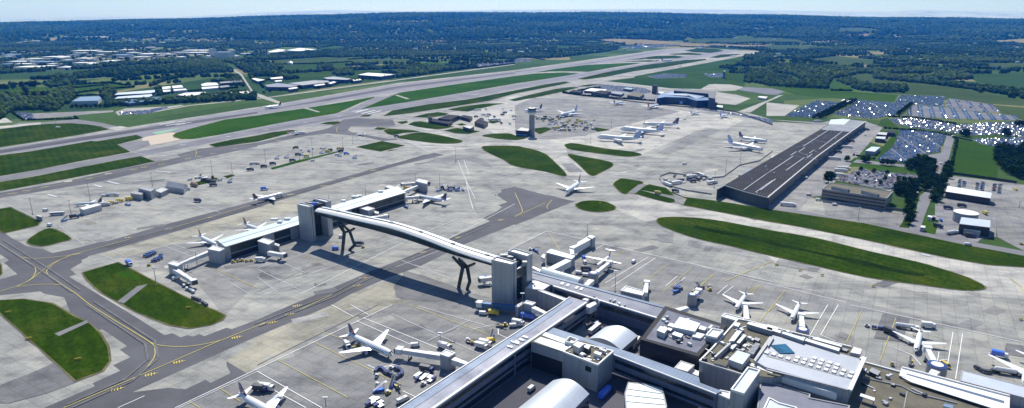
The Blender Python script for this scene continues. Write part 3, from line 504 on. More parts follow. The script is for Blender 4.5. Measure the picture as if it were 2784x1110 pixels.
# runway touchdown bars
for s in ["E 1600,290 1740,268", "E 1660,302 1800,280", "E 1755,297 1840,282", "E 1815,282 1905,270", "E 1780,265 1840,258", "F 980,170 1100,140", "F 1040,182 1170,150", "F 1100,185 1230,155", "F 950,160 1060,150", "C 2030,940 2100,944", "C 820,610 940,605", "C 2080,235 2200,228"]: line(s, 3.2, 'paint_white')
for s in ["F 60,345 110,342", "F 460,272 500,268", "F 800,212 830,208", "E 2260,413 2300,408", "E 1800,497 1850,490", "B 2040,945 2120,938", "B 2130,950 2210,940", "C 1400,545 1480,542", "C 1820,560 1900,556", "L 750,475 800,485", "L 1550,630 1620,650", "E 480,990 560,1012", "E 1080,860 1180,885", "E 940,895 1010,915", "E 1560,755 1700,770", "G 1060,775 1110,765"]: line(s, 2.6, 'paint_worn')
for k, (z_, q_, o_) in enumerate(sorted(SHEETS, key=lambda t: t[:2])): o_.location.z = .01 + .0015 * k
print('sheets', len(SHEETS), 'lines', LZ)
names = dict(paint_white='white_markings', paint_worn='worn_markings', paint_yellow='yellow_markings', line_yellow='taxiway_centrelines', line_dark='joint_seams', tyre_mark='tyre_marks')
for k, mb in LN.items(): tag(mb.build(names[k], M[k]), kind='structure')

def panes(name, c, frame, rot, period, zp):
    m, N, L, b = newmat(name, .15, 0, .6); p = posn(N, L, rot); w = N.new('ShaderNodeTexBrick'); w.offset = 0; w.inputs['Scale'].default_value = 1; sep = N.new('ShaderNodeSeparateXYZ'); L.new(p, sep.inputs[0]); cb = N.new('ShaderNodeCombineXYZ'); L.new(sep.outputs[0], cb.inputs[0]); L.new(sep.outputs[2], cb.inputs[1]); L.new(cb.outputs[0], w.inputs['Vector'])
    w.inputs['Brick Width'].default_value = period; w.inputs['Row Height'].default_value = zp; w.inputs['Mortar Size'].default_value = .09; w.inputs['Color1'].default_value = rgb(c); w.inputs['Color2'].default_value = rgb(tuple(x*1.6 for x in c)); w.inputs['Mortar'].default_value = rgb(frame); L.new(w.outputs[0], b.inputs['Base Color'])
# ---------------------------------------------------------------- buildings
def inset(pts, d):
    pts = ccw(pts); n = len(pts); out = []
    for i in range(n):
        p0 = Vector(pts[i-1]); p1 = Vector(pts[i]); p2 = Vector(pts[(i+1) % n])
        a = (p1 - p0).normalized(); b = (p2 - p1).normalized(); na = Vector((-a.y, a.x)); nb = Vector((-b.y, b.x))
        k = (na + nb); k = k / max(.3, k.length_squared) * 2 if k.length > 1e-6 else na
        out.append((p1.x + k.x * d, p1.y + k.y * d))
    return out
def q2(s, z): return ccw([(p.x, p.y) for p in P(s, z)]) if isinstance(s, str) else ccw(s)
def walls(mb, pts, z0, z1, m=0):
    n = len(pts); mb.add([(x, y, z0) for x, y in pts] + [(x, y, z1) for x, y in pts], [(i, (i+1) % n, n+(i+1) % n, n+i) for i in range(n)], m)
def bands(pts, z0, z1, out=.06, gap=1.0, mb=None, sides=None):
    mb = mb or MB(); n = len(pts)
    for i in range(n):
        if sides and i not in sides: continue
        a = Vector(pts[i]); b = Vector(pts[(i+1) % n]); d = (b-a); L = d.length
        if L < 2.5*gap: continue
        d.normalize(); o = Vector((d.y, -d.x)) * out; a2 = a + d*gap + o; b2 = b - d*gap + o; a3 = a + d*gap - o*2; b3 = b - d*gap - o*2
        mb.prism([a2, b2, b3, a3], z0, z1)
    return mb
def bldg(name, label, cat, s, h, wall='clad_grey', roof='roof_grey', par=.0, z0=0.0, win=None, winmat='glass_dark', group=None, trim=None, doors=0, kindroof='flat', root=None):
    pts = q2(s, h); c = np.mean(pts, 0)
    t = root or thing(name, label, cat, (c[0], c[1], 0), 0, group); rel = [(x - c[0], y - c[1]) for x, y in pts] if root is None else [(x - root.location.x, y - root.location.y) for x, y in pts]
    w = MB(); walls(w, rel, z0, h - .02)
    if z0 > .5: w.add([(x, y, z0) for x, y in rel], [tuple(range(len(rel)-1, -1, -1))])
    w.build('wall', M[wall], t)
    if kindroof == 'flat':
        r = MB(); r.prism(inset(rel, -.1), h - .25, h + .05); r.build('roof', M[roof], t)
    elif kindroof == 'gable' and len(rel) == 4:
        a, b, c_, d = [Vector(p) for p in rel]
        if (a-b).length < (b-c_).length: a, b, c_, d = b, c_, d, a
        rise = min((b-c_).length * .22, 4); m1 = (b+c_)/2; m2 = (d+a)/2; r = MB()
        r.add([(a.x, a.y, h), (b.x, b.y, h), (c_.x, c_.y, h), (d.x, d.y, h), (m1.x, m1.y, h+rise), (m2.x, m2.y, h+rise)], [(0, 1, 4, 5), (2, 3, 5, 4), (1, 2, 4), (3, 0, 5)])
        r.build('roof', M[roof], t)
    elif kindroof == 'barrel' and len(rel) == 4:
        a, b, c_, d = [Vector(p) for p in rel]; r = MB(); n = 14; W2 = (b-c_).length if (a-b).length > (b-c_).length else (a-b).length
        if (a-b).length < (b-c_).length: a, b, c_, d = b, c_, d, a
        vs = []
        rs = par if par > 0 else W2 * .16
        for k in range(n+1):
            f = k/n; z = h + rs * math.sin(math.pi * f); p = a.lerp(d, f); q = b.lerp(c_, f); vs += [(p.x, p.y, z), (q.x, q.y, z)]
        r.add(vs, [(2*k, 2*k+1, 2*k+3, 2*k+2) for k in range(n)]); r.add([vs[2*k] for k in range(n+1)] , [tuple(range(n, -1, -1))]); r.add([vs[2*k+1] for k in range(n+1)], [tuple(range(n+1))])
        r.build('roof', M[roof], t, smooth=False); par = 0
    if par and kindroof == 'flat':
        pr = MB(); i2 = inset(rel, .55); o2 = inset(rel, -.12); n = len(rel)
        for i in range(n): pr.prism([o2[i], o2[(i+1) % n], i2[(i+1) % n], i2[i]], h - .35, h + par + .001 * (i % 2))
        pr.build('parapet', M[trim or wall], t)
    if win:
        for (a, b) in win: bands(rel, a, b).build('window_band', M[winmat], t)
    if doors:
        dm = MB(); i = max(range(len(rel)), key=lambda k: (Vector(rel[k]) - Vector(rel[(k+1) % len(rel)])).length if (rel[k][1] + rel[(k+1) % len(rel)][1]) < 0 else 0)
        a = Vector(rel[i]); b = Vector(rel[(i+1) % len(rel)]); d = (b-a)/doors; o = Vector((d.y, -d.x)).normalized()
        for k in range(doors):
            p = a + d*(k+.25); q = a + d*(k+.75); mb = MB(); mb.prism([p+o*.08, q+o*.08, q-o*.05, p-o*.05], .05, min(h*.65, 5)); mb.build('door', M['wall_dark'], t)
    return t
def addbox(t, name, s, z0, z1, mat, top=None, bar=False):
    pts = [(p[0]-t.location.x, p[1]-t.location.y) for p in q2(s, z1)]
    mb = MB().prism(pts, z0, z1, 0, 1); return mb.build(name, [M[mat], M[top or mat]], t)
# ---- the curving passenger bridge over the taxiway
ZT = 29.5
A0 = at('J', 575, 200, 28.0); A1 = at('J', 2335, 700, 27.0)
TOPP = [(575, 200), (700, 222), (900, 270), (1050, 303), (1200, 335), (1350, 368), (1500, 420), (1650, 470), (1800, 528), (1950, 590), (2100, 640), (2335, 712)]
BOTP = [(585, 245), (700, 275), (850, 330), (1000, 360), (1150, 400), (1300, 442), (1500, 500), (1650, 555), (1800, 603), (1950, 655), (2100, 690), (2335, 762)]
def prof(pp): 
    ps = [onvert('J', x, y, A0, A1) for x, y in pp]; L = (A1-A0).to_2d().length
    return [((p - A0).to_2d().length / L, p.z) for p in ps]
PT = prof(TOPP); PB = prof(BOTP)
root = thing('passenger_bridge', 'long curved enclosed footbridge with a white metal roof spanning the taxiway between two lift towers', 'bridge', (A0.x, A0.y, 0))
D0 = (A1 - A0).to_2d(); dirb = D0.normalized(); nb = Vector((-dirb.y, dirb.x)); nb = nb if nb.y > 0 else -nb
NS = 48; sect = []
for i in range(NS + 1):
    t = i / NS; zt = float(np.interp(t, [p[0] for p in PT], [p[1] for p in PT])); zb = float(np.interp(t, [p[0] for p in PB], [p[1] for p in PB]))
    sect.append((t, zt, zb))
zts = np.array([s[1] for s in sect]); zbs = np.array([s[2] for s in sect]); ker = np.ones(7)/7
sm = lambda a: np.convolve(np.pad(a, 3, mode='edge'), ker, mode='valid'); zts = sm(zts); zbs = sm(zbs)
def loft(name, prof_fn, mat, closed=True):
    mb = MB(); ring = None; n = None
    for i, (t, _, _) in enumerate(sect):
        pr = prof_fn(float(zts[i]), float(zbs[i])); n = len(pr); base = D0 * t
        for (u, z) in pr: mb.v.append((base.x + nb.x*u, base.y + nb.y*u, z))
        if i:
            for k in range(n if closed else n-1):
                a = (i-1)*n + k; b = (i-1)*n + (k+1) % n; mb.f.append((a, b, b+n, a+n)); mb.m.append(0)
    if closed: mb.f += [tuple(range(n)), tuple(reversed(range((len(sect)-1)*n, len(sect)*n)))]; mb.m += [0, 0]
    return mb.build(name, M[mat], root)
BW = 11.0
loft('roof', lambda zt, zb: [(-.6, zt-.5), (-.4, zt+.1), (1.3, zt+1.3), (4.3, zt+1.75), (4.3, zt+1.3), (1.3, zt+.8)], 'trim_white')
loft('roof_panel', lambda zt, zb: [(5.9, zt+1.75), (7.5, zt+1.9), (9.5, zt+1.35), (BW+.5, zt), (BW+.5, zt-.5), (7.5, zt+.9)], 'metal_light')
loft('roof_channel', lambda zt, zb: [(4.28, zt+1.0), (4.28, zt+1.35), (5.95, zt+1.35), (5.95, zt+1.0)], 'rail')
panes('glass_panes', (.028, .042, .034), (.14, .15, .14), -math.atan2(D0.y, D0.x), 2.6, 30)
loft('glazing', lambda zt, zb: [(0, zt-.45), (1.4, zb+.9), (BW-1.4, zb+.9), (BW, zt-.45)], 'glass_panes')
loft('floor_beam', lambda zt, zb: [(1.0, zb+.9), (2.2, zb), (BW-2.2, zb), (BW-1.0, zb+.9)], 'steel_dark')
loft('handrail', lambda zt, zb: [(4.5, zt+2.3), (4.5, zt+2.42), (4.62, zt+2.42), (4.62, zt+2.3)], 'rail')
mb = MB()
for i in range(3, NS, 3):
    b = D0 * sect[i][0]; z = float(zts[i])
    MB().bar((b.x+nb.x*4.56, b.y+nb.y*4.56, z+1.3), (b.x+nb.x*4.56, b.y+nb.y*4.56, z+2.4), .12).build('handrail_post', M['rail'], root)
for i in range(6, NS, 8):
    b = D0 * sect[i][0]; z = float(zts[i]); mb = MB(); c = b + nb*5.1
    mb.prism([c + dirb*a*1.5 + nb*e*.8 for a, e in ((-1, -1), (1, -1), (1, 1), (-1, 1))], z+1.3, z+2.5); mb.bar((c.x, c.y, z+2.5), (c.x, c.y, z+3.6), .2); mb.build('roof_hatch', M['grey' if 0 else 'metal_mid'], root)
for t0, legs in ((0, None),):
    pass
def pier(label, feet, knee, joints, tips):
    f1, f2 = feet; c = (f1 + f2) / 2; t = thing('bridge_pier', label, 'pier', (c.x, c.y, 0), 0, None); o = Vector((c.x, c.y, 0))
    for (a, b, w1) in ((f1, joints[0], 2.0), (f2, knee, 1.8), (knee, joints[1], 1.8)):
        MB().tube([a-o, b-o], [w1*.68, w1*.76], 6).build('leg', M['steel_dark'], t)
    for (j, tip) in tips:
        MB().tube([joints[j]-o, tip-o], [1.15, .9], 6).build('strut', M['steel_dark'], t)
    MB().tube([joints[0]-o, joints[1]-o], .9, 6).build('crossbeam', M['steel_dark'], t)
    MB().prism([(f1-o).to_2d() + Vector(v) for v in ((-1.6, -1.6), (1.6, -1.6), (1.6, 1.6), (-1.6, 1.6))], 0.02, .5).build('footing', M['wall_concrete'], t)
def zbar(x): 
    p = onvert('J', x, 500, A0, A1); t = (p - A0).to_2d().length / D0.length; return float(np.interp(t, [s[0] for s in sect], zbs))
pier('dark forked bridge pier nearest the right lift tower', (at('J', 2005, 965), at('J', 2090, 980)), at('J', 2118, 900, 6), (at('J', 2048, 760, 16), at('J', 2092, 755, 15)),
     [(0, at('J', 1945, 652, zbar(1945)+.6)), (0, at('J', 2010, 672, zbar(2010)+.6)), (1, at('J', 2030, 690, zbar(2050)+.6)), (1, at('J', 2165, 722, zbar(2170)+.6))])
pier('dark forked bridge pier beside the left lift tower', (at('J', 850, 590), at('J', 915, 590)), at('J', 968, 540, 5), (at('J', 866, 410, 16), at('J', 920, 400, 15.5)),
     [(0, at('J', 790, 312, zbar(800)+.6)), (0, at('J', 835, 330, zbar(840)+.6)), (1, at('J', 860, 345, zbar(870)+.6)), (1, at('J', 965, 372, zbar(960)+.6))])
# lift towers
def lift(label, reg, front, back, zf, low, cz=26.5):
    t = bldg('lift_tower', label, 'lift tower', f'{reg} ' + front, zf, 'clad_pale', 'metal_light', .9, win=None, trim='wall_pale')
    bldg('', None, None, f'{reg} ' + back, zf, 'clad_pale', 'metal_light', .9, root=t, trim='wall_pale')
    addbox(t, 'lift_core', f'{reg} ' + low, .0, cz, 'glass_dark', 'roof_dark')
    f = q2(f'{reg} ' + front, zf); i = min(range(4), key=lambda k: (Vector(f[k]) + Vector(f[(k+1) % 4])).y); a = Vector(f[i]) - t.location.to_2d(); b = Vector(f[(i+1) % 4]) - t.location.to_2d(); d = (b-a).normalized(); o = Vector((d.y, -d.x))
    m = a.lerp(b, .42); MB().prism([m + o*.07, m + d*.5 + o*.07, m + d*.5 - o*.1, m - o*.1], .3, zf - 1).build('dark_strip', M['wall_black'], t)  # dark vertical strip on the front face
    return t
tr = lift('tall metal clad lift tower at the terminal end of the bridge', 'Q', '40,445 130,385 480,480 390,527', '330,287 425,240 755,335 660,382', ZT, '135,395 335,300 655,388 470,478')
def relp(t, v): return Vector((v[0] - t.location.x, v[1] - t.location.y))
for k, (x, y, w, h) in enumerate([(200, 400, 5, 2.4), (300, 410, 4, 1.6), (560, 500, 3, 1.5)]):
    c = relp(tr, at('Q', x+60, y-20, 27)); MB().box(c.x-w/2, c.x+w/2, c.y-1.5, c.y+1.5, 26.5, 26.5+h).build('roof_plant', M['metal_mid'], tr)
addbox(tr, 'glazed_box', 'Q 475,595 560,510 725,470 720,490', 17, 23.5, 'glass_green', 'trim_white'); 
tl = lift('tall metal clad lift tower at the far end of the bridge', 'U', '180,182 245,150 462,200 392,227', '490,88 560,65 768,112 690,140', 30, '250,155 480,92 690,138 450,200', 27)
for (x, y, w, h, m) in [(480, 180, 4, 2.4, 'paint_blue'), (540, 170, 4, 2, 'metal_light'), (600, 190, 6, 2.2, 'metal_dark'), (420, 160, 5, 1.5, 'metal_mid')]:
    c = relp(tl, at('U', x, y, 27)); MB().box(c.x-w/2, c.x+w/2, c.y-1.3, c.y+1.3, 27, 27+h).build('roof_plant', M[m], tl)
# ---- satellite pier building
sat = bldg('satellite_pier', 'long low satellite pier with a white metal roof at the far end of the bridge', 'pier building', 'I 2165,490 2245,552 F 1475,965 1400,905', 11.5, 'clad_grey', 'metal_pale', .0)
pts = [(p[0]-sat.location.x, p[1]-sat.location.y) for p in q2('I 2165,490 2245,552 F 1475,965 1400,905', 11.5)]
ii = [k for k in range(4) if (Vector(pts[k]) - Vector(pts[(k+1) % 4])).length > 60]; fr = min(ii, key=lambda k: pts[k][1] + pts[(k+1) % 4][1])
a = Vector(pts[fr]); b = Vector(pts[(fr+1) % 4]); d = b - a; o = Vector((d.y, -d.x)).normalized()
for f0, f1 in ((.02, .17), (.22, .30), (.52, .60), (.64, .99)):
    p, q = a + d*f0, a + d*f1; MB().prism([p+o*.1, q+o*.1, q-o*.1, p-o*.1], 4.8, 10.6).build('glazed_wall', M['glass_green'], sat); MB().prism([p+o*.1, q+o*.1, q-o*.1, p-o*.1], .2, 4).build('undercroft_shade', M['wall_black'], sat)  # flat black panels on the wall: shade below the glazing put into colour
MB().prism([a+o*1.1, b+o*1.1, b-o*.2, a-o*.2], 11.3, 11.75).build('roof_edge', M['trim_white'], sat); 
m1 = a.lerp(Vector(pts[(fr+3) % 4]), .48); m2 = b.lerp(Vector(pts[(fr+2) % 4]), .48); MB().bar((m1.x, m1.y, 11.65), (m2.x, m2.y, 11.65), .7, .2).build('roof_ridge', M['metal_mid'], sat)
for r, x, y, w in (('J', 170, 285, 6), ('J', 300, 280, 5), ('J', 225, 310, 4), ('U', 1190, 40, 7), ('U', 1265, 25, 5), ('U', 990, 110, 4), ('F', 1230, 960, 5)):
    c = relp(sat, at(r, x, y, 12)); MB().box(c.x-w/2, c.x+w/2, c.y-1.6, c.y+1.6, 11.5, 13.2).build('roof_plant', M['metal_light'], sat)
BL = [
 ('stair_block', 'flat white block at the left tip of the satellite pier', 'block', 'I 2070,580 2130,545 2238,578 2190,602', 10.5, 'clad_pale', 'trim_white'),
 ('stair_block', 'grey block between the left lift tower and the plant boxes', 'block', 'U 1300,35 1140,35 1160,22 1290,12', 9, 'clad_pale', 'trim_white'),
 ('gate_block', 'square white roofed gate block in front of the satellite pier left wing', 'gate block', 'J 0,500 60,470 168,500 112,535', 9.5, 'clad_grey', 'wall_white'),
 ('gate_annex', 'small white annex joined to the gate block on the satellite left wing', 'annex', 'J 168,535 178,522 220,535 212,552', 6, 'clad_pale', 'wall_white'),
 ('gate_block', 'square white roofed gate block just right of the bridge on the satellite pier', 'gate block', 'U 1265,235 1370,196 1530,240 1420,280', 9.5, 'clad_grey', 'wall_white'),
 ('gate_annex', 'small white annex beside the gate block right of the bridge', 'annex', 'U 1530,320 1532,285 1600,302 1598,335', 6, 'clad_pale', 'wall_white'),
 ('gate_block', 'white roofed block on the jetbridge at the far left tip of the satellite', 'gate block', 'I 1675,725 1728,697 1818,722 1768,752', 8, 'clad_pale', 'wall_white'),
 ('gate_block', 'tall grey block with white roof at the far right tip of the satellite', 'gate block', 'F 1575,855 1610,832 1697,850 1690,884', 10, 'clad_grey', 'wall_white'),
 ('gate_block', 'low white box on the far side of the satellite pier by its right tip', 'gate block', 'F 1268,912 1310,895 1400,920 1370,940', 9, 'clad_grey', 'wall_white'),
 ('gate_block', 'grey gate block with white roof beside the nearest red and blue tailed airliner', 'gate block', 'N 1820,492 1880,444 1975,482 1905,520', 8.6, 'clad_grey', 'wall_white'),
 ('gate_block', 'grey gate block with white roof beneath the right lift tower', 'gate block', 'R 800,420 850,375 1005,412 940,455', 8.6, 'clad_grey', 'wall_white'),
 ('gate_block', 'small corner block where the blue striped jetbridge meets the terminal', 'gate block', 'R 650,470 840,365 862,372 700,488', 7, 'clad_grey', 'wall_pale')]
for n, l, c, s, h, w, r in BL: bldg(n, l, c, s, h, w, r, .4, trim='wall_white')
# ---- terminal: corridors and blocks (lower right)
c1 = bldg('terminal_corridor', 'long elevated corridor with a blue and grey roof rising diagonally from the bottom edge', 'terminal corridor', 'N 1260,1120 2568,280 O 430,0 R 1600,303 1893,393 O 0,455 N 1750,1027 1620,1110', 14.5, 'clad_navy', 'roof_terminal', .0, z0=0, win=[(1, 4), (5.5, 7.2), (10.2, 12.2)], winmat='glass_dark')  # dark lowest band stands in for the shade beneath the raised corridor
def slab(t, name, s, z0, z1, mat): return addbox(t, name, s, z0, z1, mat)
def stripq(reg_pts): return reg_pts
slab(c1, 'roof_slope', 'N 1275,1120 1410,1027 2568,293 O 430,18 R 1598,312 1645,395 1500,480 960,860 O 0,340 N 2568,352 1560,1027 1420,1120', 14.5, 14.72, 'roof_slope_blue')
e1 = P('N 1260,1120 2568,280 O 430,0 R 1600,303', 15); e2 = P('R 1893,393 O 0,455 N 1750,1027 1620,1110', 15)
for e, w, mt in ((e1, .5, 'trim_white'), (e2, 1.1, 'trim_white')):
    mb = MB()
    for i in range(len(e)-1): mb.bar((e[i].x - c1.location.x, e[i].y - c1.location.y, 14.7), (e[i+1].x - c1.location.x, e[i+1].y - c1.location.y, 14.7), w, .8)
    mb.build('roof_edge', M[mt], c1)
for s in ('O 0,345 45,362 40,388 0,378', 'O 50,328 95,345 80,355 38,342', 'O 85,298 135,318 122,328 70,312', 'N 2490,395 2550,410 2540,425 2490,410', 'N 2520,350 2568,362 2560,378 2530,362'):
    slab(c1, 'rooflight', s, 14.5, 15.2, 'trim_white')
for i in range(9):
    p = P('N 1620,1110', 8)[0].lerp(P('R 1893,393', 8)[0], (i+.5)/9); c = relp(c1, p) + Vector((-3, 3)); MB().tube([(c.x, c.y, 0), (c.x, c.y, 4.5)], .5, 8).build('column', M['wall_concrete'], c1)
c3 = bldg('terminal_corridor', 'corridor with a slate roof and two pairs of square rooflights beside the apron', 'terminal corridor', 'K 170,800 O 1490,18 1430,125 R 1310,105 K 175,870', 11.5, 'clad_navy', 'roof_slate', 0, z0=0, win=[(6.2, 9.0)], winmat='glass_dark')
e = P('O 1430,128 R 1310,108', 12); MB().bar(tuple(relp(c3, e[0])) + (11.7,), tuple(relp(c3, e[1])) + (11.7,), 1.1, .7).build('roof_edge', M['trim_white'], c3)
e = P('K 170,800 O 1490,18', 12); MB().bar(tuple(relp(c3, e[0])) + (11.7,), tuple(relp(c3, e[1])) + (11.7,), 2.6, .5).build('roof_slope', M['roof_slope_blue'], c3)
for s in ('Q 1235,850 1270,812 1315,822 1285,862', 'Q 1335,880 1370,842 1412,852 1380,892', 'Q 1490,925 1525,885 1570,892 1535,932', 'Q 1575,950 1610,908 1650,915 1618,958'): slab(c3, 'rooflight', s, 11.5, 12.1, 'trim_white')
w1 = bldg('terminal_block', 'grey clad block with a white roof at the foot of the right lift tower', 'terminal block', 'R 820,162 950,18 1100,20 1312,66 1132,188', 11, 'clad_grey', 'trim_white', .3)
slab(w1, 'roof_well', 'R 1080,45 1120,22 1290,70 1240,92', 11, 11.12, 'wall_black'); 
bldg('terminal_block', 'narrow white roofed link block between the lift tower block and the blue roofed corridor', 'terminal block', 'R 1045,200 1132,192 1565,345 1500,372', 11, 'clad_grey', 'trim_white', .25)
c2 = bldg('terminal_corridor', 'long corridor with a plain blue slate roof crossing below the dark cube block', 'terminal corridor', 'O 160,362 380,225 1200,490 1832,718 1845,775 2062,857 2010,880 985,488', 14, 'clad_navy', 'roof_slope_blue', 0, z0=3.5, win=[(5, 6.6), (9.5, 11.6)])
e = P('O 985,488 2010,882', 14.5); MB().bar(tuple(relp(c2, e[0])) + (14.2,), tuple(relp(c2, e[1])) + (14.2,), .5, .5).build('roof_edge', M['trim_white'], c2)
b1 = bldg('terminal_block', 'pale clad block carrying rooftop plant and a small square window', 'terminal block', 'O 160,365 300,268 550,345 700,365 980,462 825,600 480,468', 15.2, 'clad_pale', 'roof_brown', 0, z0=0)
slab(b1, 'metal_roof', 'O 185,360 255,315 545,405 480,462', 15.2, 15.5, 'roof_sheet'); slab(b1, 'metal_roof', 'O 270,300 305,268 520,340 500,385', 15.2, 15.5, 'roof_sheet')
def edges(t, s, z, w, h, mat='trim_white', close=True):
    p = [relp(t, v) for v in P(s, z)]; mb = MB(); n = len(p)
    for i in range(n if close else n-1): mb.bar((p[i].x, p[i].y, z+.001*i), (p[(i+1) % n].x, p[(i+1) % n].y, z+.001*i), w, h)
    return mb.build('parapet', M[mat], t)
edges(b1, 'O 482,466 620,372 980,462 825,598', 15.5, .7, .9); edges(b1, 'O 500,372 545,325 628,355 578,392', 16.5, .5, 1.8)
for s, z, m, tp in (('O 580,395 620,360 690,385 640,425', 19, 'wall_pale', 'trim_white'), ('O 690,420 715,385 760,400 735,440', 18, 'wall_dark', 'metal_mid'), ('O 640,480 660,465 700,480 680,500', 16.6, 'metal_light', 'trim_white'), ('O 785,475 800,455 868,475 850,500', 17.6, 'metal_light', 'trim_white'), ('O 838,435 850,425 918,450 905,462', 17, 'wall_pale', 'trim_white'), ('O 700,532 712,522 768,540 758,552', 16, 'wall_pale', 'trim_white'), ('O 725,510 735,502 755,508 748,518', 16, 'metal_light', 'trim_white'), ('O 545,362 560,350 600,362 588,376', 16.2, 'metal_light', 'trim_white')):
    addbox(b1, 'roof_plant', s, 15.2, z, m, tp)
f = q2('O 825,600 480,468 470,475 815,610', 15.2)
pa = relp(b1, at('O', 700, 640, 12)); pb = relp(b1, at('O', 752, 655, 12)); 
A = relp(b1, at('O', 480, 468, 15.2)); B = relp(b1, at('O', 825, 600, 15.2)); d = (B-A).normalized(); o = Vector((d.y, -d.x)); o = o if o.y < 0 else -o; q = A.lerp(B, .66); MB().prism([q+o*.12, q+d*3.6+o*.12, q+d*3.6-o*.1, q-o*.1], 9.8, 12.6).build('window', M['glass_dark'], b1)
A2, B2 = [relp(b1, v) for v in P('O 166,368 476,467', 15.2)]; d2 = (B2-A2).normalized(); o2 = Vector((d2.y, -d2.x)); o2 = o2 if o2.y < 0 else -o2; MB().prism([A2+o2*.15, B2+o2*.15, B2-o2*.1, A2-o2*.1], .3, 9.5).build('undercroft_shade', M['wall_black'], b1)  # black panel stands in for the shade below the raised part
bs = bldg('terminal_block', 'big dark cube block with rooftop plant and a rough bitumen edge', 'terminal block', 'O 1250,340 1500,10 2112,200 1830,512', 12.5, 'clad_black', 'roof_edge', .0, win=[(3.4, 4.4), (7, 8)])
slab(bs, 'roof_sheet', 'O 1305,335 1520,50 2050,212 1815,475', 12.5, 12.7, 'roof_bitumen')
for s, z, m, tp in (('O 1570,215 1645,115 1848,182 1795,262', 15.5, 'metal_light', 'metal_light'), ('O 1415,250 1455,208 1525,232 1490,280', 16, 'wall_pale', 'trim_white'), ('O 1565,290 1590,262 1680,290 1655,322', 15, 'metal_mid', 'metal_light'), ('O 1765,310 1810,268 1895,290 1850,330', 14, 'metal_light', 'trim_white'), ('O 1830,235 1850,200 1915,222 1895,250', 15, 'metal_mid', 'trim_white'), ('O 1510,240 1530,222 1570,235 1555,256', 14, 'metal_light', 'trim_white'), ('O 1925,225 1955,195 1975,200 1950,232', 14.2, 'metal_light', 'trim_white'), ('O 1520,200 1550,175 1590,190 1570,215', 14.5, 'metal_mid', 'metal_light')): addbox(bs, 'roof_plant', s, 12.5, z, m, tp)
b = bldg('stair_block', 'pale stair block rising at the right corner of the dark cube block', 'block', 'O 1900,310 1965,238 2078,262 2010,335', 15.5, 'clad_pale', 'wall_white', .8, trim='trim_white')
s1 = bldg('canopy_hall', 'smaller silver barrel roofed hall inside the terminal courtyard', 'hall', 'O 735,335 905,215 1225,305 1060,450', 6.5, 'clad_navy', 'metal_light', 3.2, kindroof='barrel', win=[(1, 3.5)])
s2 = bldg('canopy_hall', 'large silver barrel roofed hall at the bottom edge of the picture', 'hall', 'O -120,1150 380,750 742,885 480,1150', 6.5, 'clad_navy', 'metal_light', 4, kindroof='barrel', win=[(1, 3.5)])
ch = bldg('canopy_hall', 'pale weathered glass canopy with ribbed panels below the blue roofed corridor', 'canopy', 'O 1130,770 1300,785 1470,830 1515,1010 1500,1080 1110,1075 1095,880', 7, 'clad_navy', 'metal_pale', .2, trim='wall_grey')
for k in range(1, 6):
    p = P(f'O {1130+k*62},{775+k*10} {1110+k*70},{1010}', 7.1); MB().bar(tuple(relp(ch, p[0])) + (7.15,), tuple(relp(ch, p[1])) + (7.15,), .25, .3).build('glazing_bar', M['metal_mid'], ch)
for k in range(1, 4):
    p = P(f'O {1128-k*6},{775+k*62} {1470+k*9},{830+k*55}', 7.1); MB().bar(tuple(relp(ch, p[0])) + (7.16,), tuple(relp(ch, p[1])) + (7.16,), .22, .3).build('glazing_bar', M['metal_mid'], ch)
bldg('terminal_annex', 'small white roofed annex tucked between the dark cube and the brown roofed block', 'annex', 'O 1590,628 1655,558 1790,602 1720,668', 9, 'clad_pale', 'trim_white', .3); bldg('terminal_annex', 'tiny white canopy roof next to the white roofed annex', 'annex', 'O 1725,665 1765,635 1835,660 1828,705', 7, 'clad_pale', 'trim_white', 0)
# brown roofed block with plant
t2 = bldg('terminal_block', 'terminal block with a brown roof, pale parapets and rows of plant', 'terminal block', 'O 1842,562 1972,430 2225,140 P 860,430 930,560 O 2560,720 2265,690', 13, 'clad_grey', 'roof_brown', 0)
edges(t2, 'O 1842,560 1972,428 2225,142 2330,160 2420,185 P 845,420', 13.4, .8, 1.0, 'trim_white', False); edges(t2, 'O 1845,562 2265,692', 13.3, .7, .8, 'wall_pale', False)
ROOFB = [('O 2130,360 2215,250 2265,258 2190,355', 16, 'metal_mid', 'metal_light'), ('O 2210,370 2280,290 2310,300 2240,380', 15.5, 'metal_mid', 'metal_light'), ('O 2130,540 2220,450 2350,490 2270,590', 16.5, 'wall_pale', 'roof_sheet'), ('O 2320,470 2400,370 2450,385 2380,490', 15, 'metal_mid', 'roof_corrugated'), ('O 1985,510 2140,370 2155,378 2000,520', 16, 'wall_grey', 'wall_pale'), ('O 1985,515 2120,560 2110,610 1985,575', 14.6, 'wall_grey', 'roof_brown'),
 ('O 2270,405 2290,385 2315,392 2300,415', 14.5, 'metal_light', 'trim_white'), ('O 2140,420 2190,380 2215,395 2170,440', 14.5, 'metal_light', 'trim_white'), ('O 2380,340 2400,318 2450,335 2430,360', 15, 'metal_dark', 'metal_mid'), ('O 2180,200 2210,170 2250,180 2230,215', 14.8, 'wall_pale', 'trim_white'),
 ('P 0,235 10,215 150,255 135,278', 16, 'wall_grey', 'trim_white'), ('P 150,280 165,262 385,325 370,355', 16.5, 'wall_grey', 'metal_light'), ('P 380,352 400,332 735,430 720,458', 16, 'wall_grey', 'trim_white'), ('P 0,210 8,190 120,222 115,240', 15, 'wall_grey', 'trim_white'), ('P 455,335 475,320 755,398 745,415', 15.4, 'wall_grey', 'trim_white'), ('O 2315,185 2330,165 2568,215 2568,260', 16, 'wall_grey', 'trim_white'), ('P 835,470 870,415 952,438 935,490', 16, 'wall_grey', 'wall_white'), ('P 735,440 760,425 820,440 800,460', 14, 'metal_dark', 'metal_mid')]
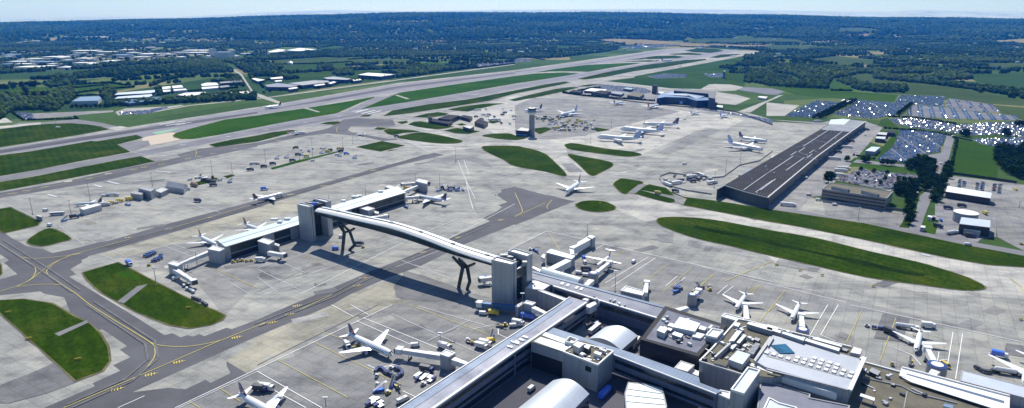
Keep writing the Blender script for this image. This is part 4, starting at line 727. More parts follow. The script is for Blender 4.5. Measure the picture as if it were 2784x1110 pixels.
for s, z, m, tp in ROOFB: addbox(t2, 'roof_plant', s, 13, z, m, tp)
bldg('gate_block', 'low gate lobby with a pale blue glazed roof behind the brown roofed block', 'gate block', 'O 2060,118 2095,85 2290,135 2250,172', 8.5, 'clad_grey', 'roof_sheet', .5, trim='trim_white')
# big silver roof with skylights
t4 = bldg('terminal_hall', 'departure hall with a wide silver sheet roof dotted with small square skylights', 'terminal hall', 'O 2400,560 2568,320 P 60,300 965,545 825,850 0,620', 14.5, 'clad_grey', 'roof_silver', .0)
edges(t4, 'P 940,540 978,525 830,850', 15, 1.8, .9, 'trim_white', False); edges(t4, 'P 830,852 700,815 0,640', 14.8, 1.0, .5, 'metal_mid', False); slab(t4, 'skylight', 'P 42,398 190,385 282,475 135,480', 14.6, 15.1, 'glass_blue')
slab(t4, 'roof_walkway', 'P 0,455 110,480 300,500 720,600 880,680 850,735 700,700 300,590 0,510', 14.6, 14.68, 'wall_grey')
SK = [(0, 470), (70, 487), (140, 508), (215, 530), (290, 550), (308, 520), (365, 572), (382, 540), (438, 595), (460, 558), (478, 525), (517, 617), (535, 580), (553, 548), (592, 640), (612, 603), (632, 570), (672, 662), (690, 625), (708, 592), (750, 685), (770, 648), (830, 708), (848, 670)]
for x, y in SK: slab(t4, 'rooflight', f'P {x-24},{y} {x-12},{y-18} {x+26},{y-8} {x+16},{y+14}', 14.6, 15.3, 'trim_white')
slab(t4, 'lean_to_roof', 'P 0,622 715,855 700,888 0,665', 9, 12.2, 'trim_white'); slab(t4, 'roof_plant', 'O 2380,545 2540,310 2568,325 2400,560', 14.5, 15.6, 'wall_pale')
slab(t4, 'roof_plant', 'P 0,370 40,310 75,320 20,410', 14.5, 15.8, 'wall_pale')
slab(t4, 'lean_to_roof', 'O 2320,590 2350,575 2568,640 2568,680', 10, 13.2, 'trim_white')
bldg('terminal_block', 'dark wall and grey roof terminal block along the bottom edge under the departure hall', 'terminal block', 'P -60,760 0,762 435,895 430,930 830,1010 800,1100 -100,1100', 9.5, 'clad_navy', 'roof_slate', .5, trim='wall_grey')
t3 = bldg('stair_block', 'tall pale stair tower with a white rimmed roof in front of the silver roofed hall', 'stair tower', 'O 2152,852 2322,628 2445,660 2282,892', 17.5, 'clad_pale', 'roof_sheet', .8, trim='trim_white')
bldg('stair_block', 'squat pale block where the blue roofed corridor ends beside the stair tower', 'block', 'O 2012,885 2045,850 2145,870 2138,940', 13, 'clad_pale', 'roof_sheet', .4, trim='wall_white')
bldg('terminal_block', 'grey roof corner rising at the very bottom behind the stair tower', 'terminal block', 'O 2450,1100 2530,930 2568,945 P 120,980 300,1027 300,1100', 11, 'clad_pale', 'roof_sheet', .6, trim='trim_white')
# low brown roof and long white pier
lb = bldg('terminal_roof', 'low brown flat roof between the silver hall and the long white pier', 'low building', 'P 975,575 1330,665 1450,740 2420,1027 2300,1200 640,1200 840,880', 7.5, 'clad_grey', 'roof_brown', 0)
edges(lb, 'P 978,572 1330,668', 7.9, .8, .9, 'trim_white', False); edges(lb, 'P 955,720 1350,810 1480,880 1900,980', 7.8, .5, .7, 'wall_grey', False); edges(lb, 'P 1405,860 1370,1027', 7.7, .4, .4, 'wall_grey', False)
for s, z, m, tp in (('P 1020,655 1050,620 1140,660 1110,700', 9.6, 'metal_dark', 'metal_mid'), ('P 1090,720 1100,700 1150,715 1140,735', 8.8, 'metal_dark', 'metal_mid'), ('P 1240,790 1255,770 1290,785 1275,800', 8.6, 'metal_dark', 'metal_mid'), ('P 1060,850 1070,842 1090,848 1080,858', 8.1, 'trim_white', 'trim_white'), ('P 965,645 975,625 1000,632 990,655', 9, 'metal_mid', 'trim_white'), ('P 1760,1005 1775,980 1862,1000 1860,1030', 9, 'wall_white', 'roof_blue_pale')): addbox(lb, 'roof_plant', s, 7.5, z, m, tp)
cn = thing('roof_canopy', 'bright white canopy on a blue frame standing on the brown flat roof', 'canopy', at('P', 1000, 915, 11)); cn.location.z = 7.55
pp = [relp(cn, v) for v in P('P 930,905 940,880 1082,925 1075,955', 10.5)]; MB().prism(pp, 2.6, 3.0).build('canopy_roof', M['trim_white'], cn)
for q in pp: MB().tube([(q.x*.9, q.y*.9, 0), (q.x*.9, q.y*.9, 2.6)], .15, 6).build('post', M['paint_blue'], cn)
pw = bldg('pier_building', 'long bright white roofed pier with a sunken gutter at the lower right', 'pier building', 'P 1325,700 1350,620 2425,905 2420,1060 2380,1060', 8.8, 'clad_navy', 'trim_white', .0)
slab(pw, 'gutter', 'P 1395,690 1400,680 2372,955 2368,978', 8.8, 8.95, 'roof_slope_blue'); slab(pw, 'lower_roof', 'P 1340,712 1450,742 2415,1045 2400,1075 1440,765', 8.8, 9.0, 'trim_white'); edges(pw, 'P 1352,620 2425,905', 9.2, .8, .8, 'trim_white', False)
bldg('pier_building', 'grey roofed low building at the right edge beyond the white pier', 'pier building', 'P 1930,755 1950,650 2700,845 2700,960', 5.5, 'clad_grey', 'metal_light', .2)
# Q area buildings by the lift tower
bldg('gate_building', 'pale blue ribbed roof building standing just right of the lift tower', 'gate building', 'Q 1000,297 1075,240 1497,360 1440,415', 8, 'wall_grey', 'metal_pale', 0)
bldg('gate_hall', 'long pale blue barrel roofed hall along the slate roofed corridor', 'gate hall', 'Q 890,642 980,575 1650,765 1540,832', 11.5, 'clad_navy', 'metal_pale', 2.2, kindroof='barrel')
wl = bldg('gate_walkway', 'short white walkway linking the barrel roofed hall to the pale blue building', 'walkway', 'Q 1010,580 1335,415 1432,442 1115,605', 8, 'wall_white', 'trim_white', 0, z0=3.2)
for f in (.2, .5, .8):
    p = relp(wl, P('Q 1060,590', 8)[0].lerp(P('Q 1385,430', 8)[0], f)); MB().tube([(p.x, p.y, 0), (p.x, p.y, 3.2)], .4, 8).build('leg', M['metal_mid'], wl)
wl = bldg('gate_walkway', 'long white walkway with a pale blue cap farthest out behind the lift tower', 'walkway', 'Q 1395,205 1535,160 1545,125 1715,30 1792,62 1475,228', 8, 'wall_white', 'trim_white', 0, z0=2.8)
bldg('', None, None, 'Q 1712,22 1760,-5 1852,18 1798,58', 9, 'wall_grey', 'metal_pale', 0, root=wl)
bldg('gate_walkway', 'narrow white passage stub joining the two walkways behind the lift tower', 'walkway', 'Q 1400,225 1470,215 1482,330 1415,325', 7, 'wall_white', 'trim_white', 0, z0=2.8)
bldg('gate_walkway', 'white slanting passage touching the right side of the lift tower', 'walkway', 'Q 748,565 765,540 900,600 880,635', 9, 'wall_white', 'trim_white', 0, z0=3)
bldg('gate_walkway', 'small pale cabin with dark end left of the pale blue ribbed building', 'cabin', 'Q 905,370 950,325 975,335 965,400', 6, 'wall_white', 'trim_white', 0, z0=2.5)
bldg('gate_building', 'low gate lounge with a pale glazed roof and white rim right of the corridor', 'gate building', 'K 1055,995 1108,950 1295,1002 1270,1045', 7.5, 'clad_grey', 'roof_sheet', .5, trim='trim_white')
# ---- boarding bridges
def rot2(v, a): return Vector((v.x*math.cos(a)-v.y*math.sin(a), v.x*math.sin(a)+v.y*math.cos(a)))
def jetbridge(label, s, z=5.5, w=3.2, h=2.9, rot=None, mat='wall_white', top='trim_white', head=True, stripes=None, rr=3.6):
    p = P(s, z); a = p[0]; t = thing('boarding_bridge', label, 'boarding bridge', (a.x, a.y, 0)); o = Vector((a.x, a.y, 0))
    q = [(v - o) for v in p]; n = len(q)
    for i in range(n-1):
        u = Vector((q[i].x, q[i].y, z-h/2)); v = Vector((q[i+1].x, q[i+1].y, z-h/2)); k = 3 if n == 2 else 1
        for j in range(k):
            MB().bar(u.lerp(v, j/k), u.lerp(v, (j+1)/k + (.02 if j < k-1 else 0)), w - .35*j, h - .25*j).build('tunnel', M[stripes[j % len(stripes)] if stripes else mat], t)
    e = q[-1]; d = (q[-1].to_2d() - q[-2].to_2d()).normalized(); pn = Vector((-d.y, d.x))
    if head: MB().prism([e.to_2d() + d*x + pn*y for x, y in ((-.5, -2.1), (3.2, -2.1), (3.2, 2.1), (-.5, 2.1))], z-h-.1, z+.25).build('cab', M['wall_white'], t); MB().prism([e.to_2d() + d*x + pn*y for x, y in ((3.2, -1.8), (4.1, -1.8), (4.1, 1.8), (3.2, 1.8))], z-h, z+.1).build('bellows', M['metal_dark'], t)
    c = q[-2].lerp(q[-1], .8); 
    for sd in (-1, 1): MB().bar((c.x+pn.x*sd*1.6, c.y+pn.y*sd*1.6, .9), (c.x+pn.x*sd*1.6, c.y+pn.y*sd*1.6, z-h), .35).build('leg', M['metal_mid'], t)
    MB().bar((c.x-pn.x*2, c.y-pn.y*2, .5), (c.x+pn.x*2, c.y+pn.y*2, .5), .9, .9).build('wheel_axle', M['tyre'], t)
    if rot:
        MB().lathe(0, 0, [(rr, 0), (rr, z+.3), (rr*.95, z+.9)], 20).build('rotunda', M['metal_mid'], t); MB().lathe(0, 0, [(rr*1.02, z+.9), (rr*1.02, z+1.15), (rr*.2, z+1.3)], 20).build('rotunda_roof', M['paint_navy'], t); MB().lathe(0, 0, [(rr*.62, z+1.2), (rr*.62, z+1.45), (.1, z+1.5)], 16).build('rotunda_cap', M['trim_white'], t)
    return t
jetbridge('white boarding bridge reaching the nose of the nearest complete airliner', 'N 1830,490 1440,432', 6.2); jetbridge('short white link from the nearest gate block into the blue roofed corridor', 'N 1950,530 2130,590', 7.5, head=False)
jetbridge('boarding bridge with blue striped top below the right lift tower', 'R 660,460 60,395', 6, stripes=['roof_blue', 'roof_blue', 'roof_blue']); jetbridge('white link tunnel from the gate block under the lift tower to the corridor', 'R 960,480 1210,590', 8, 3.4, head=False)
jetbridge('white boarding bridge with round rotunda reaching the high winged propeller plane', 'Q 1820,680 2090,462', 6.5, rot=1); jetbridge('thick white link from the round rotunda to the slate roofed corridor', 'Q 1790,770 1660,890', 8.5, 4, head=False)
jetbridge('white boarding bridge serving the left of the two parked airliners facing the terminal', 'S 835,945 815,690', 6.5); jetbridge('white boarding bridge with rotunda serving the right of the two parked airliners', 'P 360,258 350,95', 6.5, rot=1)
jetbridge('white boarding bridge with a large round rotunda beside the long white pier', 'P 1700,612 1612,425', 6.8, rot=1, rr=4.6); jetbridge('white stub from the large rotunda to the long white pier', 'P 1690,650 1640,700', 8.3, 4, head=False)
jetbridge('white boarding bridge turned outward on an empty stand right of the corridor', 'K 1300,1010 1315,905', 6); jetbridge('short white boarding bridge with rotunda on the empty stand left of the two parked airliners', 'K 1770,1045 1825,985', 6.5, rot=1, rr=3)
jetbridge('white fixed passage leading left off the satellite pier', 'I 2100,590 1780,720', 7.5, head=False); jetbridge('white boarding bridge swung down from the far left satellite tip', 'I 1740,770 1920,880', 6)
jetbridge('white boarding bridge on the left wing gate block of the satellite', 'J 110,600 240,620', 6); jetbridge('white boarding bridge on the gate block right of the bridge', 'U 1470,385 1700,355', 6)
jetbridge('white boarding bridge at the right wing meeting the red tailed airliner', 'J 1410,62 1580,48', 6.5); jetbridge('white walkway to the tall block at the far satellite tip', 'F 1460,950 1630,880', 7, head=False); jetbridge('white boarding bridge projecting left from the far tip block', 'F 1575,865 1465,875', 6.5)
jetbridge('pair of white bridge sections across the double stand near the lift tower rail', 'J 2335,850 2260,860', 5.5); jetbridge('twin white link between the slate roofed corridor and the blue roofed corridor end', 'R 1860,360 1910,325', 11.2, 3.6, head=False); jetbridge('lower white link between the corridor ends beside the courtyard', 'R 1900,480 2080,378', 10.8, 4, head=False)
jetbridge('white link bridge from the corridor to the dark cube block', 'O 1620,45 1720,12', 9, 3.6, head=False); jetbridge('white bridge piece by the dark roofed cube on the apron side', 'O 720,40 800,5', 9.5, 3.2, head=False)
# ---- cargo shed
cs = bldg('cargo_shed', 'very long dark roofed cargo shed with pale roof strips', 'warehouse', 'G 2015,938 K 2088,-55 2300,10 2540,72 H 12,1015 820,372 990,255 830,238 690,238 520,350', 11, 'clad_shed', 'roof_dark', 0)
slab(cs, 'metal_roof', 'H 545,340 690,240 830,240 988,257 830,362', 11, 11.3, 'roof_grey'); slab(cs, 'metal_roof', 'H 640,240 760,232 835,238 775,290 620,285', 11, 11.35, 'metal_light')
edges(cs, 'H 14,1015 500,610 830,370 990,257', 11.3, 1.4, .5, 'wall_pale', False); edges(cs, 'G 2015,938 K 2088,-55 2300,10 2540,72', 11.2, .7, .6, 'wall_grey', False)
for s, w in (("H 365,510 620,345", 2), ("H 525,535 755,360", 2), ("H 322,562 385,522", 2), ("H 240,600 298,562", 2), ("H 425,578 475,545", 2), ("H 400,625 455,585", 2), ("H 0,785 265,608", 2), ("H 195,750 375,622", 2), ("H -60,945 90,835", 2), ("G 2280,945 2568,742", 1.6), ("G 2400,968 2568,850", 1.6)):
    p = P(s, 11.2); MB().bar(tuple(relp(cs, p[0])) + (11.35,), tuple(relp(cs, p[1])) + (11.35,), w*.62, .6).build('roof_strip', M['wall_grey'], cs)
for s in ("H 310,560 500,640", "H 260,600 490,640", "H 400,430 700,490"):
    p = P(s, 11.2); MB().bar(tuple(relp(cs, p[0])) + (11.3,), tuple(relp(cs, p[1])) + (11.3,), .5, .5).build('roof_seam', M['wall_grey'], cs)
random.seed(3)
for k in range(40):
    f = random.random(); g = random.uniform(.1, .9); a = P('G 2060,930', 11)[0].lerp(P('H 560,350', 11)[0], f); b = P('K 2500,60', 11)[0].lerp(P('H 800,370', 11)[0], f); c = relp(cs, a.lerp(b, g)); MB().box(c.x-.7, c.x+.7, c.y-.7, c.y+.7, 11, 12).build('roof_vent', M['wall_pale' if k % 3 == 0 else 'metal_mid'], cs)
bldg('shed_annex', 'small pale flat annex on the apron side of the cargo shed', 'annex', 'H 35,620 65,600 150,605 130,635', 6, 'wall_grey', 'wall_pale'); bldg('shed_annex', 'grey lean-to on the near apron side of the cargo shed', 'annex', 'G 2230,790 2320,715 2440,745 2350,822', 8, 'wall_grey', 'roof_grey')
cpy = thing('loading_canopy', 'row of dark loading bays under the right side eave of the cargo shed', 'canopy', at('H', 400, 720, 5)); cpy.location.z = 0
for k in range(16):
    p = P('H 60,1000', 4.5)[0].lerp(P('H 930,330', 4.5)[0], (k+.5)/16); c = relp(cpy, p); dd = (P('H 930,330', 4.5)[0] - P('H 60,1000', 4.5)[0]).to_2d().normalized(); nn = Vector((dd.y, -dd.x))
    MB().prism([c + dd*x + nn*y for x, y in ((-4, -3), (4, -3), (4, 3.5), (-4, 3.5))], 4.1, 4.5).build('bay_roof', M['metal_dark'], cpy)
# ---- offices and yard buildings on the right
of = bldg('office_block', 'long brick office block with two pale rooftop boxes beside the car park', 'office', 'H 555,935 640,872 1262,962 1200,1030', 11.5, 'office_wall', 'roof_brown', .7, win=[(2, 3.4), (5.4, 6.8), (8.6, 10)], trim='wall_grey')
addbox(of, 'rooftop_box', 'H 648,905 685,880 825,905 815,940', 11.5, 15, 'wall_grey', 'roof_brown'); addbox(of, 'rooftop_box', 'H 945,945 978,920 1118,950 1110,990', 11.5, 15, 'wall_grey', 'roof_brown')
bldg('yard_building', 'low hip roofed building with dark walls behind the parked cars at the right edge', 'building', 'V 1205,520 1240,455 2003,575 1985,640', 7, 'clad_black', 'metal_light', 0, kindroof='gable')
bldg('yard_building', 'silver roofed workshop with dark walls beside the round tank', 'workshop', 'L 1925,325 1945,260 2232,292 2230,362', 9, 'clad_black', 'metal_light', 0)
bldg('yard_canopy', 'bright white flat canopy in front of the silver roofed workshop', 'canopy', 'L 1968,378 1975,355 2142,380 2135,405', 5, 'clad_grey', 'trim_white', 0)
tk = thing('storage_tank', 'round storage tank with a white lid in the right hand yard', 'tank', at('V', 1560, 880, 9)); tk.location.z = 0
r_ = (at('V', 1740, 880, 9) - at('V', 1370, 880, 9)).length / 2; MB().lathe(0, 0, [(r_, 0), (r_, 8.6)], 28).build('shell', M['wall_grey'], tk); MB().lathe(0, 0, [(r_*1.02, 8.6), (r_*1.02, 9), (.3, 9.6)], 28).build('lid', M['trim_white'], tk)
for l, s, h, w, r in [('white hut on the grass strip beside the yard road', 'V 885,955 900,935 970,948 965,975', 3.5, 'wall_white', 'trim_white'), ('dark hut next to the white hut by the yard road', 'V 968,955 980,935 1035,948 1028,975', 3.5, 'wall_dark', 'metal_mid'), ('grey cube kiosk on the grass by the perimeter road', 'L 1535,360 1545,342 1585,348 1580,365', 4, 'wall_grey', 'wall_white'), ('pale long hut beside the brick office right end', 'V 50,500 60,485 245,505 240,530', 4, 'wall_white', 'trim_white'),
    ('silver roofed depot between the cargo road and the fenced car park', 'H 985,550 1050,510 1135,515 1080,560', 6, 'wall_grey', 'metal_light'), ('dark striped trailer shed nearer the top of the cargo road', 'H 1100,385 1125,365 1205,370 1195,395', 6, 'wall_dark', 'wall_pale'), ('second dark flat shed beside the cargo road', 'H 1165,365 1180,350 1285,355 1275,375', 6, 'wall_dark', 'roof_dark'), ('cream flat shed below the dark trailer shed', 'H 1085,425 1100,408 1190,412 1180,435', 6, 'wall_dark', 'metal_light')]:
    bldg('yard_hut', l, 'hut', s, h, w, r)
# ---- hangar, fire station, tower, far apron buildings
hg = bldg('hangar', 'large dark blue aircraft hangar with a pale blue folded roof', 'hangar', 'C 1415,982 1456,934 1605,910 1940,945 1935,1000 1812,1005 1712,975 1500,968', 15, 'wall_blue', 'roof_blue', 0)
bldg('', None, None, 'C 1590,880 2006,914 1998,985 1935,975 1930,935 1585,905', 23, 'wall_blue', 'wall_dark', 0, root=hg)
rp = [relp(hg, at('C', x, y, z)).to_3d() + Vector((0, 0, z)) for x, y, z in ((1475, 942, 15.2), (1620, 905, 18), (1780, 888, 22), (1935, 945, 18), (1815, 992, 15.5), (1700, 938, 19), (1830, 962, 18))]
mb = MB(); mb.add(rp, [(0, 5, 1), (1, 5, 2), (5, 3, 2), (5, 4, 3), (5, 6, 4), (0, 6, 5)]); mb.build('folded_roof', M['roof_blue_pale'], hg)
p = [relp(hg, v) for v in P('G 1640,88 1660,90', 5)]
A = relp(hg, at('C', 1500, 968, 15)); B = relp(hg, at('C', 1712, 975, 15)); d = (B-A).normalized(); o = Vector((d.y, -d.x)); o = o if o.y < 0 else -o; q = A.lerp(B, .7); MB().prism([q+o*.2, q+d*6+o*.2, q+d*6-o*.1, q-o*.1], .3, 7).build('door', M['paint_cyan'], hg)
ct = thing('control_tower', 'slender concrete control tower with a dark glass cab on a white ring', 'control tower', at('G', 168, 398)); 
MB().lathe(0, 0, [(4.6, 0), (4.3, 33), (4.5, 34)], 12).build('shaft', M['wall_concrete'], ct); MB().lathe(0, 0, [(4.1, 33), (7.2, 35.5), (7.6, 36.2), (7.6, 37.6)], 20).build('gallery', M['wall_white'], ct); MB().lathe(0, 0, [(7.4, 38), (7.2, 39.2)], 20).build('window_band', M['roof_blue'], ct)
MB().lathe(0, 0, [(6.9, 39.2), (6.4, 40)], 20).build('cab_sill', M['trim_white'], ct); cb = MB().lathe(0, 0, [(6.2, 40), (6.9, 43.4)], 16).build('cab', M['glass_dark'], ct); MB().lathe(0, 0, [(7.1, 43.4), (7.1, 44), (4.5, 44.6)], 20).build('cab_roof', M['metal_mid'], ct); MB().bar((0, 0, 44.5), (0, 0, 49), .35).build('antenna', M['metal_light'], ct); MB().box(-1.5, 1.5, -1.5, 1.5, 44.6, 46).build('equipment_box', M['metal_mid'], ct)
bldg('tower_base', 'dark low building with a pale roof at the foot of the control tower', 'building', 'G 10,348 62,316 152,332 132,358', 9, 'wall_black', 'wall_pale', .3, win=[(2, 3.4)], winmat='paint_cyan')
FB = [('fire station hall with dark roof among the grass islands left of the tower', 'F 1800,228 1900,192 2010,198 1920,240', 8), ('low dark fire station wing facing the taxiway', 'F 1712,250 1760,232 1945,262 1900,282', 5), ('dark drill tower of the fire station', 'F 1702,212 1715,205 1745,212 1735,222', 10), ('long dark store behind the fire station hall', 'F 2010,205 2060,195 2145,210 2120,232', 6), ('dark square plant building right of the fire station', 'F 2165,262 2200,235 2300,262 2260,290', 7), ('small dark plant building with pale roof left of the square one', 'F 2050,310 2100,298 2160,310 2120,332', 6), ('round dark drum building behind the plant buildings', 'F 2205,240 2215,222 2260,228 2255,248', 6)]
for l, s, h in FB: bldg('airfield_building', l, 'building', s, h, 'wall_black', 'roof_dark' if 'pale' not in l else 'wall_pale', .2)
PB_ = [('stepped pale grey building at the left end of the remote stands', 'E 1300,975 1345,950 1445,958 1410,992', 6, 'wall_grey', 'wall_grey', 'flat'), ('taller flat block on the stepped grey building', 'E 1380,925 1430,912 1548,930 1502,958', 9, 'wall_grey', 'wall_grey', 'flat'), ('low flat roof block right of the stepped grey building', 'E 1545,950 1612,918 1682,935 1605,972', 5, 'wall_grey', 'wall_pale', 'flat'), ('gabled open shed with a blue grey roof on the remote stands', 'E 1650,905 1700,868 1872,895 1830,935', 5.5, 'clad_grey', 'metal_mid', 'gable'), ('long white flat box building with yellow vehicles at its end', 'I 790,168 970,122 1012,138 832,188', 5.5, 'wall_pale', 'trim_white', 'flat'), ('pale kiosk at the corner of the grass triangle on the left', 'I 358,248 370,236 425,246 415,260', 4, 'wall_grey', 'wall_white', 'flat'), ('small rust roofed hut on the grass strip of the remote stands', 'E 1900,868 1910,860 1972,872 1962,884', 4, 'wall_brick', 'wall_brick', 'gable'), ('low dark hut further along the remote stand grass strip', 'E 2055,838 2070,825 2155,838 2140,852', 3.5, 'wall_dark', 'roof_dark', 'flat')]
for l, s, h, w, r, k in PB_: bldg('stand_building', l, 'building', s, h, w, r, .2 if k == 'flat' else 0, kindroof=k)
HB = [('wide cream roofed depot behind the far apron', 'C 690,905 760,880 920,895 880,918', 6, 'wall_dark', 'wall_white'), ('dark roofed depot right of the cream roofed depot', 'C 760,920 860,900 960,915 900,940', 7, 'wall_dark', 'roof_dark'), ('brown roofed workshop on the far apron edge', 'C 1120,950 1180,925 1290,940 1240,970', 7, 'wall_dark', 'roof_brown'), ('dark boxy tower block left of the hangar', 'C 1370,855 1385,842 1428,848 1418,862', 20, 'wall_black', 'roof_dark'), ('long dark store at the left end of the far apron depots', 'C 540,915 580,898 680,905 650,925', 6, 'wall_dark', 'roof_dark'), ('pale flat store in front of the boxy tower', 'C 1395,920 1420,912 1490,920 1470,935', 5, 'wall_pale', 'wall_white'), ('tan roofed store behind the depots', 'C 1080,885 1110,875 1180,882 1160,895', 6, 'wall_dark', 'paint_tan'), ('grey flat store between depots and hangar', 'C 960,930 990,915 1090,925 1060,945', 6, 'wall_dark', 'roof_grey'), ('white hut with a green wall on the grass right of the hangar', 'G 2000,110 2010,95 2075,102 2070,120', 5, 'paint_green', 'wall_white'), ('white roofed hut on the grass behind the first car parks', 'G 2420,15 2440,5 2520,12 2500,30', 5, 'wall_pale', 'wall_white'), ('white flat store beside the first blue car park', 'H 742,50 770,36 845,45 830,66', 5, 'wall_pale', 'trim_white'), ('pale blue boxy tower near the far car parks', 'C 2078,712 2085,705 2100,707 2098,714', 22, 'roof_blue', 'wall_grey')]
for l, s, h, w, r in HB: bldg('depot', l, 'depot', s, h, w, r)
# ---- industrial estate south of the runway
IND = [('blue and white roofed industrial hall nearest the left edge', 'A 715,1012 800,968 985,960 1010,978 975,1005', 8, 'wall_pale', 'roof_blue_pale', 'flat'), ('hall with silver striped roof behind the long blue roof', 'A 1140,948 1180,926 1545,898 1545,918 1500,930', 8, 'wall_blue', 'metal_light', 'flat'), ('second silver roofed hall in front of the striped one', 'A 1140,985 1180,965 1512,940 1520,955 1480,968', 8, 'wall_blue', 'metal_light', 'flat'), ('long blue roofed hall in front of the silver roofs', 'E 1240,65 1300,40 1600,12 1632,35 1580,45 1290,78', 7, 'wall_dark', 'roof_blue', 'flat'),
 ('left of a pair of white flat roofed stores', 'A 1618,868 1700,860 1702,882 1620,892', 7, 'wall_pale', 'trim_white', 'flat'), ('right of a pair of white flat roofed stores', 'A 1715,858 1812,850 1828,872 1722,880', 7, 'wall_pale', 'trim_white', 'flat'), ('white store in front of the left one of the pair', 'A 1625,900 1698,896 1700,912 1628,918', 6, 'wall_pale', 'trim_white', 'flat'), ('low white store in front of the right one of the pair', 'A 1730,892 1850,885 1868,897 1735,908', 6, 'wall_pale', 'trim_white', 'flat'),
 ('white curved roof hall beside the estate road', 'A 2005,842 2060,826 2160,826 2180,848 2015,858', 9, 'wall_pale', 'trim_white', 'flat'), ('lower white hall under the curved roof hall', 'A 2010,872 2180,855 2175,876 2015,890', 6, 'wall_pale', 'trim_white', 'flat'), ('dark striped roof offices left of the estate road', 'A 2190,818 2400,802 2420,815 2200,832', 9, 'wall_dark', 'roof_grey', 'flat'), ('grey roofed offices below the striped roof offices', 'A 2190,860 2280,850 2290,865 2200,876', 7, 'wall_dark', 'roof_grey', 'flat'),
 ('broad white winged roof showroom near the perimeter road', 'A 1770,948 1850,926 2050,918 2050,932 1880,962', 7, 'wall_dark', 'trim_white', 'flat'), ('grey low factory right of the white winged showroom', 'A 2100,932 2300,912 2322,925 2120,950', 7, 'wall_dark', 'roof_grey', 'flat'), ('white flat depot beside the road to the runway', 'A 2385,917 2490,905 2515,928 2400,938', 7, 'wall_dark', 'trim_white', 'flat'), ('white hall at the junction of the estate road', 'B 5,812 -60,785 -30,780 78,797', 8, 'wall_dark', 'trim_white', 'flat'),
 ('white roofed store with red trim above the grey factories', 'B 125,778 250,764 255,782 140,790', 7, 'wall_brick', 'trim_white', 'flat'), ('small white store below the red trimmed one', 'B 170,805 240,799 245,810 180,816', 6, 'wall_pale', 'trim_white', 'flat'), ('big grey roofed factory left of the corrugated one', 'B 75,850 200,830 415,850 335,870 100,868', 9, 'wall_dark', 'roof_slate', 'flat'), ('factory with a pale corrugated sawtooth roof', 'B 310,832 560,802 705,806 720,818 450,852', 10, 'wall_dark', 'roof_corrugated', 'flat'),
 ('white fronted unit before the corrugated factory', 'B 558,850 660,834 678,845 580,858', 8, 'wall_blue', 'trim_white', 'flat'), ('grey white unit at the right end of the corrugated factory', 'B 700,828 760,812 788,820 730,838', 8, 'wall_blue', 'wall_white', 'flat'), ('grey roofed factory with corrugated top farther right', 'B 650,778 760,764 935,786 900,797 700,790', 10, 'wall_blue', 'roof_corrugated', 'flat'), ('small white roofed unit at the right end of the estate', 'B 940,797 1020,787 1040,797 960,808', 8, 'wall_blue', 'trim_white', 'flat'), ('white roofed unit at the left front of the grey factories', 'B 305,882 390,867 405,880 320,892', 8, 'wall_blue', 'trim_white', 'flat'), ('huge white flat roofed warehouse at the right end of the estate', 'B 1003,747 1100,727 1370,743 1230,763', 11, 'wall_blue', 'trim_white', 'flat'),
 ('white sprawling factory far behind the fields, left part', 'B 105,517 200,492 280,497 250,513 130,525', 9, 'wall_pale', 'trim_white', 'flat'), ('white sprawling factory far behind the fields, right part', 'B 285,502 420,480 590,494 480,505 400,510', 9, 'wall_pale', 'trim_white', 'flat'), ('small white shed in front of the sprawling white factory', 'B 80,542 140,532 150,545 100,550', 8, 'wall_pale', 'trim_white', 'flat'), ('white farmhouse in the fields below the sprawling factory', 'B 295,628 315,617 355,622 345,634', 7, 'wall_pale', 'trim_white', 'gable')]
for l, s, h, w, r, k in IND: bldg('industrial_hall', l, 'industrial building', s, h, w, r, kindroof=k, doors=4 if h > 7 else 2)
TOWN = "705,515,250,12;730,540,120,10;950,525,180,14;410,575,250,18;250,600,140,14;65,625,210,14;300,630,220,16;0,650,130,12;150,655,140,14;140,680,240,22;380,668,100,18;570,680,130,18;720,640,200,12;830,650,100,16;1000,615,100,28;1255,535,130,14;1110,552,140,22;1180,500,150,18;1330,585,140,10;1450,478,80,14;1810,510,280,12;1850,528,230,16;1740,530,110,12;1760,575,60,16;2265,510,60,12;2390,540,80,14;2320,570,50,10;20,545,120,24;20,575,80,10;175,605,80,10;740,590,170,16;1580,565,60,10;2040,565,40,14;950,550,80,14;850,368,60,14;930,370,120,10;1030,388,80,8;1140,385,70,8;730,382,20,8;1060,312,40,14;1020,312,20,8;1550,358,90,10;1640,400,60,16;1590,430,50,10;1440,352,30,8;200,415,40,14;300,412,90,12;1290,392,50,8;1830,392,30,8;1930,352,30,8;1900,325,30,8;760,340,40,8;640,370,60,8;500,405,60,10;560,590,60,12;620,610,60,12;470,655,60,12;660,560,80,14;1380,540,160,24;1560,540,120,12;1640,555,80,10"
TG = 'white and blue roofed works in the town south of the airport'
BSPOT = []
def town(r, x, y, w, h, lab, grp, mats, tall=0, nm='town_building'):
    a = hit(r, x, y + h); b = hit(r, x + w, y + h); X = (a[0]+b[0])/2; Y = (a[1]+b[1])/2; W_ = abs(b[0]-a[0]); dep = min(max(W_*.6, 14, h*(4.2 if tall == 0 else 1)), 110); g = float(terr(X, Y)) if Y > 4300 else 0
    BSPOT.append((X, Y, W_, dep)); t = thing(nm, lab, 'building', (X, Y, g), random.uniform(-.1, .12), grp); z = tall or random.uniform(7, 10)
    MB().box(-W_/2, W_/2, 0, dep, -3, z-.1).build('wall', M[mats[0]], t); MB().box(-W_/2-.5, W_/2+.5, -.5, dep+.5, z-.1, z+.6).build('roof', M[mats[1]], t)
random.seed(11)
